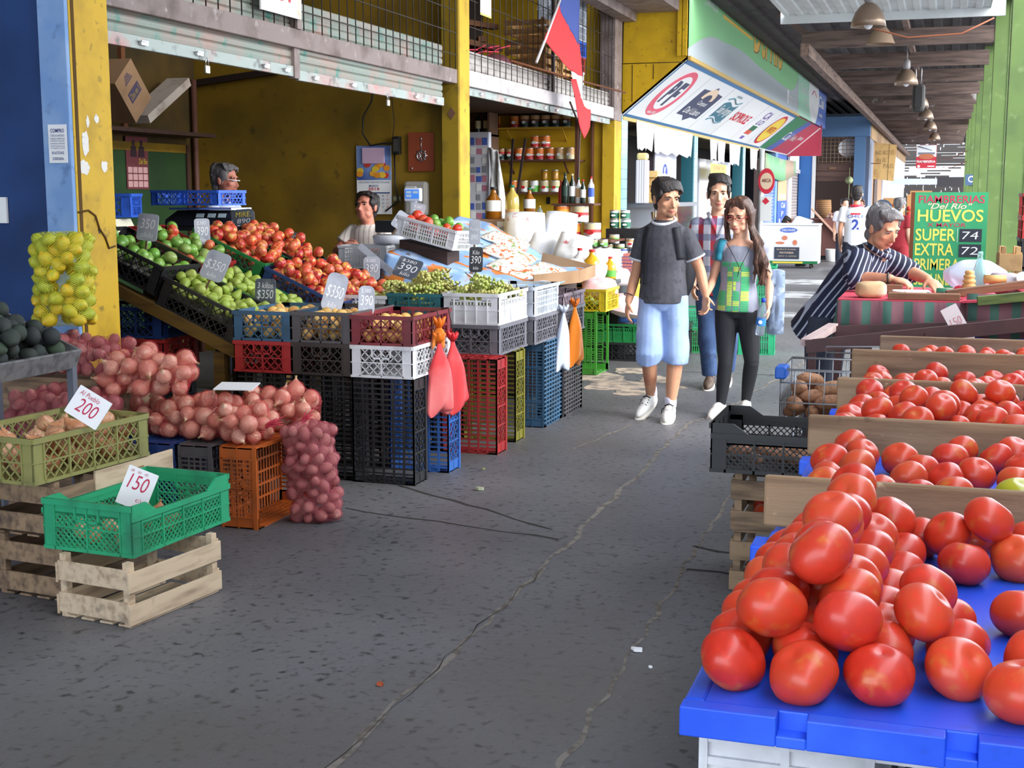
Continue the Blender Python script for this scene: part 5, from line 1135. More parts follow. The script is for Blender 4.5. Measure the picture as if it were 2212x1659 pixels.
# on the back wall
t = thing('wall_calendar', 'dark red calendar with two players on the green board', 'calendar', (-7.275,10.72,1.66)); Fw = frame((0,0,0),(0,1,0),(0,0,1)); a = MB(); a.rect(0,0,.36,.49,Fw,.004); a.build('sheet', flat('cal_maroon',(110,56,62),.5), t)
a = MB()
for x in (.12,.25): a.poly([(x-.05,.3),(x+.05,.3),(x+.04,.4),(x-.04,.4)],Fw,.007); a.disc((x,.43),.022,.03,Fw,.007)
a.build('picture', flat('cal_dark',(50,30,40)), t); a = MB(); a.text('Del Rio',Fw,.2,.235,.14,.05,.2,0,.007); a.build('lettering', flat('cal_yellow',(214,190,60)), t)
a = MB()
for r in range(3):
    for c in range(4): a.rect(.02+c*.083,.02+r*.066,.09+c*.083,.075+r*.066,Fw,.007)
a.build('date_grid', flat('cal_pink',(206,160,160)), t)
t = thing('wall_shelf', 'dark wooden shelf on the back wall of the fruit shop', 'shelf', (-7.3,9.2,2.17)); a = MB(); a.b2((0,0,0),(.35,2.6,.035)); a.build('board', DARKW, t); a = MB(); a.b2((.2,1.2,.04),(.24,1.26,1.3)); a.build('upright', flat('post_wood',(120,74,44),.8), t); a = MB(); a.b2((0,1.0,-.2),(.03,1.04,0)); a.build('bracket', DARKW, t)
CB = mat('carton',(176,140,106),.85,mix=[((150,116,86),3,.45,.7)])
t = thing('cardboard_box', 'tilted carton with a printed label on the shelf of the fruit shop', 'box', (-7.08,10.42,2.42), (.75,0,0)); a = MB(); a.b2((-.16,-.15,-.1),(.16,.2,.34)); a.build('carton', CB, t)
a = MB(); Fb = frame((.161,-.1,-.05),(0,1,0),(0,0,1)); a.rect(.03,.1,.23,.2,Fb,.002); a.text('Dos en 1',Fb,.05,.12,.16,.06,0,0,.004,1)
for k in range(4): a.rect(.06+k*.012,.27+k*.02,.2-k*.012,.28+k*.02,Fb,.002)
a.build('print', [flat('print_navy',(90,80,110)), flat('print_tan',(196,170,90))], t)
a = MB(); a.b2((-.12,-.04,-.04),(.12,.78,.04)); tag(a.build('plank', mat('white_chipped',(200,188,176),.8,mix=[((120,90,70),5,.5,.75)]), loc=(-7.08,10.68,2.31), rot=(.5,0,0)), 'pale chipped plank leaning up from the shelf beside the carton', 'plank')
# ================================================================ GROCERY STALL IN THE SECOND BAY
TIN = flat('tin_metal',(206,204,200),.3); TIN.node_tree.nodes['Principled BSDF'].inputs['Metallic'].default_value = .8
LAB = {k: flat('label_'+k, c, .45) for k, c in dict(orange=(232,128,50), red=(206,50,50), darkgreen=(44,66,56), cream=(214,200,160), green=(96,176,70), white=(240,240,240), tan=(204,160,110), deepgreen=(30,104,76), blue=(60,90,180), amber=(240,170,60), brown=(120,60,40)).items()}
CANM = {}
def can(r, h, bands, label, loc, group, rz=0, rx=0):
    key = (r, h, tuple(bands))
    if key not in CANM:
        a = MB(); n = 22
        a.lathe([(0,0),(r*.96,0),(r,.004),(r,.012)], n, caps=False); a.lathe([(r,h-.012),(r,h-.004),(r*.97,h),(r*.93,h-.004),(0,h-.004)], n, caps=False)
        z0 = .01; tot = sum(b for _, b in bands); mats = [TIN]
        for i, (m, b) in enumerate(bands):
            z1 = z0+(h-.02)*b/tot; a.lathe([(r*1.002,z0),(r*1.002,z1)], n, caps=False, mi=i+1); mats.append(LAB[m]); z0 = z1
        # printed oval in the lower half of the label
        a.poly([(.45*r*cos(q), h*.42+.13*h*sin(q)) for q in [k*pi/5 for k in range(10)]], frame((0,-r*.99,0),(1,0,0),(0,0,1)), .012*1, len(mats)); mats.append(LAB['white'] if bands[0][0] != 'white' else LAB['red'])
        CANM[key] = (a.mesh('food_can'), mats)
        for m in mats: CANM[key][0].materials.append(m)
    o = bpy.data.objects.new('food_can', CANM[key][0]); COL.objects.link(o); o.location = loc; o.rotation_euler = (rx,0,rz)
    return tag(o, label, 'can', group)
SHW = mat('ochre_shelf', (186,146,34), .7); SHB = flat('brown_shelf',(92,54,40),.7)
for z, x0, x1, m, l in ((2.505,-6.15,-4.84,SHW,'top ochre shelf of cans in the grocery stall'),(2.06,-6.1,-4.83,SHB,'middle brown shelf of red cans in the grocery stall'),(1.61,-5.95,-4.85,SHB,'lower brown shelf of green cans in the grocery stall')):
    t = thing('wall_shelf', l, 'shelf', ((x0+x1)/2,18.1,z)); a = MB(); a.b2((-(x1-x0)/2,-.34,0),((x1-x0)/2,0,.025)); a.build('board', m, t)
    for sx in (-.4,.4):
        a = MB(); a.bar((sx,-.25,0),(sx,-.01,-.16),.02,.02); a.build('bracket', m, t)
for i, x in enumerate((-6.08,-5.8)): can(.062,.165,(('red',1.2),('orange',3)), ('orange can alone at the left end of the top shelf','orange can left of the dark green cans on the top shelf')[i], (x,17.92,2.532), 'orange cans on the top shelf')
for i, x in enumerate((-5.65,-5.5,-5.35,-5.2,-5.05)): can(.066,.17,(('darkgreen',2.2),('brown',1),('tan',1.5)), 'dark green can in the row on the top shelf', (x,17.92,2.532), 'dark green cans on the top shelf')
for i, x in enumerate((-6.0,-5.87)): can(.06,.16,(('darkgreen',2),('red',.8),('tan',1)), 'dark can at the left end of the middle shelf', (x,17.92,2.087), 'dark cans on the middle shelf')
for i, x in enumerate((-5.73,-5.58,-5.43,-5.28,-5.14,-5.0)): can(.064,.165,(('red',1.2),('white',.5),('orange',2)) if i < 4 else (('cream',1.2),('tan',2)), 'red and orange can in the row on the middle shelf' if i < 4 else 'tan can at the right end of the middle shelf', (x,17.92,2.087), 'red cans on the middle shelf' if i < 4 else 'tan cans on the middle shelf')
for i, x in enumerate((-5.5,-5.35)): can(.064,.165,(('red',1.2),('white',.5),('orange',2)), 'red can stacked on top of the row on the middle shelf', (x,17.92,2.253), 'stacked red cans')
for i, x in enumerate((-5.82,-5.66,-5.51,-5.36,-5.21)): can(.066,.165,((('brown',1),('orange',1.5)),(('white',1),('cream',1.5)),(('green',1.6),('white',1.2)),(('white',1),('green',.4),('cream',1.4)),(('white',1),('green',.4),('cream',1.4)))[i], ('brown and orange can at the left of the lower shelf','cream can second on the lower shelf','bright green can on the lower shelf','white and green can on the lower shelf under the jars','white and green can on the lower shelf under the jars')[i], (x,17.92,1.637), 'cans on the lower shelf')
def bottle(label, loc, h, r, col_, lab=None, cap=None, group=None, neck=.3, cat='bottle', body_lab=(.25,.6), glass=True):
    t = thing('bottle', label, cat, loc, 0, group)
    a = MB(); a.lathe([(0,0),(r*.95,0),(r,.02*h),(r,h*(1-neck)*.8),(r*.92,h*(1-neck)),(r*.4,h*(1-neck*.55)),(r*.3,h*(1-neck*.3)),(r*.3,h)], 20); a.build('body', col_, t)
    if lab: a = MB(); a.lathe([(r*1.01,h*body_lab[0]),(r*1.01,h*body_lab[1])], 20, caps=False); a.build('label', lab, t)
    if cap: a = MB(); a.lathe([(0,h*.95),(r*.36,h*.95),(r*.36,h*1.03),(0,h*1.03)], 12); a.build('cap', cap, t)
    return t
AMB = mat('amber_oil', (170,104,24), .1, trans=.35, coat=.5); PALEO = mat('pale_oil', (222,196,96), .1, trans=.4, coat=.5); DGL = mat('dark_green_glass', (34,46,38), .12, coat=.6); YOIL = mat('yellow_oil', (244,186,40), .12, trans=.3, coat=.5); JUI = mat('juice', (244,206,90), .15, trans=.2, coat=.3)
CLR = mat('clear_glass', (200,220,214), .06, trans=.8, ior=1.2)
for x, l in ((-5.36,'left pickle jar on the lower shelf cans'),(-5.21,'right pickle jar on the lower shelf cans')):
    t = thing('pickle_jar', l, 'jar', (x,17.92,1.804)); a = MB(); a.lathe([(0,0),(.05,0),(.052,.02),(.052,.11),(.045,.125)], 18); a.build('glass', mat('pickles',(178,124,30),.15,coat=.5), t); a = MB(); a.lathe([(0,.125),(.05,.125),(.05,.145),(0,.145)], 18); a.build('lid', TIN, t)
# left cabinet, card covered fridge, cloth
t = thing('wall_cabinet', 'small brown wooden cabinet with two bottles left of the can shelves', 'cabinet', (-6.2,17.6,2.4)); BW = flat('brown_cabinet',(122,92,72),.7)
for lo, hi in (((-.3,-.2,0),(.2,.2,.03)),((-.3,-.2,.4),(.2,.2,.43)),((.17,-.2,0),(.2,.2,.43)),((-.3,.17,0),(.2,.2,.43))):
    a = MB(); a.b2(lo, hi); a.build('panel', BW, t)
a = MB(); a.b2((-.1,-.2,-.5),(.2,.2,0)); a.build('lower_box', BW, t)
for x, l in ((-6.2,'left dark wine bottle in the wooden cabinet'),(-6.08,'right dark wine bottle in the wooden cabinet')): bottle(l, (x,17.5,2.432), .3, .04, DGL, LAB['cream'])
bottle('dark wine bottle beside the cabinet on the middle shelf', (-6.1,17.8,2.087), .3, .04, DGL, LAB['cream'])
t = thing('card_rack', 'tall white rack covered with small blue and white cards left of the can shelves', 'rack', (-5.95,16.6,0)); a = MB(); a.b2((-.14,0,0),(.22,.1,2.42)); a.build('frame', flat('rack_white',(216,216,226),.5), t, bevel=.01)
Fk = frame((-.14,-.001,1.0),(1,0,0),(0,0,1)); Rk = random.Random(4)
for k, mm in enumerate((flat('card_blue',(84,110,196)), PAPER, flat('card_grey',(150,152,160)), flat('card_rose',(200,130,150)))):
    for i in range(44):
        if (i*7+i//3) % 5 == k: a = MB(); u, v = .02+(i % 4)*.082, .05+(i//4)*.12; a.rect(u,v,u+Rk.uniform(.05,.075),v+Rk.uniform(.07,.1),Fk,.004); a.build('card', mm, t)
a = MB(); vs = []
for i in range(9):
    for j in range(7): u, v = j/6, i/8; vs.append((-.08+.2*u*(.75+.4*v)+.02*sin(j*2+i*.4), .03*sin(j*1.9+i*.5), -.95*v+.06*(1-u)))
a.add(vs, [(i*7+j,(i+1)*7+j,(i+1)*7+j+1,i*7+j+1) for i in range(8) for j in range(6)], 0, True); o = a.build('hanging_cloth', PAPER, loc=(-5.65,16.585,2.16)); o.modifiers.new('t','SOLIDIFY').thickness = .004
tag(o, 'white cloth hanging in front of the can shelves', 'cloth')
for p, q, l in (((-5.66,17.4,2.36),(-5.8,17.4,0),'dark stick leaning against the left end of the middle shelf'),((-5.45,17.3,2.36),(-5.82,17.3,0),'second dark stick leaning before the red cans')):
    a = MB(); a.bar(p, q, .03, .03); tag(a.build('stick', flat('dark_stick',(50,34,34),.6)), l, 'stick')
a = MB(); a.b2((-4.88,17.75,1.3),(-4.84,17.8,2.66)); a.b2((-4.72,18.0,1.0),(-4.70,18.1,2.66)); tag(a.build('shelf_post', SHB), 'brown post at the right end of the can shelves', 'post')
t = thing('power_socket', 'dark wall socket below the lowest can shelf', 'socket', (-5.38,18.09,1.47)); a = MB(); a.rect(0,0,.05,.1,frame((0,0,0),(1,0,0),(0,0,1)),.01); a.build('plate', BLACK, t)
# tables that carry the groceries
t = thing('grocery_table', 'dark table under the cans and packages of the grocery stall', 'table', (-3.85,14.2,0))
a = MB(); a.b2((-.55,-1.9,.93),(.4,2.2,.97)); a.build('top', DM, t); a = MB(); a.b2((-.5,-1.85,0),(.3,2.15,.93)); a.build('front', DM, t)
t = thing('low_table', 'low table under the oil bottles and packets in front of the cans', 'table', (-3.1,12.95,0)); a = MB(); a.b2((-.3,-.95,.78),(.2,1.7,.82)); a.build('top', DM, t); a = MB(); a.b2((-.25,-.4,0),(.1,1.65,.78)); a.build('front', DM, t)
crate('green crate under the carton of oil bottles', 'leaf', (-4.2,12.78,.972), (.5,.34,.25), 'fine', 0)
t = thing('carton', 'brown carton with two oil bottles on it beside the bright yellow pillar', 'box', (-4.2,12.75,1.224)); a = MB(); a.b2((-.27,-.2,0),(.24,.2,.14)); a.build('box', CB, t, bevel=.003); a = MB(); Fx2 = frame((-.27,-.201,0),(1,0,0),(0,0,1)); a.rect(.22,.03,.36,.12,Fx2,.002); a.text('6097',Fx2,.25,.04,.09,.03,0,0,.004,1); a.build('print', [PAPER, flat('ink_dark',(60,56,54))], t)
bottle('big amber oil bottle with a white label on the carton, left', (-4.33,12.68,1.366), .31, .082, AMB, LAB['white'], flat('cap_dark',(40,44,52)), neck=.38)
bottle('pale yellow oil bottle in the middle on the carton', (-4.14,12.7,1.366), .33, .07, PALEO, LAB['tan'], LAB['deepgreen'], neck=.3, body_lab=(.15,.3))
bottle('smaller amber oil bottle with a white label behind the white sacks', (-4.13,13.25,1.40), .27, .062, AMB, LAB['white'], LAB['deepgreen'], neck=.4)
a = MB(); a.b2((-.2,-.15,0),(.2,.2,.43)); tag(a.build('wooden_box', DARKW, loc=(-4.15,13.25,.971)), 'box lifting the smaller amber oil bottle', 'box')
def pillow(label, loc, d, rot, m, seed, cat='packet', name='packet', puff=.25, group=None):
    a = MB(); n = 10; vs = []
    for s in (0, 1):
        for i in range(n+1):
            for j in range(n+1):
                u, v = i/n*2-1, j/n*2-1; h = (max(0,(1-u**4)*(1-v**4)))**.5
                k = noise.noise(V((u*2.2,v*2.2,seed+s*9)))*puff
                vs.append((u*d[0]/2*(1-.06*v*v), v*d[1]/2*(1-.06*u*u), (1 if s else -1)*d[2]/2*h*(1+k)))
    N_ = (n+1)**2; fs = []
    for i in range(n):
        for j in range(n):
            q = (i*(n+1)+j, (i+1)*(n+1)+j, (i+1)*(n+1)+j+1, i*(n+1)+j+1); fs += [q[::-1], tuple(x+N_ for x in q)]
    a.add(vs, fs, 0, True); o = a.build(name, m, loc=loc, rot=rot)
    return tag(o, label, cat, group)
WFL = mat('white_printed_bag', (246,246,248), .35, mix=[((206,90,100), 7, .62, .7), ((210,220,240), 3, .55, .75)], bump=(9,.5)); WFP = mat('white_plain_bag', (246,247,250), .35, mix=[((214,222,240), 5, .5, .7)], bump=(9,.5)); PKF = mat('pink_white_bag', (246,214,214), .35, mix=[((236,150,150), 5, .48, .66)], trans=.1, bump=(9,.4))
for lb, loc, d, rot, m, sd_ in (
 ('tall white bag with red print left in the white bags of the stall', (-3.95,12.5,1.2), (.42,.5,.2), (1.35,0,.15), WFL, 1),
 ('tall white bag right of the red printed one', (-3.66,12.75,1.22), (.34,.46,.18), (1.35,.1,.1), WFP, 2),
 ('white bag leaning in front of the tall white bags', (-3.72,12.44,1.08), (.36,.36,.16), (1.1,.25,.1), WFP, 3),
 ('white bag with a reddish corner beside the big cans', (-3.4,12.3,1.08), (.36,.34,.16), (1.15,.2,-.1), WFL, 4),
 ('white bag low behind the cardboard tray', (-3.2,12.0,.9), (.42,.3,.16), (.5,.1,.1), WFP, 5),
 ('clear white packet behind the yellow oil bottle', (-3.18,12.75,.96), (.3,.26,.14), (1.2,0,.1), WFP, 6),
 ('pink and white packet in the yellow crate', (-3.02,11.9,.76), (.34,.3,.16), (.25,.1,.3), PKF, 7),
 ('pinkish packet low behind the yellow crate', (-2.9,12.5,.54), (.36,.3,.16), (.4,.2,.2), PKF, 8),
 ('rolled clear packet with a red band by the walking man', (-2.95,12.3,.83), (.28,.2,.12), (.6,0,.5), WFL, 9)): pillow(lb, loc, d, rot, m, sd_)
# big fruit cans, bottle shelf
BC = (('red',2.2),('amber',2),('orange',1))
a = MB(); a.b2((-4.2,13.85,1.1),(-3.4,14.5,1.125)); a.b2((-4.15,13.9,.97),(-4.1,13.95,1.1)); a.b2((-3.5,13.9,.97),(-3.45,13.95,1.1)); tag(a.build('can_shelf', SHB), 'small shelf under the big fruit cans', 'shelf')
for k, x in enumerate((-4.08,-3.88)): can(.095,.18,BC, 'big red and orange fruit can in the lower layer of big cans', (x,14.05,1.126), 'lower big cans')
can(.095,.18,BC, 'big red and orange fruit can in the upper layer of big cans', (-4.0,14.05,1.31), 'upper big cans')
for k, x in enumerate((-3.8,)): can(.095,.18,(('white',1.5),('red',.8),('cream',1.5)), 'big white and red can in the upper layer of big cans', (x,14.05,1.31), 'white big cans')
can(.095,.18,(('white',1.5),('red',.8),('cream',1.5)), 'big white and red can in the lower layer of big cans', (-3.66,14.05,1.126), 'white big cans')
t = thing('bottle_board', 'board on top of the big cans carrying a group of bottles', 'board', (-3.88,14.1,1.492)); a = MB(); a.b2((-.22,-.15,0),(.26,.15,.02)); a.build('board', SHB, t)
for k, (x,y,hh,r,m,lb,cp,l) in enumerate(((-4.03,14.1,.24,.03,LAB['red'],None,LAB['red'],'thin red bottle at the left of the bottle group'),(-3.97,14.05,.32,.042,DGL,LAB['darkgreen'],LAB['darkgreen'],'tallest dark bottle of the bottle group'),(-3.89,14.05,.31,.035,DGL,LAB['white'],LAB['cream'],'dark bottle with a big white label second from the left'),(-3.82,14.06,.27,.03,LAB['white'],LAB['tan'],LAB['deepgreen'],'white bottle with a green cap in the bottle group'),(-3.76,14.02,.25,.03,DGL,LAB['white'],LAB['red'],'small dark bottle with a red cap in the bottle group'),(-3.69,14.1,.28,.035,LAB['white'],LAB['blue'],LAB['red'],'rightmost white bottle with a blue print in the bottle group'))): bottle(l, (x,y,1.513), hh, r, m, lb, cp)
bottle('small clear bottle with a yellow cap before the big cans', (-4.0,13.2,1.35), .14, .03, CLR, None, LAB['amber']); a = MB(); a.b2((-.1,-.06,0),(.1,.06,.375)); tag(a.build('wooden_box', DARKW, loc=(-4.0,13.2,.973)), 'narrow box under the small clear bottle', 'box')
# green tins and small tins
def tins(spots, r, h, bands, label, group):
    for p in spots: can(r, h, bands, label, p, group)
t = thing('tin_rack', 'low step rack of small tins right of the big cans', 'rack', (-3.5,14.3,.97)); a = MB(); a.b2((-.12,.2,0),(.3,.7,.26)); a.build('step', DM, t)
tins([(-3.55,14.62,1.232),(-3.42,14.62,1.232),(-3.55,14.62,1.335),(-3.43,14.62,1.335)], .055, .1, (('deepgreen',3),('white',1)), 'dark green tin of the stack right of the big cans', 'dark green tins')
tins([(-3.62,13.8,.972),(-3.52,13.8,.972),(-3.42,13.8,.972),(-3.57,13.8,1.055),(-3.47,13.8,1.055)], .046, .08, (('green',1.5),('cream',1)), 'small green and cream tin of the low stack', 'small green tins')
tins([(-3.52,14.25,.972),(-3.4,14.25,.972),(-3.46,14.25,1.075)], .055, .1, (('white',1.5),('green',.6),('cream',1)), 'white and green tin behind the small tins', 'white green tins')
tins([(-3.3+.13*i,14.0,.83+.105*j) for j in range(2) for i in range(2)], .058, .1, (('white',2),('blue',.5)), 'white tin of the stack beside the walking man', 'white tins beside the man')
tins([(-3.22,14.02,1.04),(-3.1,14.02,1.04)], .055, .1, (('white',2),('tan',1)), 'white mug tin topmost beside the walking man', 'topmost white tins')
tins([(-3.0,14.3,.83)], .06, .13, (('amber',2),('cream',.5)), 'amber tin behind the walking man', 'amber tin')
t = thing('round_tin', 'dark tin lying on its side between the white bags and the small tins', 'can', (-3.6,13.35,1.02), (1.4,0,.5)); a = MB(); a.lathe([(0,0),(.045,0),(.045,.1),(0,.1)], 16); a.build('tin', LAB['darkgreen'], t); a = MB(); a.lathe([(0,.1),(.04,.1),(.04,.104),(0,.104)], 16); a.build('lid', TIN, t)
PKM = mat('packet_print', (244,244,248), .5, two=(0,.34,.3,(206,120,110)))
for k in range(6):
    a = MB(); a.b2((-.15,-.13,0),(.15,.13,.031)); a.b2((-.151,-.131,.0),(.151,.131,.006),1); tag(a.build('paper_packet', [PKM, LAB['blue']], loc=(-3.1+.008*(k % 2),13.2,.822+.0325*k), rot=(0,0,.04*(k % 3)), bevel=.006), 'white packet in the neat stack beside the yellow oil bottle', 'packet', 'stacked white packets')
bottle('bulbous yellow oil bottle with a red cap behind the yellow crate', (-3.14,12.05,.822), .27, .085, YOIL, LAB['green'], LAB['red'], neck=.35, body_lab=(.05,.25)); bottle('second yellow oil bottle just right of the bulbous one', (-3.0,12.2,.822), .2, .06, YOIL, LAB['green'], LAB['red'], neck=.35, body_lab=(.1,.4))
bottle('white capped bottle left of the yellow oil bottles', (-3.27,12.1,.822), .28, .07, WFP, None, LAB['red'], neck=.3)
bottle('plump juice bottle beside the walking man', (-2.86,12.75,.57), .26, .1, JUI, None, LAB['red'], neck=.3)
crate('blue crate under the juice bottle behind the walking man', 'blue', (-2.86,12.85,.37), (.36,.5,.195), 'slot', 0, base='solid')
stand('green crate standing on end open towards the aisle', 'leaf', -3.22, 11.62, 'slot', h=.57, w=.44, d=.3, face='X')
crate('yellow crate on the green crate on end', 'yellow', (-3.05,11.68,.573), (.4,.5,.2), 'diamond', 0, base='solid')
for (x,y,z,r) in drop(14, -.18, .18, -.23, .1, (.035,.045), .01, None, 30): put(MPR, 'pear', (-3.05+x,11.68+y,.573+z), rrot(), r, 'pale green fruit in the yellow crate', 'fruit', 'fruit of the yellow crate')
crate('dark green crate on the black crate behind the walking man', 'dkgreen', (-2.98,12.7,.182), (.5,.42,.18), 'solid', 0); crate('black crate on the ground behind the walking man', 'black', (-2.98,12.7,0), (.5,.42,.18), 'diamond', 0)
crate('tall black crate behind the knees of the walking man', 'black', (-2.62,13.2,0), (.4,.5,.32), 'fine', 0)
# crates right of the walking man, half hidden
crate('teal crate between the two walkers, lowest', 'dkgreen', (-2.35,13.6,0), (.5,.4,.25), 'slot', .2); crate('green crate between the two walkers, second', 'green', (-2.35,13.6,.252), (.5,.4,.2), 'slot', .2); crate('green crate lowest of the pair behind the woman with long hair', 'green', (-1.79,13.6,0), (.36,.4,.45), 'slot', .1); crate('green crate upper one of the pair behind the woman with long hair', 'green', (-1.79,13.6,.452), (.36,.4,.45), 'slot', .1)
# flowered cloth tray with vegetable strips
CLO = mat('flowered_cloth', (146,182,228), .7, mix=[((206,224,246), 6, .5, .66), ((222,130,50), 5.5, .58, .63), ((110,70,40), 7, .64, .68)])
def L3(a, b, t): return tuple(a[i]+(b[i]-a[i])*t for i in range(3))
def quadgrid(P, n, m, wr, seed):      # P: rows of control points, each row left to right
    vs = []
    for i in range(n+1):
        f = i/n*(len(P)-1); k = min(int(f), len(P)-2); f -= k
        for j in range(m+1):
            g = j/m*(len(P[0])-1); h = min(int(g), len(P[0])-2); g -= h
            p = L3(L3(P[k][h],P[k][h+1],g), L3(P[k+1][h],P[k+1][h+1],g), f)
            w = wr*noise.noise(V((p[0]*6,p[1]*5,seed))); vs.append((p[0], p[1]-w*.5, p[2]+w))
    return vs, [(i*(m+1)+j, i*(m+1)+j+1, (i+1)*(m+1)+j+1, (i+1)*(m+1)+j) for i in range(n) for j in range(m)]
vs, fs = quadgrid([[(-4.1,9.32,.96),(-3.6,9.42,.9),(-3.16,9.62,.86),(-2.9,9.92,.86)],[(-4.06,9.34,1.16),(-3.58,9.45,1.02),(-3.12,9.66,.95),(-2.84,9.95,.93)],[(-4.1,10.2,1.28),(-3.75,10.3,1.16),(-3.25,10.35,1.0),(-2.84,10.4,.94)],[(-4.15,11.2,1.42),(-3.85,11.2,1.36),(-3.36,11.2,1.08),(-2.85,10.9,1.0)]], 36, 36, .02, 3)
a = MB(); a.add(vs, fs, 0, True); o = a.build('flowered_cloth', CLO); o.modifiers.new('t','SOLIDIFY').thickness = .004; tag(o, 'blue flowered plastic cloth on the slope behind the grapes', 'tablecloth')
t = thing('display_table', 'table under the flowered cloth', 'table', (-3.5,10.3,0)); a = MB(); a.loft([[(-.5,-.6,.05),(.5,-.4,.05),(.5,.7,.05),(-.5,.8,.05)],[(-.5,-.6,.95),(.5,-.4,.85),(.5,.7,.86),(-.5,.8,1.25)]], sm=False); a.build('body', DARKW, t)
t = thing('cardboard_tray', 'torn brown cardboard tray edge at the right end of the flowered cloth', 'box', (-2.82,10.1,.915)); a = MB(); a.bar((-.2,-.3,.03),(.06,.1,.05),.01,.1); a.bar((.06,.1,.05),(.02,.75,.06),.01,.1); a.build('flap', CB, t); a = MB(); a.bar((-.45,.75,.16),(.02,.72,.06),.01,.09); a.build('flap', CB, t)
VEG = mat('vegetable_strips', (240,238,226), .6, mix=[((214,110,50), 26, .54, .6), ((130,160,90), 22, .6, .66)], bump=(50,.8))
for k, (x,y,z,w,d) in enumerate(((-3.25,10.05,1.0,.42,.34),(-3.05,10.3,.98,.3,.3),(-3.45,10.5,1.1,.44,.34),(-3.6,10.85,1.2,.4,.3))): pillow(('packet of vegetable strips in front on the flowered cloth','packet of vegetable strips at the right on the flowered cloth','packet of vegetable strips in the middle of the flowered cloth','packet of vegetable strips highest on the flowered cloth')[k], (x,y,z+.015), (w,d,.07), (.15,.3,0), VEG, 20+k)
# tilted white crate of tomatoes and green fruit
Mt = Matrix.Translation((-3.80,9.72,1.24)) @ Matrix.Rotation(radians(13),4,'Y') @ Matrix.Rotation(radians(-8),4,'Z')
crate('tilted white crate with red tomatoes and green fruit on the flowered cloth', 'white', None, (.52,.4,.155), 'slot', M=Mt, base='solid')
t = thing('crate_prop', 'prop under the tilted white crate', 'box', (-3.95,9.75,.95)); a = MB(); a.loft([[(-.12,-.12,0),(.28,-.12,0),(.28,.15,0),(-.12,.15,0)],[(-.12,-.12,.31),(.28,-.12,.22),(.28,.15,.22),(-.12,.15,.31)]], sm=False); a.build('block', DARKW, t)
for i, (x,y,z,r) in enumerate(drop(26, -.24, .24, -.18, .18, (.04,.047), .05, lambda x,y: .26, 50)):
    if y < -.02: put(TM[i % 4], 'tomato', (x,y,z), rrot(), r, 'red tomato in the tilted white crate', 'tomato', 'tomatoes of the tilted white crate', Mt)
    else: put(MAG, 'green_apple', (x,y,z), rrot(), r, 'pale green apple in the tilted white crate', 'apple', 'green apples of the tilted white crate', Mt)
a = MB(); a.b2((-.24,-.18,.009),(.24,.18,.05)); a.xf(Mt); tag(a.build('packing_pad', MATS['packing_paper']), 'packing under the fruit of the tilted white crate', 'packing')
t = price('long white card lying aslant at the left of the flowered cloth', (-3.98,9.28,1.02), .05, .34, None, CARDG, rz=.3, roll=-.9, tilt=.2, stick=0, edge=.004)
# ================================================================ FLAG AND THE LOFT BEHIND THE GRILLE
t = thing('flag', 'red white and blue flag on a slanted pole before the upper grille', 'flag', (-4.15,13.6,3.03))
a = MB(); a.tube([(0,-.05,-.05),(0,.4,.33),(0,1.1,.93)], .016, 8); a.build('pole', flat('flag_pole',(214,206,206),.4), t)
FB = flat('flag_blue',(62,80,150),.7); FR = flat('flag_red',(206,48,52),.7)
def cl(P, m, name, s):
    vs, fs = quadgrid(P, 14, 10, .03, s); a = MB(); a.add(vs, fs, 0, True); o = a.build(name, m, t); o.modifiers.new('t','SOLIDIFY').thickness = .003
cl([[(0,1.15,.97),(.02,1.6,.95)],[(0,.75,.62),(.03,1.5,.28)]], FB, 'blue_field', 1)
cl([[(0,.78,.65),(.03,1.55,.3)],[(0,.22,.2),(.04,1.62,.06)],[(.03,1.1,-.02),(.05,1.62,-.08)]], FR, 'red_field', 2)
cl([[(.03,1.2,-.04),(.05,1.62,-.08)],[(.04,1.3,-.22),(.06,1.6,-.35)]], PAPER, 'white_field', 3)
cl([[(.03,1.18,-.12),(.05,1.34,-.1)],[(.05,1.28,-.3),(.06,1.66,-.4)],[(.06,1.45,-.62),(.07,1.95,-.42)],[(.07,1.65,-.78),(.07,1.9,-.62)]], FR, 'red_tail', 4)
a = MB(); a.tube([(-4.22,12.9,2.94),(-4.16,15.0,2.93),(-4.1,17.4,2.94)], .012, 6); tag(a.build('rod', RUST), 'rust red rod running along the upper grille behind the flag', 'rod')
a = MB(); a.tube([(-4.3,15.4,2.7),(-4.2,15.5,2.4),(-4.2,15.45,1.9),(-4.2,15.4,1.6)], .012, 6); tag(a.build('cable', flat('brown_cable',(84,60,54))), 'brown cable hanging from the pale beam before the can shelves', 'cable')
LW = mat('loft_timber', (118,78,50), .8, mix=[((70,46,32), 3, .45, .7, (.6,5,5))])
for k in range(7):
    a = MB(); a.b2((-.9,-.045,-.03),(.9,.045,.03)); tag(a.build('timber', LW, loc=(-5.35,13.1+.32*k,2.9+.21*(k % 4)), rot=(0,.05*(k % 3),.5+.25*k)), 'brown timber lying crosswise in the loft behind the grille', 'timber', 'timbers in the loft')
a = MB(); Rs = random.Random(2)
for k in range(40): p = V((-4.8+Rs.uniform(-.15,.15),13.0+Rs.uniform(-.35,.4),2.83+Rs.uniform(0,.2))); q = V((Rs.uniform(-.2,.2),Rs.uniform(-.3,.3),Rs.uniform(.0,.18))); a.tube([p,p+q,p+q*1.6+V((0,0,-.05))], .008, 4)
tag(a.build('net_scraps', mat('net_rope',(200,60,80),.6)), 'heap of pink net scraps in the loft beside the pillar', 'net scraps', kind='stuff')
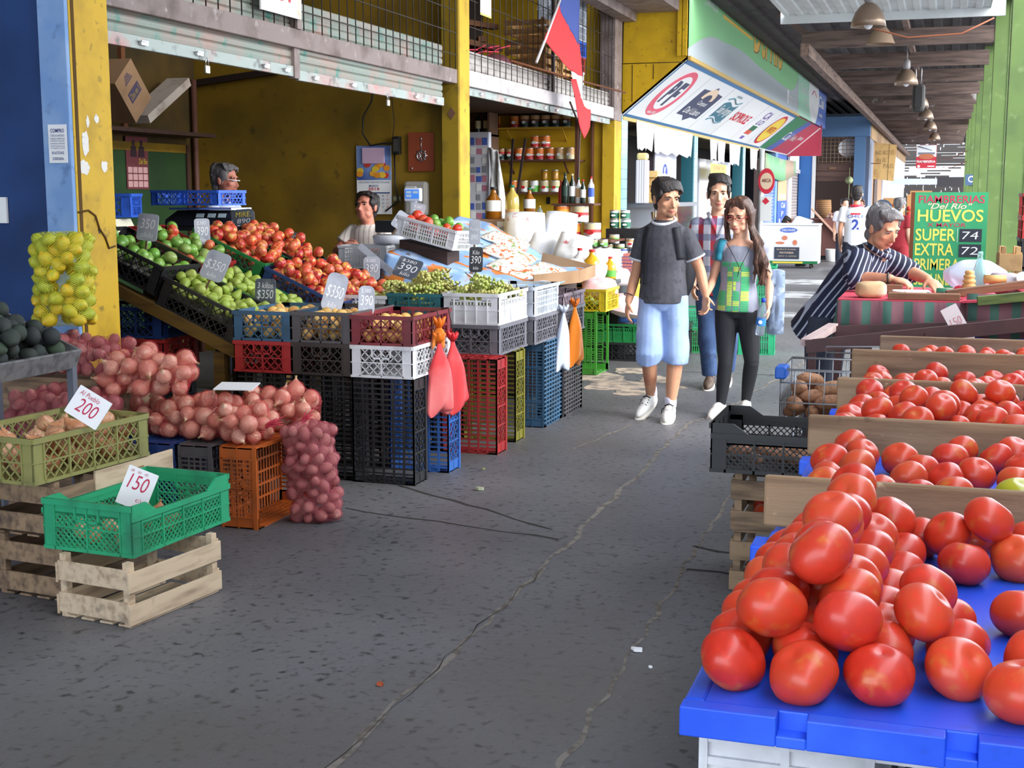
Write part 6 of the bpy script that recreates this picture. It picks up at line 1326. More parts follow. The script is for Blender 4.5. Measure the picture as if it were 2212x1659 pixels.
a = MB(); a.ball((0,0,.16), (.2,.26,.17)); tag(a.build('bundle', flat('mauve_cloth',(130,74,84),.8), loc=(-4.75,14.0,2.8)), 'rounded mauve bundle in the loft behind the grille', 'bundle')
for k, (y,z,c,l) in enumerate(((15.2,2.79,'blue','sky blue crate at the bottom left of the loft crates'),(16.0,2.79,'blue','sky blue crate at the bottom middle of the loft crates'),(16.7,2.79,'red','red crate at the bottom right of the loft crates'),(16.7,2.98,'white','pale crate above the red crate in the loft'),(16.75,3.17,'red','upper red crate in the loft'),(16.8,3.36,'royal','royal blue crate in the loft'),(16.8,3.56,'pale','grey crate above the royal blue one in the loft'),(16.8,3.76,'pale','grey crate second from the top in the loft'),(16.8,3.96,'pale','grey crate topmost in the loft'))): crate(l, c, (-4.8,y,z), (.5,.55,.19), 'diamond', .0)
for k, (y,z) in enumerate(((15.3,3.0),(15.35,3.22),(15.3,3.44),(16.1,3.0),(16.1,3.22),(16.15,3.44))): wood_crate(('left lower wooden crate in the loft behind the flag','left middle wooden crate in the loft behind the flag','left upper wooden crate in the loft behind the flag','right lower wooden crate in the loft','right middle wooden crate in the loft','right upper wooden crate in the loft')[k], (-4.75,y,z), 0, .5, .6, .2, mat('loft_crate',(206,160,100),.8,mix=[((150,104,66),4,.45,.7,(1,6,6))]), bottom=False)
wallbox('wall_loft', (-6.4,12.2,2.78), (-6.3,18.0,4.4), flat('loft_dark',(40,30,28),.9))
# ================================================================ RIGHT SIDE: TOMATO TABLE
TRB = mat('blue_tray', (36,86,226), .38, mix=[((58,112,236), 5, .5, .75), ((30,70,190), 14, .6, .75)])
BRD = mat('worn_board', (162,132,100), .8, mix=[((118,92,68), 3, .42, .72, (.7,8,8)), ((84,66,54), 14, .64, .76), ((196,170,136), 30, .66, .74)], bump=(20,.2,(1,6,6)))
def tray(label, x0, x1, y0, y1, z):
    t = thing('blue_tray', label, 'tray', (x0,y0,z)); W, D = x1-x0, y1-y0
    a = MB(); a.b2((.03,.03,-.03),(W-.03,D-.02,0)); a.build('deck', TRB, t)
    a = MB(); xs = [0,.13,.17,.345,.385,W]
    for i in range(5):
        if i % 2 == 0: a.b2((xs[i],0,-.042),(xs[i+1],.03,-.0))
        else: a.b2((xs[i],0,-.042),(xs[i+1],.03,-.026)); a.b2((xs[i],.026,-.03),(xs[i+1],.03,-.0))
    a.build('front_lip', TRB, t, bevel=.005)
    for x, nm in ((-.0,'side_lip'),(W-.03,'side_lip')):
        a = MB(); a.b2((x,.03,-.042),(x+.03,D,-.0)); a.build(nm, TRB, t, bevel=.006)
    a = MB(); a.b2((-.03,D*.9,-.05),(-.001,D*.98,-.01)); a.build('lug', TRB, t, bevel=.004)
    return t
TX0, TX1 = -.315, .86
tray('nearest blue plastic tray of tomatoes', TX0, TX1, 1.70, 2.70, .93)
tray('second blue plastic tray of tomatoes from the front', TX0-.01, TX1, 2.76, 3.74, .90)
tray('third blue plastic tray of tomatoes from the front', TX0-.01, TX1, 3.80, 4.74, .88)
tray('fourth blue plastic tray of tomatoes from the front', TX0, TX1, 4.79, 5.33, .88)
tray('farthest blue plastic tray of tomatoes', TX0+.02, TX1, 5.4, 6.42, .86)
for (x,y,z,h,l) in ((-.335,2.72,.931,.108,'nearest worn board between the tomato trays'),(-.345,3.76,.885,.115,'second worn board from the front between the tomato trays'),(-.34,4.76,.86,.115,'third worn board, short and dark, between the tomato trays'),(-.33,5.355,.885,.125,'fourth worn board between the tomato trays'),(-.27,6.44,.845,.11,'farthest worn board behind the tomatoes')):
    a = MB(); a.b2((0,0,0),(1.2 if 'third' not in l else .62,.022,h)); tag(a.build('divider_board', BRD, loc=(x,y,z), bevel=.006), l, 'board')
# white crates that carry the trays
def heavy_crate(label, loc, L, W, H):
    a = MB(); R = .012
    for (O, U, N, Ln) in (((-L/2,-W/2,0),(1,0,0),(0,1,0),L),((L/2,-W/2,0),(0,1,0),(-1,0,0),W),((L/2,W/2,0),(-1,0,0),(0,-1,0),L),((-L/2,W/2,0),(0,-1,0),(1,0,0),W)):
        O, U, N = V(O), V(U), V(N); RR = Matrix((U,N,V((0,0,1)))).transposed()
        def r(u0,u1,v0,v1,th=.006,off=0): a.box(O+U*(u0+u1)/2+V((0,0,1))*(v0+v1)/2+N*(th/2-off),(u1-u0,th,v1-v0),RR)
        for v in (0,H*.5,H-.075,H-.045,H-.012): r(.0004 if abs(U[0]) > .5 else .0021,Ln-(.0004 if abs(U[0]) > .5 else .0021),v+.0003,v+.0117,.016,.006)
        n = round(Ln/.12)
        for i in range(n+1): u = i*Ln/n; r(max(.0013,u-.006),min(Ln-.0013,u+.006),.0007,H-.0007,.0173,.0074)
        for i in range(n):
            u0 = i*Ln/n
            if i in (0,n-1): r(u0+.003,u0+Ln/n-.003,.001,H-.001,.005,-.001)
            else:
                if i % 3 != 2: r(u0,u0+Ln/n,H-.075,H)
                else:
                    r(u0,u0+Ln/n,H-.12,H-.075)
                for k in range(5): r(u0+(k+.25)*Ln/n/5,u0+(k+.75)*Ln/n/5,0,H-.075)
    a.b2((-L/2,-W/2,0),(L/2,W/2,.008))
    return tag(a.build('plastic_crate', PC['white'], loc=loc), label, 'crate')
for j, (x0, x1) in enumerate(((-.285,.27),(.285,.84))):
    for i, z in enumerate((0,.296,.592)):
        heavy_crate(('left','right')[j]+' white crate, '+('bottom','middle','top')[i]+' one of the stack under the nearest blue tray', ((x0+x1)/2,1.98,z+.001), x1-x0, .5, .293)
        heavy_crate(('left','right')[j]+' white crate, '+('bottom','middle','top')[i]+' one at the back under the nearest blue tray', ((x0+x1)/2,2.45,z+.001), x1-x0, .42, .293)
for (y0,y1,z,l) in ((2.82,3.68,.868,'second'),(3.86,4.68,.848,'third'),(4.84,5.3,.848,'fourth'),(5.46,6.36,.828,'farthest')):
    t = thing('trestle', 'dark trestle under the '+l+' blue tray', 'table', (-.25,y0,0))
    for x in (.02,.98):
        for y in (.02,y1-y0-.06):
            a = MB(); a.b2((x,y,0),(x+.04,y+.04,z-.03)); a.build('leg', WOLD, t)
    a = MB(); a.b2((0,0,z-.03),(1.04,y1-y0,z)); a.build('top', WOLD, t)
# tomatoes: resting heights computed on those already there
def settle(lst, base, floor, me=None, label='', group='', R=rng):
    done = []
    for (x,y,r) in lst:
        z = floor + r*.8
        for (a,b,c,q) in done:
            d2 = (a-x)**2+(b-y)**2; s2 = ((r+q)*.93)**2
            if d2 < s2: z = max(z, c+sqrt(s2-d2)*.9)
        done.append((x,y,z,r))
    for i, (x,y,z,r) in enumerate(done):
        put(TM[R.randrange(4)], 'tomato', (x,y,z), (R.uniform(-.8,.8),R.uniform(-.8,.8),R.uniform(0,6)), r, label, 'tomato', group)
    return done
r0 = .048
L1 = [(-.258,1.80,r0),(-.158,1.775,r0),(-.058,1.80,.048),(.045,1.86,.047),(.125,1.79,.05),(.24,1.83,.047),(.34,1.8,.048),
 (-.262,1.90,.046),(-.165,1.87,.047),(-.06,1.9,.046),(.045,1.96,.046),(.15,1.93,.046),(.24,1.95,.046),(-.262,2.0,.046),(-.16,1.97,.046),(-.06,2.0,.045),(-.262,2.1,.045),(-.165,2.07,.046),(-.065,2.1,.046),(.03,2.07,.045),(.14,2.15,.046),
 (-.258,2.2,.046),(-.16,2.18,.045),(-.06,2.2,.046),(-.255,2.31,.046),(-.155,2.3,.046),(-.05,2.32,.045),(.06,2.42,.046),(.15,2.48,.047),(.25,2.4,.046),(-.25,2.42,.046),(-.15,2.42,.046),(-.05,2.45,.046),(-.22,2.55,.045),(-.12,2.56,.046),(-.02,2.58,.046),(.08,2.6,.045),(.18,2.6,.045),(.36,2.3,.046),(.42,2.5,.046),(.33,2.05,.046)]
L2 = [(-.212,1.85,.049),(-.105,1.84,.049),(-.215,1.96,.046),(-.11,1.95,.048),(-.005,1.93,.045),(-.21,2.06,.045),(-.11,2.05,.046),(-.205,2.16,.045),(-.105,2.14,.045),(-.205,2.27,.045),(-.1,2.26,.046),(-.2,2.38,.045),(-.1,2.38,.045),(-.17,2.5,.045),(-.07,2.52,.045),(.03,2.52,.044),(.1,2.5,.046),(.0,2.03,.045)]
L3_ = [(-.152,1.925,.05),(-.155,2.02,.046),(-.15,2.1,.047),(-.15,2.2,.046),(-.145,2.3,.046),(-.14,2.42,.046),(-.145,2.54,.046)]
settle(L1+L2+L3_, 0, .93, None, 'ripe tomato in the heap on the nearest blue tray', 'tomatoes on the nearest tray')
Rt = random.Random(21)
def heap(x0, x1, y0, y1, n, floor, hm, label, group, rr=(.044,.049), R=Rt):
    for (x,y,z,r) in drop(n, x0, x1, y0, y1, rr, 0, hm, 45, None, R):
        put(TM[R.randrange(4)], 'tomato', (x,y,floor+z*.97-.004), (R.uniform(-.8,.8),R.uniform(-.8,.8),R.uniform(0,6)), r, label, 'tomato', group)
heap(-.315,.62,2.79,3.72, 46, .90, lambda x,y: .1+.11*math.exp(-((x+.09)/.13)**2)+.06*math.exp(-((x-.25)/.14)**2), 'ripe tomato in the heap on the second blue tray', 'tomatoes on the second tray')
put(TM[1], 'tomato', (.17,2.85,1.0), (.3,.2,0), .047, 'yellow green tomato among the red ones on the second blue tray', 'tomato'); swap(bpy.context.scene.collection.objects[-1], TOMG)
heap(-.32,.7,3.83,4.73, 88, .88, lambda x,y: .1+.12*min(1,max(0,(x+.3)/.3)), 'ripe tomato in the heap on the third blue tray', 'tomatoes on the third tray')
heap(-.3,.75,4.81,5.33, 40, .88, lambda x,y: .1+.09*min(1,max(0,(x+.25)/.35)), 'ripe tomato in the heap between the third and fourth boards', 'tomatoes on the fourth tray', (.042,.047))
heap(-.26,.8,5.42,6.40, 52, .86, lambda x,y: .1+.06*min(1,max(0,(x+.1)/.3)), 'ripe tomato in the heap on the farthest blue tray', 'tomatoes on the farthest tray', (.04,.046))
# black crate with potatoes on two wooden crates
wood_crate('brown wooden crate on the floor under the black potato crate', (-.53,5.5,0), 0, .5, .48, .25, WOLD, 2)
wood_crate('brown wooden crate with a few tomatoes under the black potato crate', (-.53,5.5,.251), 0, .5, .48, .255, WOLD, 2)
crate('black plastic crate of potatoes beside the tomato table', 'black', (-.57,5.46,.507), (.58,.48,.2), 'fine', 0, base='solid', cut=True)
for (x,y,z,r) in drop(16, -.26, .26, -.2, .2, (.035,.042), .009, lambda x,y: .14, 40): put(MSW[rng.randrange(2)], 'brown_potato', (-.57+x,5.46+y,.507+z), (rng.uniform(-.3,.3),rng.uniform(-.3,.3),rng.uniform(0,6)), r*.85, 'brown potato in the black crate beside the tomatoes', 'potato', 'potatoes of the black crate')
for (x,y,z,r) in drop(9, -.2, .2, -.19, .1, (.04,.044), .012, lambda x,y: .12, 40): put(TM[0], 'tomato', (-.53+x,5.5+y,.251+z), rrot(), r, 'tomato glimpsed between the slats of the wooden crate', 'tomato', 'tomatoes in the wooden crate')
# wire basket trolley with long potatoes
t = thing('shopping_trolley', 'wire basket trolley with blue corners holding long brown potatoes', 'trolley', (-.42,6.25,.58)); WIR = flat('wire_chrome',(170,172,176),.3); WIR.node_tree.nodes['Principled BSDF'].inputs['Metallic'].default_value = .7
a = MB(); L, W, H = .52, .46, .25
for z in (0,.1,.19,.25): a.tube([(-L/2,-W/2,z),(L/2,-W/2,z),(L/2,W/2,z),(-L/2,W/2,z)], .0035 if z != .25 else .006, 5, closed=True)
for i in range(9): x = -L/2+L*i/8; a.tube([(x,-W/2,0),(x,-W/2,H)], .0028, 4); a.tube([(x,W/2,0),(x,W/2,H)], .0028, 4); a.tube([(x,-W/2,0),(x,W/2,0)], .0028, 4)
for i in range(8): y = -W/2+W*i/7; a.tube([(-L/2,y,0),(-L/2,y,H)], .0028, 4); a.tube([(L/2,y,0),(L/2,y,H)], .0028, 4)
a.tube([(-.1,W/2,.25),(-.1,W/2,.31),(L/2+.3,W/2,.33),(L/2+.3,W/2,.25)], .004, 5); a.tube([(-.1,W/2,.28),(L/2+.3,W/2,.29)], .004, 5); a.build('basket', WIR, t)
BLP = flat('trolley_blue',(40,100,200),.4); a = MB(); a.box((-L/2,-W/2+.05,.235),(.05,.14,.055)); a.build('corner_bumper', BLP, t, bevel=.008); a = MB(); a.box((L/2,-W/2+.02,.235),(.05,.06,.05)); a.build('corner_bumper', BLP, t, bevel=.008)
for sx in (-1,1):
    for sy in (-1,1):
        a = MB(); a.tube([(sx*.2,sy*.18,0),(sx*.22,sy*.19,-.5)], .009, 6); a.build('leg', WIR, t); a = MB(); a.lathe([(0,-.012),(.04,-.012),(.04,.012),(0,.012)], 14, Matrix.Translation((sx*.22,sy*.19,-.535)) @ Matrix.Rotation(pi/2,4,'Y')); a.build('wheel', BLACK, t)
for (x,y,z,r) in drop(40, -.25, .25, -.22, .22, (.038,.046), .006, lambda x,y: .27+.09*max(0,1-abs(x+.1)/.25), 40): put(MSW[rng.randrange(2)], 'brown_potato', (-.42+x,6.25+y,.58+z), (rng.uniform(-.4,.4),rng.uniform(-.4,.4),rng.uniform(0,6)), (r*.95), 'long brown potato in the wire basket trolley', 'potato', 'potatoes of the wire basket')
# slanted brown rack before the old man's table
RK = mat('brown_rack', (84,52,52), .5, mix=[((60,40,40),5,.5,.75)]); RKP = mat('pale_rack_top', (206,180,176), .6, mix=[((150,120,116),8,.5,.75)])
t = thing('display_rack', 'slanted dark brown rack of bars in front of the striped table', 'rack', (-.63,6.62,0))
a = MB(); a.bar((0,0,.87),(1.35,.08,1.05),.03,.065); a.build('front_bar', RK, t)
a = MB(); a.bar((.1,.38,.91),(1.4,.42,.99),.03,.06); a.build('rear_bar', RK, t)
a = MB(); a.bar((0,0,.89),(.1,.4,.935),.05,.035); a.build('side_bar', RKP, t)
a = MB(); a.bar((.55,.02,.94),(.75,.38,.95),.03,.03); a.build('cross_bar', RK, t)
for x, y, z in ((.03,.02,.86),(1.25,.08,1.02),(.13,.38,.91),(.28,.39,.91),(1.25,.41,.97)):
    a = MB(); a.b2((x-.018,y-.018,0),(x+.018,y+.018,z)); a.build('leg', RK, t)
price('pale card with faint red lines leaning between the brown bars', (.13,6.75,.90), .085, .2, [('150',.15,.5,.7,.2,0),('kilo',.2,.2,.6,.12,0)], flat('dusty_card',(206,190,190),.7), flat('faint_red',(190,120,130)), rz=.4, roll=-.45, tilt=.3, stick=0, edge=.004)
# old man's table
STC = mat('striped_cloth', (126,84,92), .8, two=(0,.105,.42,(70,104,92))); REDC = flat('red_cloth_edge',(206,70,90),.8)
t = thing('work_table', 'wooden work table under the striped cloth where the old man leans', 'table', (-.5,7.15,0)); a = MB(); a.b2((0,0,1.03),(1.7,1.0,1.06)); a.build('top', WOLD, t)
for x, y in ((.05,.05),(1.6,.05),(.05,.9),(1.6,.9)):
    a = MB(); a.b2((x,y,0),(x+.06,y+.06,1.03)); a.build('leg', RK, t)
t = thing('table_cloth', 'maroon and green striped cloth hanging over the work table', 'tablecloth', (-.5,7.15,1.065)); a = MB(); a.b2((-.02,-.02,0),(1.72,1.02,.006)); a.build('top', REDC, t)
def skirt(x0, x1, y, z0, z1, m, sd_, ax=0):
    a = MB(); vs = []; n = 24
    for i in range(n+1):
        u = x0+(x1-x0)*i/n; w = .012*sin(i*1.1+sd_)
        vs += [(u,y,z1),(u,y-.012+w,(z0+z1)/2),(u,y-.02+1.6*w,z0+.012*sin(i*.7+sd_))] if ax == 0 else [(y,u,z1),(y-.012+w,u,(z0+z1)/2),(y-.02+1.6*w,u,z0+.02*sin(i*.9))]
    a.add(vs, [(3*i+k,3*i+k+1,3*i+k+4,3*i+k+3) for i in range(n) for k in (0,1)], 0, True); o = a.build('skirt', m, t); o.modifiers.new('t','SOLIDIFY').thickness = .004
skirt(-.02,.62,-.022,-.2,.0,STC,0); skirt(.62,1.72,-.03,-.17,.05,STC,2); skirt(-.02,1.0,-.022,-.26,.0,flat('green_cloth',(70,112,100),.8),1,1)
a = MB(); a.bar((.6,-.03,.01),(1.72,-.05,.07),.09,.012); a.build('fold', REDC, t)
ZT = 1.072
def solo(mb, name, m, label, cat, loc=None, rot=None, bevel=0): return tag(mb.build(name, m, None, loc, rot, bevel), label, cat)
a = MB(); a.ball((0,0,.043),(.078,.07,.043),None,24,14,0,lambda q,t_,p_: V((.078*(abs(q.x)**.6)*(1 if q.x > 0 else -1),.07*(abs(q.y)**.6)*(1 if q.y > 0 else -1),.043*(abs(q.z)**.5)*(1 if q.z > 0 else -1)))*(1+.08*noise.noise(q*2))); solo(a,'wood_block',mat('pale_cork',(206,172,130),.8,mix=[((238,224,200),6,.5,.65)]),'pale lumpy wood block at the left corner of the striped table','block',(-.36,7.28,ZT),(0,0,.3))
a = MB(); a.b2((-.18,-.035,0),(.18,.035,.035)); solo(a,'plank',mat('table_plank',(140,100,74),.8,mix=[((100,70,54),4,.45,.7,(1,7,7))]),'brown plank along the front edge of the striped table','plank',(-.09,7.19,ZT),(0,0,.02),.004)
a = MB(); a.b2((-.2,-.04,0),(.2,.04,.04)); solo(a,'plank',MATS['table_plank'],'second plank slanting up on the right of the striped table','plank',(.22,7.3,ZT+.035),(0,-.15,.06),.004)
a = MB(); a.loft([[(x,y,z) for x,y in ((-.1,-.06),(.1,-.06),(.1,.06),(-.1,.06))] for z in (0,.028)], sm=False); solo(a,'white_board',WHITE,'bright white board under the hands of the old man','board',(-.16,7.48,ZT),(0,0,.1),.01)
a = MB(); a.b2((-.07,-.04,0),(.07,.04,.05)); solo(a,'wood_block',MATS['table_plank'],'brown block behind the white board','block',(-.28,7.62,ZT),(0,0,.1),.004)
a = MB(); a.lathe([(0,0),(.032,0),(.035,.012),(.028,.022),(.034,.032),(.036,.045),(.026,.05),(.033,.058),(.034,.07),(.024,.076),(.03,.084),(.029,.095),(.02,.1),(.025,.108),(.022,.12),(0,.122)], 20); solo(a,'turned_wood',mat('turned_wood',(206,160,96),.5,mix=[((176,128,70),8,.5,.7,(1,1,6))]),'turned yellowish wooden piece with rings standing on the striped table','turned wood',(.135,7.47,ZT+.02))
t = thing('bottle', 'clear green glass bottle standing before the white plastic bag', 'bottle', (.19,7.68,ZT+.02)); a = MB(); a.lathe([(0,0),(.034,0),(.037,.01),(.034,.05),(.037,.09),(.03,.12),(.017,.165),(.013,.19),(.015,.195),(.013,.215)], 20); a.build('glass', mat('aqua_glass',(178,220,214),.06,trans=.75,ior=1.25), t)
a = MB(); R9 = random.Random(9); rings = []
for i in range(9):
    v = i/8; s_ = sin(pi*(.12+.8*v))**.7
    rings.append([V((.17*s_*cos(q)*(1+.25*noise.noise(V((cos(q)*2,sin(q)*2,v*4)))), .1*s_*sin(q)*(1+.2*noise.noise(V((cos(q)*2,7,v*4)))), .18*v*(1+.15*noise.noise(V((cos(q),sin(q),3)))))) for q in [2*pi*j/20 for j in range(20)]])
a.loft(rings); o = solo(a,'plastic_bag',WBG,'crumpled white plastic bag on the striped table before the green sign','bag',(.17,7.95,ZT)); o.modifiers.new('s','SUBSURF').levels = 1
a = MB(); a.tube([(-.05,0,.02),(.05,0,.02)],.017,8); a.tube([(.05,0,.02),(.085,0,.02)],.022,8,mi=1); solo(a,'hand_tool',[flat('tool_green',(60,140,110),.4),flat('tool_white',(214,206,190),.5)],'green handled tool with a pale knob on the striped table','tool',(.02,7.58,ZT),(0,0,-.1))
a = MB(); a.ball((0,0,.03),(.035,.03,.03)); solo(a,'red_stopper',flat('knob_red',(206,50,70),.4),'small red round piece beside the turned wood','knob',(.09,7.5,ZT))
for k,(x,y,rz,l) in enumerate(((-.18,7.28,.4,'curved wood shaving leftmost before the white board'),(-.05,7.3,1.2,'dark scrap before the white board'),(.02,7.33,2.2,'rightmost dark scrap before the white board'))):
    a = MB(); a.tube([(-.04,0,.012),(0,.02,.02),(.04,0,.012)],[.01,.014,.008],6); solo(a,'wood_scrap',[MATS['table_plank'],BLACK,BLACK][k],l,'scrap',(x,y,ZT),(0,0,rz))
a = MB(); a.tube([(-.12,0,.03),(.12,-.05,.014)],.009,6); solo(a,'wooden_rod',MATS['table_plank'],'thin wooden rod lying beside the pale block','rod',(-.25,7.4,ZT),(0,0,-.2))
a = MB(); a.tube([(-.06,0,.025),(.05,0,.025)],.024,10); solo(a,'wooden_cylinder',MATS['turned_wood'],'short pale wooden cylinder on the right of the striped table','cylinder',(.27,7.5,ZT+.07),(0,0,.2))
pillow('grey crumpled cloth on the right of the striped table', (.34,7.6,ZT+.06), (.2,.2,.1), (.3,.1,.3), mat('grey_rag',(150,138,144),.8,bump=(8,.5)), 31, 'cloth', 'rag'); pillow('white paper bundle at the right edge of the striped table', (.44,7.5,ZT+.07), (.16,.2,.09), (.2,.5,.1), WFP, 32, 'paper', 'paper_bundle')
a = MB(); a.b2((0,-.02,0),(.42,.02,.045)); solo(a,'green_plank',mat('mossy_plank',(110,124,66),.8,mix=[((70,84,50),5,.45,.7,(1,6,6))]),'mossy green plank in front of the striped cloth on the right','plank',(.17,6.93,1.07),(0,-.12,.05),.003)
crate('royal blue crate under the rack on the right behind the tomatoes', 'royal', (.42,7.45,.78), (.5,.35,.2), 'slot', 0); t = thing('trestle','low trestle under the royal blue crate','table',(.42,7.45,0)); a = MB(); a.b2((-.25,-.17,.74),(.25,.17,.78)); a.build('top',DM,t); a = MB(); a.b2((-.2,-.1,0),(.2,.1,.74)); a.build('leg',DM,t)
t = thing('wire_basket', 'small chrome wire basket behind the farthest tomatoes', 'basket', (.1,6.95,.74)); a = MB()
for z in (0,.06,.12): a.tube([(-.13,-.08,z),(.13,-.08,z),(.13,.08,z),(-.13,.08,z)],.004,5,closed=True)
for i in range(8): x = -.13+.26*i/7; a.tube([(x,-.08,0),(x,-.08,.12)],.0025,4); a.tube([(x,.08,0),(x,.08,.12)],.0025,4)
a.build('wires', WIR, t); a = MB(); a.b2((-.12,-.07,-.74),(.12,.07,-.005)); a.build('foot', DM, t)
t = thing('grey_panel','pale grey panel standing under the striped table','panel',(-.3,7.5,.2)); a = MB(); a.b2((0,0,0),(.75,.03,.78)); a.build('sheet',flat('panel_grey',(186,190,200),.5),t); a = MB(); a.b2((0,0,-.2),(.04,.03,0)); a.b2((.7,0,-.2),(.74,.03,0)); a.build('feet',STEEL,t)
# egg sign
t = thing('egg_sign', 'green board painted FIAMBRERIAS HUEVOS SUPER EXTRA standing behind the old man', 'sign', (-.235,11.0,0)); SGN = mat('board_green',(54,156,104),.5,mix=[((70,170,118),4,.5,.7)]); F = frame((0,0,0),(1,0,0),(0,0,1))
a = MB(); a.rect(0,0,.545,1.63,F,-.03); a.build('board', SGN, t)
YL = flat('paint_yellow',(240,226,100),.5); RDL = flat('paint_red',(200,52,84),.5)
a = MB(); a.text('FIAMBRERIAS',F,.03,1.545,.49,.06,0,.008,.002); a.text('X MAYOR',F,.1,1.36,.29,.03,0,.005,.002); a.build('lettering', RDL, t)
a = MB(); a.text('"Del Río"',F,.1,1.5,.33,.045,.3,.01,.002); a.build('lettering', CREAM, t)
for s, x, z, w_, h in (('HUEVOS',.025,1.4,.49,.095),('SUPER',.015,1.25,.3,.095),('EXTRA',.015,1.135,.29,.095),('PRIMERA',.015,1.02,.34,.09),('SEGUNDA',.015,.9,.34,.09)):
    a = MB(); a.text(s,F,x,z,w_,h,0,.012,.002); a.build('lettering', YL, t)
SLT = flat('sign_slate',(48,52,64),.6); a = MB(); a.rect(.345,1.245,.51,1.345,F,.003); a.build('slate', SLT, t); a = MB(); a.rect(.345,1.125,.51,1.225,F,.003); a.build('slate', SLT, t)
a = MB(); a.text('74',F,.365,1.265,.12,.06,.1,-.005,.005); a.text('72',F,.365,1.145,.12,.06,.1,-.005,.005); a.rect(.328,1.24,.331,1.35,F,.002); a.build('chalk_figures', CHALK, t)
a = MB(); a.b2((-.03,0,0),(0,.03,1.63)); a.b2((.1,.03,0),(.14,.4,.02)); a.build('strut', RUST, t)
# right edge: wooden stool box and stacked crates
wood_crate('pale wooden box standing on end before the green pillar', (.43,9.75,.9), .1, .15, .16, .36, mat('box_pine',(206,164,116),.8,mix=[((150,110,76),5,.45,.7)])); a = MB(); a.b2((-.12,-.12,0),(.12,.12,.9)); solo(a,'wooden_box',WOLD,'brown box under the pale wooden box at the green pillar','box',(.43,9.75,0))
for k,(z,c) in enumerate(((0,'black'),(.22,'black'),(.44,'black'),(.66,'black'),(.88,'black'),(1.1,'black'),(1.28,'red'),(1.45,'red'))): crate(('black crate lowest of the stack at the right edge','black crate second of the stack at the right edge','black crate third of the stack at the right edge','black crate fourth of the stack at the right edge','black crate fifth of the stack at the right edge','black crate just below the red ones at the right edge','lower red crate on the stack at the right edge','upper red crate on the stack at the right edge')[k], c, (.72,10.4,z+.001), (.4,.5,.17 if c == 'red' else .2), 'diamond', 0)
# ================================================================ FAR AISLE
t = thing('chest_freezer', 'white chest freezer with a printed front far down the aisle', 'freezer', (-3.82,29.4,0)); a = MB(); a.b2((0,0,.1),(1.22,.65,.93)); a.b2((-.02,-.02,.93),(1.24,.67,.97)); a.build('body', WHITE, t, bevel=.015)
Ff = frame((0,-.003,0),(1,0,0),(0,0,1)); a = MB(); a.rect(0,.1,1.22,.16,Ff,.004); a.rect(.25,.11,.9,.145,Ff,.006,1); a.build('band', [flat('freezer_green',(30,120,70)), YELW], t)
a = MB(); a.rect(.28,.2,.82,.46,Ff,.004); a.build('dark_panel', flat('freezer_slate',(60,66,80)), t); a = MB(); a.text('del 25 al 31 de marzo',Ff,.33,.4,.42,.03,0,0,.006); a.text('MAYONESA',Ff,.4,.32,.3,.04,0,.01,.006); a.text('sabor y calidad',Ff,.36,.25,.4,.03,.1,0,.006); a.build('lettering', CREAM, t)
a = MB(); a.rect(.28,.5,.82,.53,Ff,.004,1); a.disc((.4,.55),.1,.03,Ff,.005,mi=2); a.disc((.5,.66),.06,.05,Ff,.005,mi=2); a.disc((.72,.56),.05,.06,Ff,.005,mi=2); a.disc((.58,.83),.19,.055,Ff,.005); a.text('DELMARE',Ff,.44,.81,.28,.04,0,.01,.008,1); a.build('print', [SBLUE, WHITE, flat('print_food',(214,130,100))], t)
for x in (.12,1.06):
    for y in (.08,.55):
        a = MB(); a.lathe([(0,-.02),(.05,-.02),(.05,.02),(0,.02)],10,Matrix.Translation((x,y,.05)) @ Matrix.Rotation(pi/2,4,'Y')); a.build('caster', STEEL, t)
t = thing('counter', 'brown counter with a slanted pale board before the blue framed shop', 'counter', (-3.2,33.5,0)); a = MB(); a.b2((0,0,.1),(1.0,.8,1.0)); a.build('body', mat('brown_counter',(112,72,66),.7), t); a = MB(); a.bar((.05,-.03,1.25),(1.08,-.03,.2),.04,.14,(0,1,0)); a.build('slanted_board', flat('pale_board',(206,160,140)), t); a = MB(); a.b2((.05,.05,0),(.95,.75,.1)); a.build('plinth', BLACK, t)
t = thing('counter', 'low brown shop counter of onions inside the blue framed shop', 'counter', (-3.4,36.5,0)); a = MB(); a.b2((0,0,0),(1.3,.6,.95)); a.build('body', MATS['brown_counter'], t); o = MB()
for (x,y,z,r) in drop(70, .35, 1.25, .02, .58, (.045,.055), .95, lambda x,y: 1.08+.22*(x-.3), 30): put(MOR, 'onion', (-3.4+x,36.5+y,z), rrot(), r, 'red onion on the counter of the blue framed shop', 'onion', 'onions in the far shop')
a = MB(); a.lathe([(0,0),(.13,0),(.16,.3),(.165,.3),(.14,.01)],20,caps=False); solo(a,'bucket',flat('bucket_white',(206,204,204),.5),'white bucket on the floor before the brown counter','bucket',(-2.55,32.6,0))
a = MB(); a.lathe([(0,0),(.2,0),(.22,.25),(.2,.5),(0,.5)],18); solo(a,'wicker_basket',mat('wicker',(150,110,70),.8,two=(2,.06,.3,(100,70,44))),'brown wicker basket on a stand in the blue framed shop','basket',(-3.25,38,.95)); a = MB(); a.b2((-.25,-.25,0),(.25,.25,.95)); solo(a,'stand',DARKW,'dark stand under the wicker basket','stand',(-3.25,38,0))
a = MB(); a.tube([(0,0,0),(0,.02,.5)],.012,6); a.lathe([(0,0),(.12,.03),(.0,.06)],14,Matrix.Translation((0,-.02,.62)) @ Matrix.Rotation(pi/2,4,'X')); a.tube([(0,.02,.5),(0,0,1.0)],.006,4); solo(a,'hanging_scale',flat('scale_green',(150,160,120)),'hanging scale in the blue framed shop','scale',(-2.85,42.0,1.4))
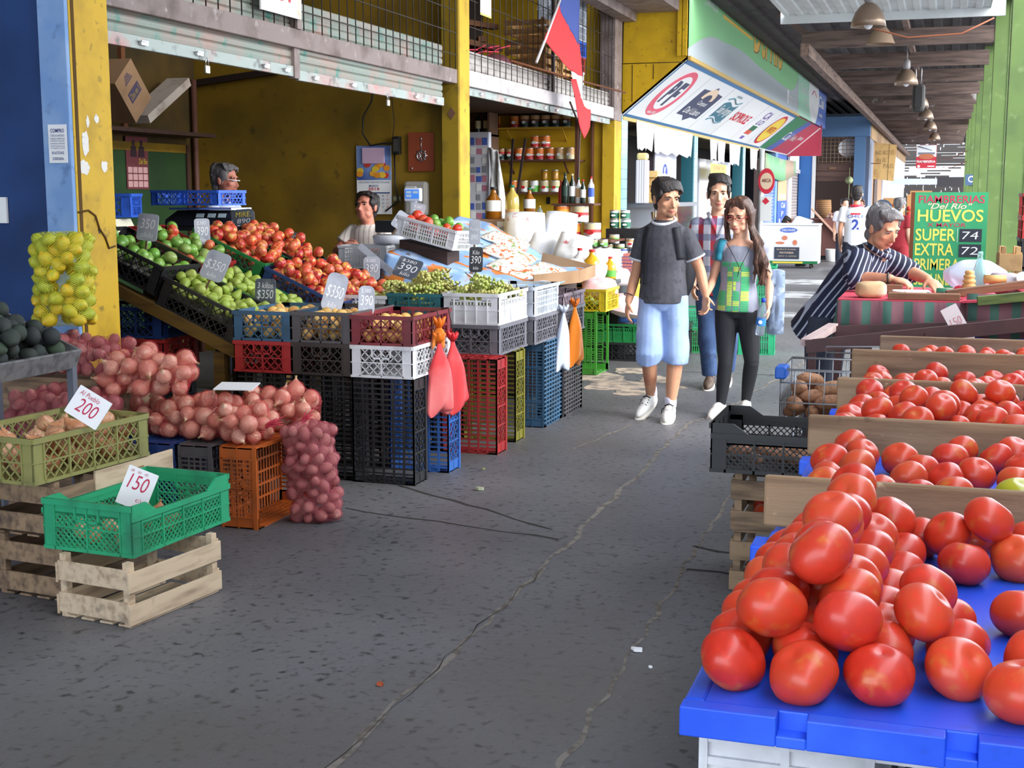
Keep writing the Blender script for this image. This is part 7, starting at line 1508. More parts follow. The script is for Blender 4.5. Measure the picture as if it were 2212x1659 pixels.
# far stalls right of the blue shop
Rf = random.Random(13); FC = [mat('far_'+n, c, .5) for n, c in (('red',(200,60,50)),('orange',(232,120,50)),('green',(90,160,80)),('yellow',(230,190,70)),('tan',(190,140,90)))]
t = None
for i, (x,y,z) in enumerate(((-1.75,33,0),(-1.75,35.5,0),(-1.7,38,0),(-1.0,36,0),(-1.0,39,0))):
    t = thing('far_stall', ('far fruit stall nearest the blue post','far fruit stall second from the blue post','far fruit stall third from the blue post','far fruit stall in the aisle before the dark canopy','farthest fruit stall before the dark canopy')[i], 'stall', (x,y,z)); a = MB(); a.b2((0,0,0),(.6,1.2,.7)); a.build('table', [DARKW, PC['dkgreen']][i > 2], t)
    for k in range(3):
        a = MB(); a.b2((.02+.19*k,-.02,.7),(.19+.19*k,.9,.82)); a.build('box', FC[4], t)
        a = MB()
        for q in range(9): a.ball((.05+.19*k+Rf.uniform(0,.1),.0+.1*q,.84+Rf.uniform(0,.1)), Rf.uniform(.05,.075), None, 8, 6)
        b = a.build('produce', FC[(i+k) % 4], t); b['kind'] = 'stuff'
    a = MB(); a.b2((.0,1.1,.7),(.6,1.2,1.3+.1*i)); a.build('rear_board', FC[4], t)
    a = MB()
    for q in range(10): a.ball((Rf.uniform(.05,.55),1.08,Rf.uniform(.95,1.3)), Rf.uniform(.05,.08), None, 8, 6)
    b = a.build('hung_produce', FC[i % 3], t); b['kind'] = 'stuff'
t = thing('round_sign', 'rounded sign with pale lettering standing among the far stalls', 'sign', (-1.35,31.0,0)); a = MB(); a.disc((0,1.25),.22,.24,Ff,.02); a.tube([(0,.01,0),(0,.01,1.2)],.02,6); a.build('board', flat('sign_slate2',(70,80,96)), t); a = MB(); a.text('ACO',Ff,-.17,1.15,.34,.16,0,.01,.023); a.build('lettering', CREAM, t)
# litter on the floor
for (x,y,m,l,s) in ((-.98,4.45,PAPER,'crumpled white paper scrap on the floor',.022),(-.9,4.3,PAPER,'tiny white paper scrap right of the crumpled one',.01),(-1.72,3.86,flat('orange_peel',(176,80,40)),'small orange peel on the floor',.016),(-2.38,6.72,flat('pale_leaf',(176,180,150)),'pale dry leaf on the floor near the black crate',.03),(-1.3,3.3,flat('green_leaf',(110,150,60)),'tiny green leaf on the floor',.012),(-2.54,7.25,GRP,'fallen grape on the floor by the blue crate',.011)):
    a = MB(); n = 9; a.poly([(s*cos(2*pi*i/n)*rng.uniform(.5,1.2),s*.8*sin(2*pi*i/n)*rng.uniform(.5,1.2)) for i in range(n)], Matrix(), s*.5); solo(a,'litter',m,l,'litter',(x,y,.001),(.1,.05,rng.uniform(0,3)))
# ================================================================ PEOPLE
from mathutils.bvhtree import BVHTree
SKIN = mat('skin', (222,168,140), .5, sss=.08, mix=[((206,142,116), 7, .5, .75)]); SKIN2 = mat('tanned_skin', (206,150,118), .5, sss=.08, mix=[((184,122,94), 8, .5, .75)]); SKIN3 = mat('ruddy_skin', (200,128,106), .5, sss=.08, mix=[((176,96,80), 7, .5, .75)])
HBLK = mat('black_hair', (34,27,27), .45, mix=[((58,48,46), 20, .5, .7, (1,1,.25))], bump=(60,.7,(3,3,.4))); HBRN = mat('brown_hair', (74,48,38), .42, mix=[((120,80,58), 16, .5, .72, (2,2,.15))], bump=(45,.8,(3,3,.15))); HGRY = mat('grey_hair', (120,116,116), .5, mix=[((66,58,58), 10, .42, .62, (2,2,.4)), ((186,184,186), 20, .6, .72, (2,2,.4))], bump=(50,.7,(3,3,.4)))
LIP = flat('lips', (176,96,90), .45); EYEW = flat('eye_white', (196,186,180), .35); IRIS = flat('iris_dark', (36,26,22), .2); BROW = flat('brow_dark', (44,32,28), .7)
def axes(face, yaw=0, pitch=0, roll=0):
    a = face+yaw; f = V((sin(a)*cos(pitch), -cos(a)*cos(pitch), -sin(pitch))); x = V((cos(a), sin(a), 0)); u = -f.cross(x); u = u if u.z > 0 else -u
    R = Matrix.Rotation(roll, 3, f); return R @ x, f, R @ u
def seg(mb, p, q, r1, rm, r2, n=12):
    p, q = V(p), V(q); d = q-p
    mb.tube([p-d.normalized()*r1*.5, p, p+d*.3, p+d*.6, q, q+d.normalized()*r2*.5], [r1*.6, r1, (r1+rm*2)/3, (rm+r2)/2+.2*(rm-r2), r2, r2*.6], n)
def ring(c, u, v, a, b, n=20): return [c+u*a*cos(2*pi*i/n)+v*b*sin(2*pi*i/n) for i in range(n)]
def torso(mb, J, spec, face, n=20):
    P, N_ = V(J['pel']), V(J['neck']); sp = (N_-P); su = V(J['shL'])-V(J['shR']); hu = V(J['hiL'])-V(J['hiR']); rs = []
    for t, a, b in spec:
        c = P+sp*t; u = (hu.normalized()*(1-t)+su.normalized()*t).normalized(); w = sp.normalized() if 0 < t else sp.normalized(); u = (u-w*u.dot(w)).normalized(); v = w.cross(u)
        off = v*(.012*sin(max(0,min(1,t))*pi)); rs.append(ring(c+off*0, u, v, a, b, n))
    mb.loft(rs)
def hand(mb, w, d, nrm, th, curl=.5, s=1, spread=.0):
    w, d, nrm = V(w), V(d).normalized(), V(nrm); nrm = (nrm-d*nrm.dot(d)).normalized(); a = d.cross(nrm)*th
    R = Matrix((d, a, nrm)).transposed(); mb.ball(w+d*.048*s, (.055*s,.041*s,.018*s), R, 12, 8)
    for i, (ln, cu) in enumerate(((.068,.9),(.078,1.0),(.072,1.1),(.056,1.25))):
        p = w+d*(.088-.004*abs(i-1.3))*s+a*(.031-.0205*i)*s; ang = .12; pts = [p-d*.02*s, p]
        for k, fr in enumerate((.46,.31,.23)):
            ang += curl*cu*(.55,.9,.6)[k]; q = (d*cos(ang)+nrm*sin(ang)+a*spread*(1-i*.6))
            pts.append(pts[-1]+q.normalized()*ln*fr*s)
        mb.tube(pts, [.0095*s,.0095*s,.0088*s,.008*s,.0065*s], 8)
    p = w+d*.022*s+a*.03*s; q = p+(d*.65+a*.65+nrm*.35).normalized()*.042*s; e = q+(d*.85+a*.15+nrm*(.3+curl*.5)).normalized()*.034*s
    mb.tube([p-a*.015*s, p, q, e], [.013*s,.0125*s,.0105*s,.0075*s], 8)
def head_mesh(mb, C, X, F, U, k=1, fem=False, old=False):
    P = lambda x, f, u: C+(X*x+F*f+U*u)*k
    R = Matrix((X, F, U)).transposed()
    b = lambda x, f, u, r, n=14, m=10: mb.ball(P(x,f,u), tuple(q*k for q in r), R, n, m)
    b(0,-.012,.035,(.076,.095,.085)); b(0,.022,-.025,(.066 if not fem else .062,.072,.082)); b(0,.052,-.088,(.036 if not fem else .03,.034,.028)); 
    for s in (-1,1):
        b(s*.037,.03,-.07,(.025,.042,.026)); b(s*.042,.062,-.026,(.022,.02,.018)); b(s*.03,.08,.026,(.026,.013,.009))
        b(s*.079,-.008,-.012,(.011,.02,.031)); b(s*.084,-.012,.006,(.008,.014,.012)); b(s*.012,.097,-.043,(.008,.01,.007))
    mb.tube([P(0,.084,.018),P(0,.098,-.012),P(0,.114 if not fem else .108,-.036),P(0,.1,-.047)], [.0075*k,.0085*k,.0105*k,.007*k], 8)
    b(0,.083,-.068,(.026,.014,.016)); b(0,.0,-.1,(.045,.05,.04))
    return P, R
def face_parts(P, R, k, t, fem=False, open_=.5, brow=BROW, mouth=0):
    for s in (-1,1):
        a = MB(); a.ball(P(s*.031,.0745,.004), (.0145*k,.0115*k,.0068*k*(.6+.5*open_)), R, 12, 8); a.ball(P(s*.0315,.0825,.0035), (.0066*k,.0045*k,.0064*k*(.5+.6*open_)), R, 10, 6, 1); a.tube([P(s*.017,.083,.004),P(s*.026,.0875,.0085*(.5+.6*open_)+.002),P(s*.037,.086,.0085*(.5+.6*open_)+.002),P(s*.047,.077,.003)], [.0012*k,.002*k,.002*k,.0012*k], 5, 1); a.build('eye', [EYEW, IRIS], t)
        a = MB(); a.tube([P(s*.013,.0905,.019),P(s*.03,.092,.025),P(s*.05,.078,.019)], [.003*k,.0045*k if not fem else .003*k,.002*k], 6); a.build('eyebrow', brow, t)
    a = MB(); a.tube([P(-.025,.085,-.067),P(-.01,.0965,-.064),P(0,.0975,-.0655),P(.01,.0965,-.064),P(.025,.085,-.067)], [.002*k,.0045*k,.0045*k,.0045*k,.002*k], 6); a.tube([P(-.022,.086,-.07-mouth),P(0,.0965,-.0745-mouth),P(.022,.086,-.07-mouth)], [.002*k,.0055*k,.002*k], 6); a.build('lips', LIP, t)
def short_hair(P, R, k, fringe=1, seed=1, top=1.0, back=0):
    a = MB(); Rr = random.Random(seed); b = lambda x, f, u, r: a.ball(P(x,f,u), tuple(q*k for q in r), R, 16, 12)
    b(0,-.026,.048,(.083,.096,.083*top)); b(0,-.055,.005,(.081,.062,.075)); b(0,-.062,-.05-back,(.06,.042,.05))
    for s in (-1,1): b(s*.068,.008,.03,(.019,.05,.04)); b(s*.073,.012,-.006,(.008,.013,.028))
    for i in range(24):      # locks combed forward and to one side
        u = i/23*2-1; x = .07*u; y0 = .062*sqrt(max(.05,1-u*u*.8)); sw = .018
        p = P(x*.6-sw,.0,.122*top); q = P(x,y0*.8,.112*top-.012*u*u); e = P(x*1.02+sw,y0+.026,(.066 if fringe else .092)-.03*u*u+Rr.uniform(-.01,.01)); a.tube([p,q,(q+e)/2,e], [.012*k,.012*k,.01*k,.004*k], 6)
    for i in range(26):
        th = Rr.uniform(.5,2.64)+pi; x, f = .062*cos(th), -.03+.065*sin(th); a.tube([P(x*.6,f,.118*top),P(x*1.25,f-.012,.085*top),P(x*1.4,f-.02,.02)], [.015*k,.014*k,.006*k], 6)
    return a
def project(o, F_dir):
    bv = BVHTree.FromPolygons([tuple(v.co) for v in o.data.vertices], [tuple(p.vertices) for p in o.data.polygons]); d = V(F_dir).normalized()
    def hit(p, off=.003):
        r = bv.ray_cast(V(p)-d*1.0, d, 2.0)
        return r[0]-d*off if r[0] else None
    return hit
def cloth_patch(mb, hit, O, U, W, x0, y0, x1, y1, mi=0, n=3, off=.003):
    vs = []; ok = True
    for i in range(n+1):
        for j in range(n+1):
            p = hit(V(O)+V(U)*(x0+(x1-x0)*j/n)+V(W)*(y0+(y1-y0)*i/n), off)
            if p is None: return
            vs.append(p)
    mb.add(vs, [(i*(n+1)+j,i*(n+1)+j+1,(i+1)*(n+1)+j+1,(i+1)*(n+1)+j) for i in range(n) for j in range(n)], mi, True)
def strip(mb, hit, pts, w, off=.006, mi=0):
    P = [V(p) for p in pts]; path = []
    for a, b in zip(P, P[1:]): path += [a+(b-a)*i/8 for i in range(8)]
    path.append(P[-1]); vs = []
    for i, p in enumerate(path):
        t = (path[min(i+1,len(path)-1)]-path[max(0,i-1)]).normalized(); nn = V((t.z,0,-t.x)).normalized()*w/2
        a, b = hit(p+nn,off), hit(p-nn,off)
        if a is None or b is None: continue
        vs += [a, b]
    k = len(vs)//2; mb.add(vs, [(2*i,2*i+1,2*i+3,2*i+2) for i in range(k-1)], mi, True)
def shoe(t, an, to, m, sole, laces=None, lift=0):
    an, to = V(an), V(to); d = to-an; d2 = V((d.x,d.y,d.z*.9)).normalized(); side = d2.cross(V((0,0,1))).normalized(); up = side.cross(d2)
    c = an+(to-an)*.45-up*.02; R = Matrix((d2, side, up)).transposed(); a = MB()
    a.ball(c+d2*.01, (.135,.046,.04), R, 18, 10); a.ball(an-up*.03+d2*.01, (.062,.042,.06), R, 14, 10); a.ball(an+d2*.07+up*.0, (.06,.036,.035), R, 14, 10)
    o = flesh(a, .007, 4, 'shoe', m, t)
    a = MB(); pts = []
    for i in range(22): q = 2*pi*i/22; pts.append((.146*cos(q)+.012, .05*sin(q)*(1+.12*cos(q))))
    M = Matrix((d2, side, up)).transposed().to_4x4(); M.translation = c-up*.042
    a.poly(pts, M, .022); a.build('sole', sole, o, bevel=.005)
    if laces:
        a = MB()
        for k in range(4): p = an+d2*(.05+.022*k)+up*(.032-.007*k); a.tube([p-side*.032-up*.008,p+up*.008,p+side*.032-up*.008], .0045, 5)
        a.tube([an+d2*.05+up*.035,an+d2*.06+side*.05+up*.0,an+d2*.07+side*.055-up*.03], .0035, 5); a.build('laces', laces, o)
    return o
def person(label, root, J, face, skin, head=(0,0,0), k=1.0, fem=False, vox=.0065, spec=None, arms=True, legs=True, hands=None, lr=(.082,.056,.052,.034), ar=(.047,.038,.037,.026), detail=True, open_=.5, brow=BROW, mouth=0, old=False):
    t = thing('person', label, 'person', root); X, F, U = axes(face, *head); C = V(J['head']); b = MB()
    P, R = head_mesh(b, C, X, F, U, k, fem, old); nk = V(J['neck'])
    b.tube([C-U*.06*k-F*.015, (C+nk)/2-F*.01, nk, nk-V((0,0,.05))], [.05*k,.049*k,.058*k,.08*k], 12)
    torso(b, J, spec or [(-.16,.1,.09),(-.08,.155,.105),(.02,.158,.106),(.3,.135,.092),(.6,.15,.1),(.82,.165,.1),(.93,.13,.08),(1.0,.06,.06)], face)
    for s in 'RL':
        sh, el, wr = V(J['sh'+s]), V(J['el'+s]), V(J['wr'+s])
        b.ball(sh, (ar[0]*1.15,)*3, None, 12, 8); seg(b, sh, el, ar[0], ar[0]*.96, ar[1]); seg(b, el, wr, ar[1], ar[2]*1.05, ar[3])
        h = (hands or {}).get(s); d = (wr-el).normalized()
        if h: hand(b, wr, h[0] or d, h[1], h[2], h[3], h[4] if len(h) > 4 else 1)
        else: hand(b, wr, d, (-1 if s == 'L' else 1)*X*.9-F*.2 if True else X, 1 if s == 'R' else -1, .45, .97)
        if legs:
            hi, kn, an = V(J['hi'+s]), V(J['kn'+s]), V(J['an'+s]); seg(b, hi, kn, lr[0], lr[0]*.92, lr[1], 14); seg(b, kn, an, lr[1], lr[2]*1.08, lr[3], 14)
    flesh(b, vox, 5, 'body', skin, t)
    if detail: face_parts(P, R, k, t, fem, open_, brow, mouth)
    t.location = root
    return t, P, R, (X, F, U)
def shirt(t, J, m, face, infl=.016, hem=-.12, hw=(.165,.118), sleeve=.55, sr=.068, spec=None, voxel=.0075, wr=.004, neck=(.098,.082), name='shirt', collar=True):
    b = MB(); torso(b, J, spec or [(hem,hw[0],hw[1]),(.0,hw[0],hw[1]),(.3,.15+infl,.098+infl),(.6,.155+infl,.105+infl),(.78,.168+infl,.1+infl),(.9,.145+infl,.085+infl),(.97,neck[0],neck[1]),(1.0,neck[0]*.85,neck[1]*.9)], face)
    for s in 'RL':
        sh, el = V(J['sh'+s]), V(J['el'+s]); d = el-sh; b.ball(sh, (.064+infl*.3,)*3, None, 12, 8)
        n = 14; ps = [sh-d*.1, sh+d*.1, sh+d*sleeve*.6, sh+d*sleeve]; b.tube(ps, [sr*.9,sr,sr*1.02,sr*1.06], n)
        if sleeve > 1.05:
            wv = V(J['wr'+s]); e2 = wv-el; b.tube([el-e2*.05, el+e2*.2], [sr*.95,sr*.9], n)
    return flesh(b, voxel, 4, name, m, t, wr, 8)
def legwear(t, J, m, r, upto, hipr=(.165,.115), top=.06, voxel=.0085, wr=.003, name='trousers', wsc=8):
    b = MB(); torso(b, J, [(-.2,.09,.09),(-.1,hipr[0],hipr[1]),(.0,hipr[0],hipr[1]),(top,hipr[0]-.012,hipr[1]-.01)], 0)
    for s in 'RL':
        hi, kn, an = V(J['hi'+s]), V(J['kn'+s]), V(J['an'+s])
        if upto <= 1: b.tube([hi+V((0,0,.04)), hi+(kn-hi)*.3, hi+(kn-hi)*.7, kn, kn+(an-kn)*upto], [r[0],r[0]*1.02,r[1],r[1]*1.0,r[2]], 16)
    return flesh(b, voxel, 4, name, m, t, wr, wsc)
def ringtube(mb, c, axis, r, tr, sq=1, n=18):
    ax = V(axis).normalized(); u = ax.orthogonal().normalized(); v = ax.cross(u); mb.tube([V(c)+(u*cos(2*pi*i/n)+v*sin(2*pi*i/n)*sq)*r for i in range(n)], tr, 7, closed=True)
J_ = lambda **k: {a: V(b) for a, b in k.items()}
# ---- man in the charcoal shirt
J = J_(head=(-.036,-.03,1.588),neck=(-.055,.0,1.435),pel=(-.057,0,.90),shR=(-.205,0,1.315),elR=(-.262,.03,1.06),wrR=(-.296,-.06,.85),shL=(.105,0,1.315),elL=(.2,.04,1.08),wrL=(.245,.03,.90),hiR=(-.141,0,.86),knR=(-.131,-.1,.49),anR=(-.155,.10,.165),hiL=(.031,0,.86),knL=(.048,-.02,.47),anL=(.01,.0,.10))
man, P, R, (X, F, U) = person('walking man in a charcoal shirt and pale blue shorts holding hands with the girl', (-1.84,9.3,0), J, 0, SKIN2, (radians(38),radians(10),0), 1.1, hands={'L': ((.05,-.1,-1),(-.6,-.6,0),-1,.7,1.05),'R': ((-.05,-.2,-1),(.9,.3,0),1,.5,1.05)})
flesh(short_hair(P, R, 1.1, 1, 3, 1.02), .006, 3, 'hair', HBLK, man)
a = MB(); a.ball(P(0,.072,-.1), (.03,.022,.018), R, 12, 8); flesh(a, .005, 2, 'goatee', mat('stubble',(120,84,66),.8), man)
CHAR = mat('charcoal_jersey', (70,70,78), .85, mix=[((84,84,92), 5, .45, .7), ((58,60,66), 30, .5, .7)], bump=(90,.15)); TRIMW = flat('pale_trim',(206,208,218),.8)
sh = shirt(man, J, CHAR, 0, .012, -.1, (.176,.134), .62, .066)
a = MB(); ringtube(a, (J['neck']+V((0,-.012,-.005))), (0,-.35,1), .084, .011, .9); a.build('neck_trim', TRIMW, man)
for s in 'RL':
    d = J['el'+s]-J['sh'+s]; a = MB(); ringtube(a, J['sh'+s]+d*.62, d, .07, .008); a.build('sleeve_trim', TRIMW, man)
DENL = mat('pale_denim', (156,178,222), .85, mix=[((132,156,204), 6, .45, .7), ((190,206,236), 9, .58, .75)], bump=(20,.25))
legwear(man, J, DENL, (.094,.097,.095), .14, (.165,.122), .08, .0085, .008, 'shorts', 9)
SHW_ = mat('white_sneaker',(226,222,216),.6); SOLW = flat('sole_white',(222,216,206),.7); LACE = flat('black_lace',(26,26,28),.7)
shoe(man, (-.155,.10,.15), (-.21,-.05,.055), mat('black_sneaker',(206,204,202),.6), SOLW, LACE); shoe(man, (.01,0,.098), (.015,-.17,.052), SHW_, SOLW, LACE)
SOCK = flat('white_sock',(226,222,238),.9)
for c, d in (((-.153,.10,.19),(.02,-.2,.3)),((.012,0,.145),(0,0,1))): a = MB(); c = V(c); dd = V(d).normalized(); a.tube([c-dd*.05,c,c+dd*.025],[.042,.043,.043],14); a.build('sock', SOCK, man)
a = MB(); ringtube(a, J['wrR']+V((-.002,.01,.05)), (J['elR']-J['wrR']), .031, .004); a.build('wristband', flat('dark_band',(60,40,50)), man)
bp = thing('backpack', 'dark backpack with black straps worn by the man in the charcoal shirt', 'backpack', (-1.84,9.3,0)); hit = project(sh, (0,1,0)); a = MB()
F_ = lambda x: [V((x,.03,1.40)),V((x,-.03,1.405))]; strip(a, hit, [(-.15,0,1.385),(-.17,0,1.3),(-.185,0,1.16),(-.195,0,.98)], .05); a.build('strap', mat('strap_black',(30,32,40),.7), bp).modifiers.new('t','SOLIDIFY').thickness = .004; a = MB(); strip(a, hit, [(.045,0,1.385),(.065,0,1.3),(.085,0,1.16),(.095,0,.98)], .05); a.build('strap', MATS['strap_black'], bp).modifiers.new('t','SOLIDIFY').thickness = .004
a = MB(); a.ball((-.03,.2,1.08), (.175,.09,.27), None, 16, 12); a.build('bag', MATS['strap_black'], bp)
# ---- girl
J = J_(head=(.145,-.02,1.465),neck=(.153,.02,1.30),pel=(.139,0,.82),shR=(.02,.02,1.235),elR=(-.045,.0,.99),wrR=(-.06,-.16,.90),shL=(.292,.02,1.23),elL=(.362,.06,1.0),wrL=(.375,-.08,.82),hiR=(.062,0,.78),knR=(.072,-.05,.41),anR=(.037,-.0,.075),hiL=(.216,0,.78),knL=(.255,0,.41),anL=(.203,.12,.1))
FS_ = [(-.16,.1,.09),(-.08,.15,.1),(.03,.15,.1),(.33,.115,.082),(.62,.128,.1),(.82,.138,.085),(.93,.11,.07),(1.0,.05,.055)]
girl, P, R, (X, F, U) = person('young woman with long brown hair, red glasses and a green printed top', (-1.55,9.6,0), J, 0, SKIN, (radians(-14),radians(14),radians(-4)), 1.06, True, spec=FS_, lr=(.078,.05,.047,.03), ar=(.038,.031,.031,.022), open_=.15, hands={'R': ((-.1,.3,-1),(.5,.7,0),1,.7,.95),'L': ((-.15,-.1,-1),(-1,-.25,0),-1,.75,.98)})
GTOP = mat('grey_jersey', (146,148,164), .85, mix=[((126,128,144), 6, .45, .7)], bump=(60,.15))
tp = shirt(girl, J, GTOP, 0, .012, -.12, (.158,.112), .42, .052, [(-.1,.16,.112),(.03,.157,.11),(.33,.128,.095),(.62,.14,.114),(.8,.14,.095),(.9,.1,.075)], .0075, .004)
hit = project(tp, (0,1,0)); a = MB(); Rg = random.Random(6)
for r in range(11):
    z = 1.135-.035*r; cells = ((.005,.07),(.075,.115),(.12,.17),(.175,.235)) if r not in (0,) else ((.03,.09),(.1,.2))
    for ci, (x0, x1) in enumerate(cells):
        if r in (4,5,6,7) and ci == 1: mi = 1
        else: mi = 1 if Rg.random() < .22 else 0
        if r in (4,5) and ci == 2: cloth_patch(a, hit, (0,0,0), (1,0,0), (0,0,1), x0, z-.03, x0+.02, z, 1); continue
        for h in range(3): cloth_patch(a, hit, (0,0,0), (1,0,0), (0,0,1), x0+.003*Rg.random(), z-.012*h-.0095, x1-.004*Rg.random(), z-.012*h-(.0 if r > 3 and r < 8 else .001), mi, 3)
a.build('print', [flat('print_green',(62,176,110),.8), flat('print_lime',(186,216,90),.8)], girl)
b = MB(); torso(b, J, [(-.2,.08,.08),(-.1,.152,.104),(.02,.152,.104)], 0)
for s in 'RL': seg(b, J['hi'+s], J['kn'+s], .086, .08, .055, 16); seg(b, J['kn'+s], J['an'+s], .055, .054, .035, 16)
flesh(b, .0075, 4, 'leggings', mat('black_leggings',(30,30,36),.75), girl, .0015, 8)
shoe(girl, (.037,0,.085), (-.0,-.16,.045), SHW_, SOLW); shoe(girl, (.203,.12,.095), (.215,-.03,.05), SHW_, SOLW)
b = MB(); q = lambda x, f, u, r: b.ball(P(x,f,u), r, R, 14, 10)
q(0,-.026,.045,(.088,.096,.09)); q(0,-.06,-.04,(.085,.06,.1)); Rr = random.Random(2)
for i in range(46):      # strands falling over the left shoulder, fewer behind the right one
    s = 1 if i % 4 else -1; th = Rr.uniform(.2,1); x0 = s*Rr.uniform(.02,.08)
    p0, p1, p2 = P(x0*.5,.02*Rr.uniform(-2,2.2),.115), P(s*(.078+.012*th),.02*Rr.uniform(-2,2),.03), P(s*.09,.01+.02*Rr.uniform(-1,1.5),-.07)
    if s > 0: e = [V((.145+.10+.07*th*Rr.random()+.02, -.09+.06*Rr.random(), 1.27)), V((.145+.12+.1*Rr.random(), -.12+.05*Rr.random(), 1.12+.03*Rr.random())), V((.145+.11+.14*Rr.random(), -.1+.06*Rr.random(), .96+.12*Rr.random()))]
    else: e = [V((.145-.1+.03*Rr.random(), .0+.05*Rr.random(), 1.28)), V((.145-.11+.05*Rr.random(), -.06+.06*Rr.random(), 1.14))]
    b.tube([p0,p1,p2]+e, [.014,.017,.017,.016,.014,.005][:3+len(e)] if s > 0 else [.014,.017,.016,.013,.005], 7)
for i in range(14):
    x = -.01+.075*Rr.uniform(-1,1); b.tube([P(.0,.02,.13),P(x*.9,.055,.105),P(x*1.12,.066,.06)], [.013,.012,.006], 6)
flesh(b, .0065, 2, 'hair', HBRN, girl)
a = MB()
for s in (-1,1):
    c = P(s*.033,.098,.002); a.tube([c+(R @ V((.024*cos(w_)*(1 if abs(cos(w_)) < .9 else 1),0,.014*sin(w_)))) for w_ in [2*pi*i/14 for i in range(14)]], .0022, 5, closed=True); a.tube([P(s*.056,.095,.008),P(s*.078,.05,.008),P(s*.083,-.0,.004)], .0028, 5)
a.tube([P(-.01,.099,.004),P(0,.102,.006),P(.01,.099,.004)], .002, 5); a.build('glasses', flat('red_frame',(150,30,48),.35), girl)
a = MB(); a.tube([V((.06,-.06,1.27)),V((.12,-.105,1.18)),V((.165,-.125,1.1)),V((.155,-.13,1.03)),V((.175,-.13,1.1)),V((.24,-.09,1.25))], .0025, 5); a.build('necklace', LACE, girl)
t = thing('shoulder_bag', 'teal shoulder bag strap on the right shoulder of the long haired woman', 'bag', (-1.55,9.6,0)); a = MB(); strip(a, hit, [(.03,0,1.29),(.005,0,1.2),(-.0,0,1.05),(-.005,0,.88)], .05, .008); a.build('strap', flat('teal_strap',(50,140,164),.7), t).modifiers.new('t','SOLIDIFY').thickness = .004; a = MB(); a.ball((.02,.17,.95), (.1,.07,.16), None, 14, 10); a.build('bag', MATS['teal_strap'], t)
pillow('faded denim jacket hanging at the left hip of the long haired woman', (-1.55+.405,9.68,.84), (.13,.48,.12), (pi/2,0,.2), mat('denim_jacket', (120,136,162), .85, mix=[((176,188,208), 7, .5, .68, (2,2,.5)), ((60,68,84), 9, .6, .72, (2,2,.5))], bump=(10,.6)), 41, 'jacket', 'jacket', .5)
bt = thing('water_bottle', 'clear water bottle with a blue cap held by the long haired woman', 'bottle', (-1.55+.325,9.45,.62), (.08,.1,0)); a = MB(); a.lathe([(0,0),(.03,0),(.034,.01),(.032,.05),(.034,.09),(.033,.17),(.027,.2),(.013,.225),(.012,.25)], 18); a.build('body', mat('clear_bottle',(214,226,240),.05,trans=.85,ior=1.15), bt); a = MB(); a.lathe([(.0345,.075),(.0345,.125)], 18, caps=False); a.disc((0,0.1),.014,.014,frame((0,-.0352,0),(1,0,0),(0,0,1)),.001,mi=1); a.build('label', [flat('label_waterblue',(40,120,206)), WHITE], bt); a = MB(); a.lathe([(0,.24),(.0155,.24),(.0155,.268),(0,.268)], 12); a.build('cap', flat('cap_blue',(30,70,190)), bt)
# ---- man behind in the plaid shirt
J = J_(head=(-.066,-.02,1.615),neck=(-.069,0,1.438),pel=(-.069,0,.86),shR=(-.235,0,1.36),elR=(-.285,.05,1.07),wrR=(-.25,-.1,.86),shL=(.1,0,1.36),elL=(.15,.05,1.07),wrL=(.156,-.1,.86),hiR=(-.15,0,.83),knR=(-.138,-.05,.44),anR=(-.11,.0,.08),hiL=(.016,0,.83),knL=(.04,.03,.44),anL=(.004,.2,.11))
pl, P, R, _ = person('man in a red and blue plaid shirt walking behind the couple', (-1.72,11.0,0), J, 0, SKIN, (radians(10),radians(2),0), 1.14, open_=.7, brow=flat('brow_black',(28,22,20)))
flesh(short_hair(P, R, 1.14, 0, 8, 1.18), .0065, 3, 'hair', HBLK, pl)
PLD = mat('plaid_cloth', (210,208,220), .85, two=(0,.11,.42,(186,60,70)))
n_ = PLD.node_tree; bs = n_.nodes['Principled BSDF']; src = bs.inputs['Base Color'].links[0].from_socket
tc = n_.nodes.new('ShaderNodeTexCoord'); sx = n_.nodes.new('ShaderNodeSeparateXYZ'); n_.links.new(tc.outputs['Object'], sx.inputs[0]); ma = n_.nodes.new('ShaderNodeMath'); ma.operation = 'MULTIPLY_ADD'; ma.inputs[1].default_value = 1/.13; n_.links.new(sx.outputs[2], ma.inputs[0]); fr = n_.nodes.new('ShaderNodeMath'); fr.operation = 'FRACT'; n_.links.new(ma.outputs[0], fr.inputs[0]); lt = n_.nodes.new('ShaderNodeMath'); lt.operation = 'LESS_THAN'; lt.inputs[1].default_value = .42; n_.links.new(fr.outputs[0], lt.inputs[0]); m5 = n_.nodes.new('ShaderNodeMath'); m5.operation = 'MULTIPLY'; m5.inputs[1].default_value = .6; n_.links.new(lt.outputs[0], m5.inputs[0]); mx = n_.nodes.new('ShaderNodeMix'); mx.data_type = 'RGBA'; n_.links.new(m5.outputs[0], mx.inputs[0]); n_.links.new(src, mx.inputs[6]); mx.inputs[7].default_value = lin((70,96,140)); n_.links.new(mx.outputs[2], bs.inputs['Base Color'])
so_ = shirt(pl, J, PLD, 0, .02, -.14, (.17,.122), .75, .075)
hit = project(so_, (0,1,0)); a = MB(); a.tube([V((-.15,-.03,1.46)),V((-.1,-.1,1.38)),V((-.05,-.125,1.27)),V((-.0,-.11,1.36)),V((.0,-.05,1.46))], [.016,.018,.01,.018,.016], 7); a.build('collar', PLD, pl)
a = MB(); cloth_patch(a, hit, (0,0,0), (1,0,0), (0,0,1), -.1, 1.3, -.03, 1.45, 0, 6, .005); a.build('open_neck', SKIN, pl)
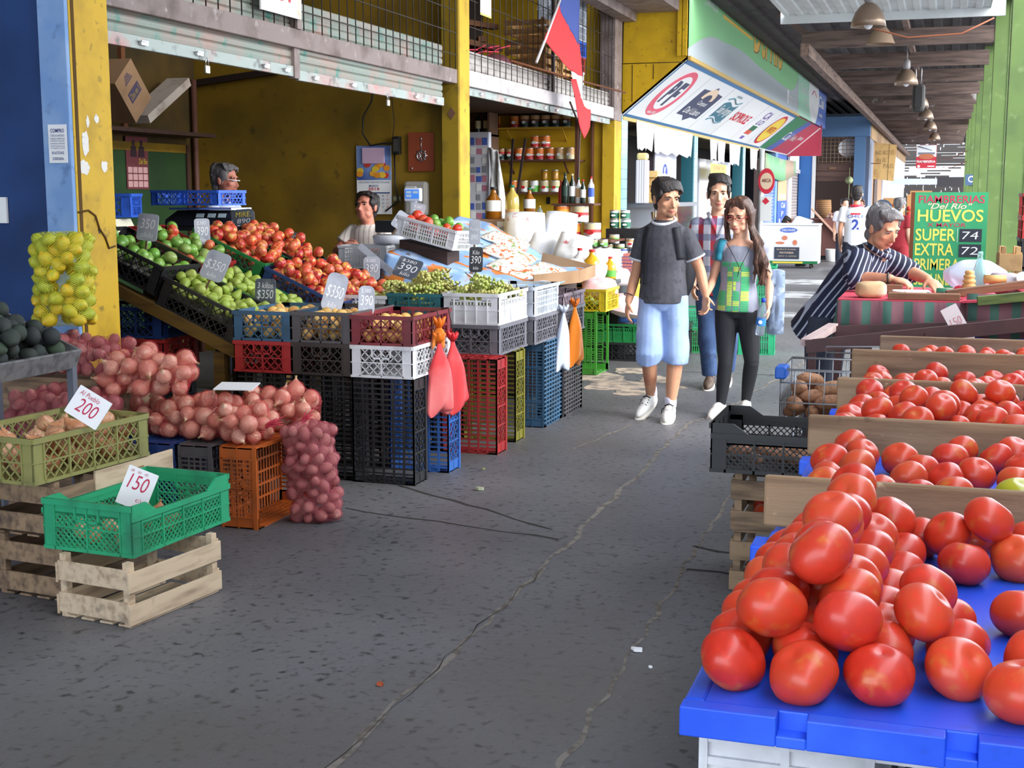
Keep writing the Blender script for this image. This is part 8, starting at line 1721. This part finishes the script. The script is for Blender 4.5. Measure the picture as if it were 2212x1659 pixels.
JEAN = mat('blue_jeans', (58,80,120), .85, mix=[((84,108,150), 5, .5, .7), ((36,52,84), 7, .55, .7)], bump=(20,.3)); legwear(pl, J, JEAN, (.095,.075,.068), .93, (.165,.115), .05, .0085, .006)
shoe(pl, (-.11,0,.085), (-.1,-.17,.05), flat('brown_shoe',(96,78,66),.6), SOLW); shoe(pl, (.004,.2,.11), (.01,.05,.05), MATS['brown_shoe'], SOLW)
# ---- old man leaning over the table
J = J_(head=(.325,-.09,1.43),neck=(.27,-.03,1.285),pel=(.015,.1,.90),shR=(.195,-.17,1.235),elR=(.19,-.24,1.145),wrR=(.39,-.3,1.15),shL=(.325,.13,1.23),elL=(.47,.1,1.17),wrL=(.585,-.08,1.135),hiR=(-.0,.01,.86),knR=(-.02,-.02,.47),anR=(-.05,.05,.09),hiL=(.03,.18,.86),knL=(.02,.17,.47),anL=(-.01,.22,.09))
old, P, R, (X, F, U) = person('grey haired man in a dark striped shirt leaning over the striped table', (-.66,7.95,0), J, radians(75), SKIN2, (radians(-28),radians(26),radians(4)), .97, old=True, open_=.1, spec=[(-.14,.1,.09),(-.06,.15,.11),(.03,.15,.11),(.35,.13,.1),(.65,.15,.105),(.88,.15,.1),(.97,.11,.08),(1.05,.055,.055)], hands={'R': ((1,-.12,-.22),(.1,.1,-1),1,.85,1.0),'L': ((.5,-.75,-.35),(0,.2,-1),-1,.4,1.0)}, brow=flat('brow_grey',(90,84,82)))
flesh(short_hair(P, R, .97, 0, 12, .95, .025), .006, 4, 'hair', HGRY, old)
OST = mat('navy_striped_cloth', (36,40,66), .8, mix=[((28,32,52), 6, .45, .7)])
n_ = OST.node_tree; bs = n_.nodes['Principled BSDF']; src = bs.inputs['Base Color'].links[0].from_socket; tc = n_.nodes.new('ShaderNodeTexCoord'); wv = n_.nodes.new('ShaderNodeTexWave'); wv.wave_type = 'BANDS'; mp = n_.nodes.new('ShaderNodeMapping'); mp.inputs['Rotation'].default_value = (0,radians(-30),radians(-20)); n_.links.new(tc.outputs['Object'], mp.inputs[0]); n_.links.new(mp.outputs[0], wv.inputs[0]); wv.inputs['Scale'].default_value = 10.5; wv.inputs['Distortion'].default_value = 1.2; wv.inputs['Detail Scale'].default_value = .6; mr = n_.nodes.new('ShaderNodeMapRange'); mr.inputs[1].default_value = .82; mr.inputs[2].default_value = .92; n_.links.new(wv.outputs[1], mr.inputs[0]); mx = n_.nodes.new('ShaderNodeMix'); mx.data_type = 'RGBA'; n_.links.new(mr.outputs[0], mx.inputs[0]); n_.links.new(src, mx.inputs[6]); mx.inputs[7].default_value = lin((176,182,198)); n_.links.new(mx.outputs[2], bs.inputs['Base Color'])
b = MB(); torso(b, J, [(-.32,.185,.16),(-.12,.18,.15),(.1,.172,.135),(.4,.165,.135),(.68,.175,.13),(.88,.165,.12),(.97,.12,.095),(1.03,.082,.075)], 0)
for s in 'RL':
    sh_, el, wr = J['sh'+s], J['el'+s], J['wr'+s]; b.ball(sh_, (.08,.08,.08), None, 12, 8); b.tube([sh_-(el-sh_)*.3, sh_, el], [.075,.082,.072], 14); b.tube([el-(wr-el)*.12, el, el+(wr-el)*.22], [.06,.07,.06], 14)
flesh(b, .0075, 4, 'shirt', OST, old, .006, 9)
a = MB(); ringtube(a, J['neck']+V((.035,-.01,.01)), (.6,-.1,1), .075, .016, .95); a.build('collar', OST, old)
a = MB(); ringtube(a, J['wrR']-V((.02,0,0)), (1,0,0), .03, .006); a.build('wristwatch', flat('watch_dark',(60,56,52),.3), old)
legwear(old, J, mat('dark_trousers',(54,58,74),.8), (.1,.085,.08), .95, (.16,.125), .05, .009, .004)
shoe(old, (-.05,.05,.09), (.1,.0,.05), flat('black_shoe',(30,28,28),.5), BLACK); shoe(old, (-.01,.22,.09), (.14,.17,.05), MATS['black_shoe'], BLACK)
# ---- sellers and the people far down the aisle
def simple(label, root, face, h, shirtm, trm, hair=HBLK, skin=SKIN2, head=(0,0,0), k=1.0, over=None, vox=.009, detail=False, sleeve=.6, hair_s=1, shoes=True, fringe=0):
    s = h/1.75; X, F, U = axes(face); c = lambda x, f, z: X*x*s+F*f*s+V((0,0,z*s))
    J = dict(head=c(0,.02,1.62),neck=c(0,0,1.45),pel=c(0,0,.92),shR=c(-.175,0,1.38),shL=c(.175,0,1.38),elR=c(-.22,-.03,1.1),elL=c(.22,-.03,1.1),wrR=c(-.22,.08,.88),wrL=c(.22,.08,.88),hiR=c(-.09,0,.88),hiL=c(.09,0,.88),knR=c(-.1,.04,.48),knL=c(.1,.02,.48),anR=c(-.1,0,.09),anL=c(.1,-.02,.09))
    for q, v in (over or {}).items(): J[q] = V(v)
    t, P, R, A = person(label, root, J, face, skin, head, k, vox=vox, detail=detail)
    flesh(short_hair(P, R, k, fringe, hair_s), vox*.9, 3, 'hair', hair, t); o = shirt(t, J, shirtm, face, .018, -.1, (.165,.118), sleeve, .07, voxel=vox)
    legwear(t, J, trm, (.095,.078,.07), .95, voxel=.01)
    if shoes:
        for q in 'RL': shoe(t, J['an'+q], J['an'+q]+F*.15+V((0,0,-.04)), MATS['black_shoe'], BLACK)
    return t, P, R, J, o
WSH = mat('white_shirt',(236,236,244),.8,bump=(14,.3)); BTR = flat('navy_trousers',(40,44,60),.8)
t, P, R, J, o = simple('seller in profile with grey hair and white glasses behind the blue tray', (-5.677,9.72,0), radians(92), 1.87, mat('pale_blue_shirt',(196,206,232),.8,bump=(14,.3)), BTR, HGRY, SKIN3, (0,.1,0), 1.08, detail=True, vox=.0075)
a = MB(); a.tube([P(-.07,.02,.008),P(-.062,.085,.008),P(-.04,.104,.004),P(0,.104,.006),P(.04,.104,.004),P(.07,.02,.008)], .004, 6); a.build('glasses', WHITE, t)
t, P, R, J, o = simple('seated seller in a pale striped shirt looking up beside the wall calendar', (-4.98,11.05,0), radians(-8), 1.62, mat('pale_striped_shirt',(222,214,206),.8,two=(0,.05,.3,(186,172,166))), BTR, HBLK, SKIN3, (radians(2),radians(-10),radians(3)), 1.12, {'elR': (-.27,-.1,1.10), 'wrR': (-.06,-.34,1.15), 'elL': (.25,-.12,1.1), 'wrL': (.08,-.36,1.15)}, detail=True, vox=.0075)
t, P, R, J, o = simple('man seen from behind in a white football shirt with number 2', (-1.24,20,0), radians(180), 1.74, WSH, BTR, HBLK, SKIN2, (0,0,0), 1.0, vox=.01)
hit = project(o, (0,1,0)); a = MB(); M2 = MB(); M2.text('2', Matrix(), -.05, 0, .1, .15, 0, .03, 0); M2.text('CHILE', Matrix(), -.12, .17, .24, .045, 0, .0, 0)
vs = [hit(V((p[0]+.0,0,p[1]+1.1)), .004) for p in M2.v]
if all(v is not None for v in vs): a.add(vs, M2.f)
a.build('number', flat('number_blue',(50,70,160),.7), t); a = MB(); cloth_patch(a, hit, (0,0,0), (1,0,0), (0,0,1), -.07, 1.34, .07, 1.365, 0); cloth_patch(a, hit, (0,0,0), (1,0,0), (0,0,1), -.07, 1.315, .07, 1.34, 1); a.build('flag_print', [WHITE, RED], t); a = MB(); ringtube(a, J['neck'], (0,0,1), .085, .02, .85); a.build('collar', RED, t)
simple('boy in a white shirt inside the far blue framed shop', (-1.98,28.2,0), 0, 1.52, WSH, BTR, HBLK, SKIN, (radians(20),0,0), 1.0, vox=.014); simple('second figure in red beside the boy in the far shop', (-1.68,28.4,0), 0, 1.5, flat('red_shirt',(190,60,50)), BTR, HBRN, SKIN3, (0,0,0), 1.0, vox=.014)
t, P, R, J, o = simple('woman in dark red clothes half hidden behind the old man', (-.7,22,0), radians(150), 1.55, mat('dark_red_dress',(150,36,46),.8,bump=(12,.3)), MATS['dark_red_dress'], HGRY, SKIN, (0,0,0), 1.0, vox=.012)
simple('man in white bending over behind the white freezer', (-3.0,30.4,0), radians(-90), 1.7, WSH, BTR, HBLK, SKIN2, (0,radians(60),0), 1.0, {'head': (-.38,0,.98), 'neck': (-.25,0,1.03), 'shR': (-.18,.15,1.0), 'shL': (-.18,-.15,1.0), 'elR': (-.3,.2,.78), 'elL': (-.3,-.2,.78), 'wrR': (-.4,.15,.62), 'wrL': (-.4,-.15,.62), 'pel': (.12,0,.92)}, vox=.014)
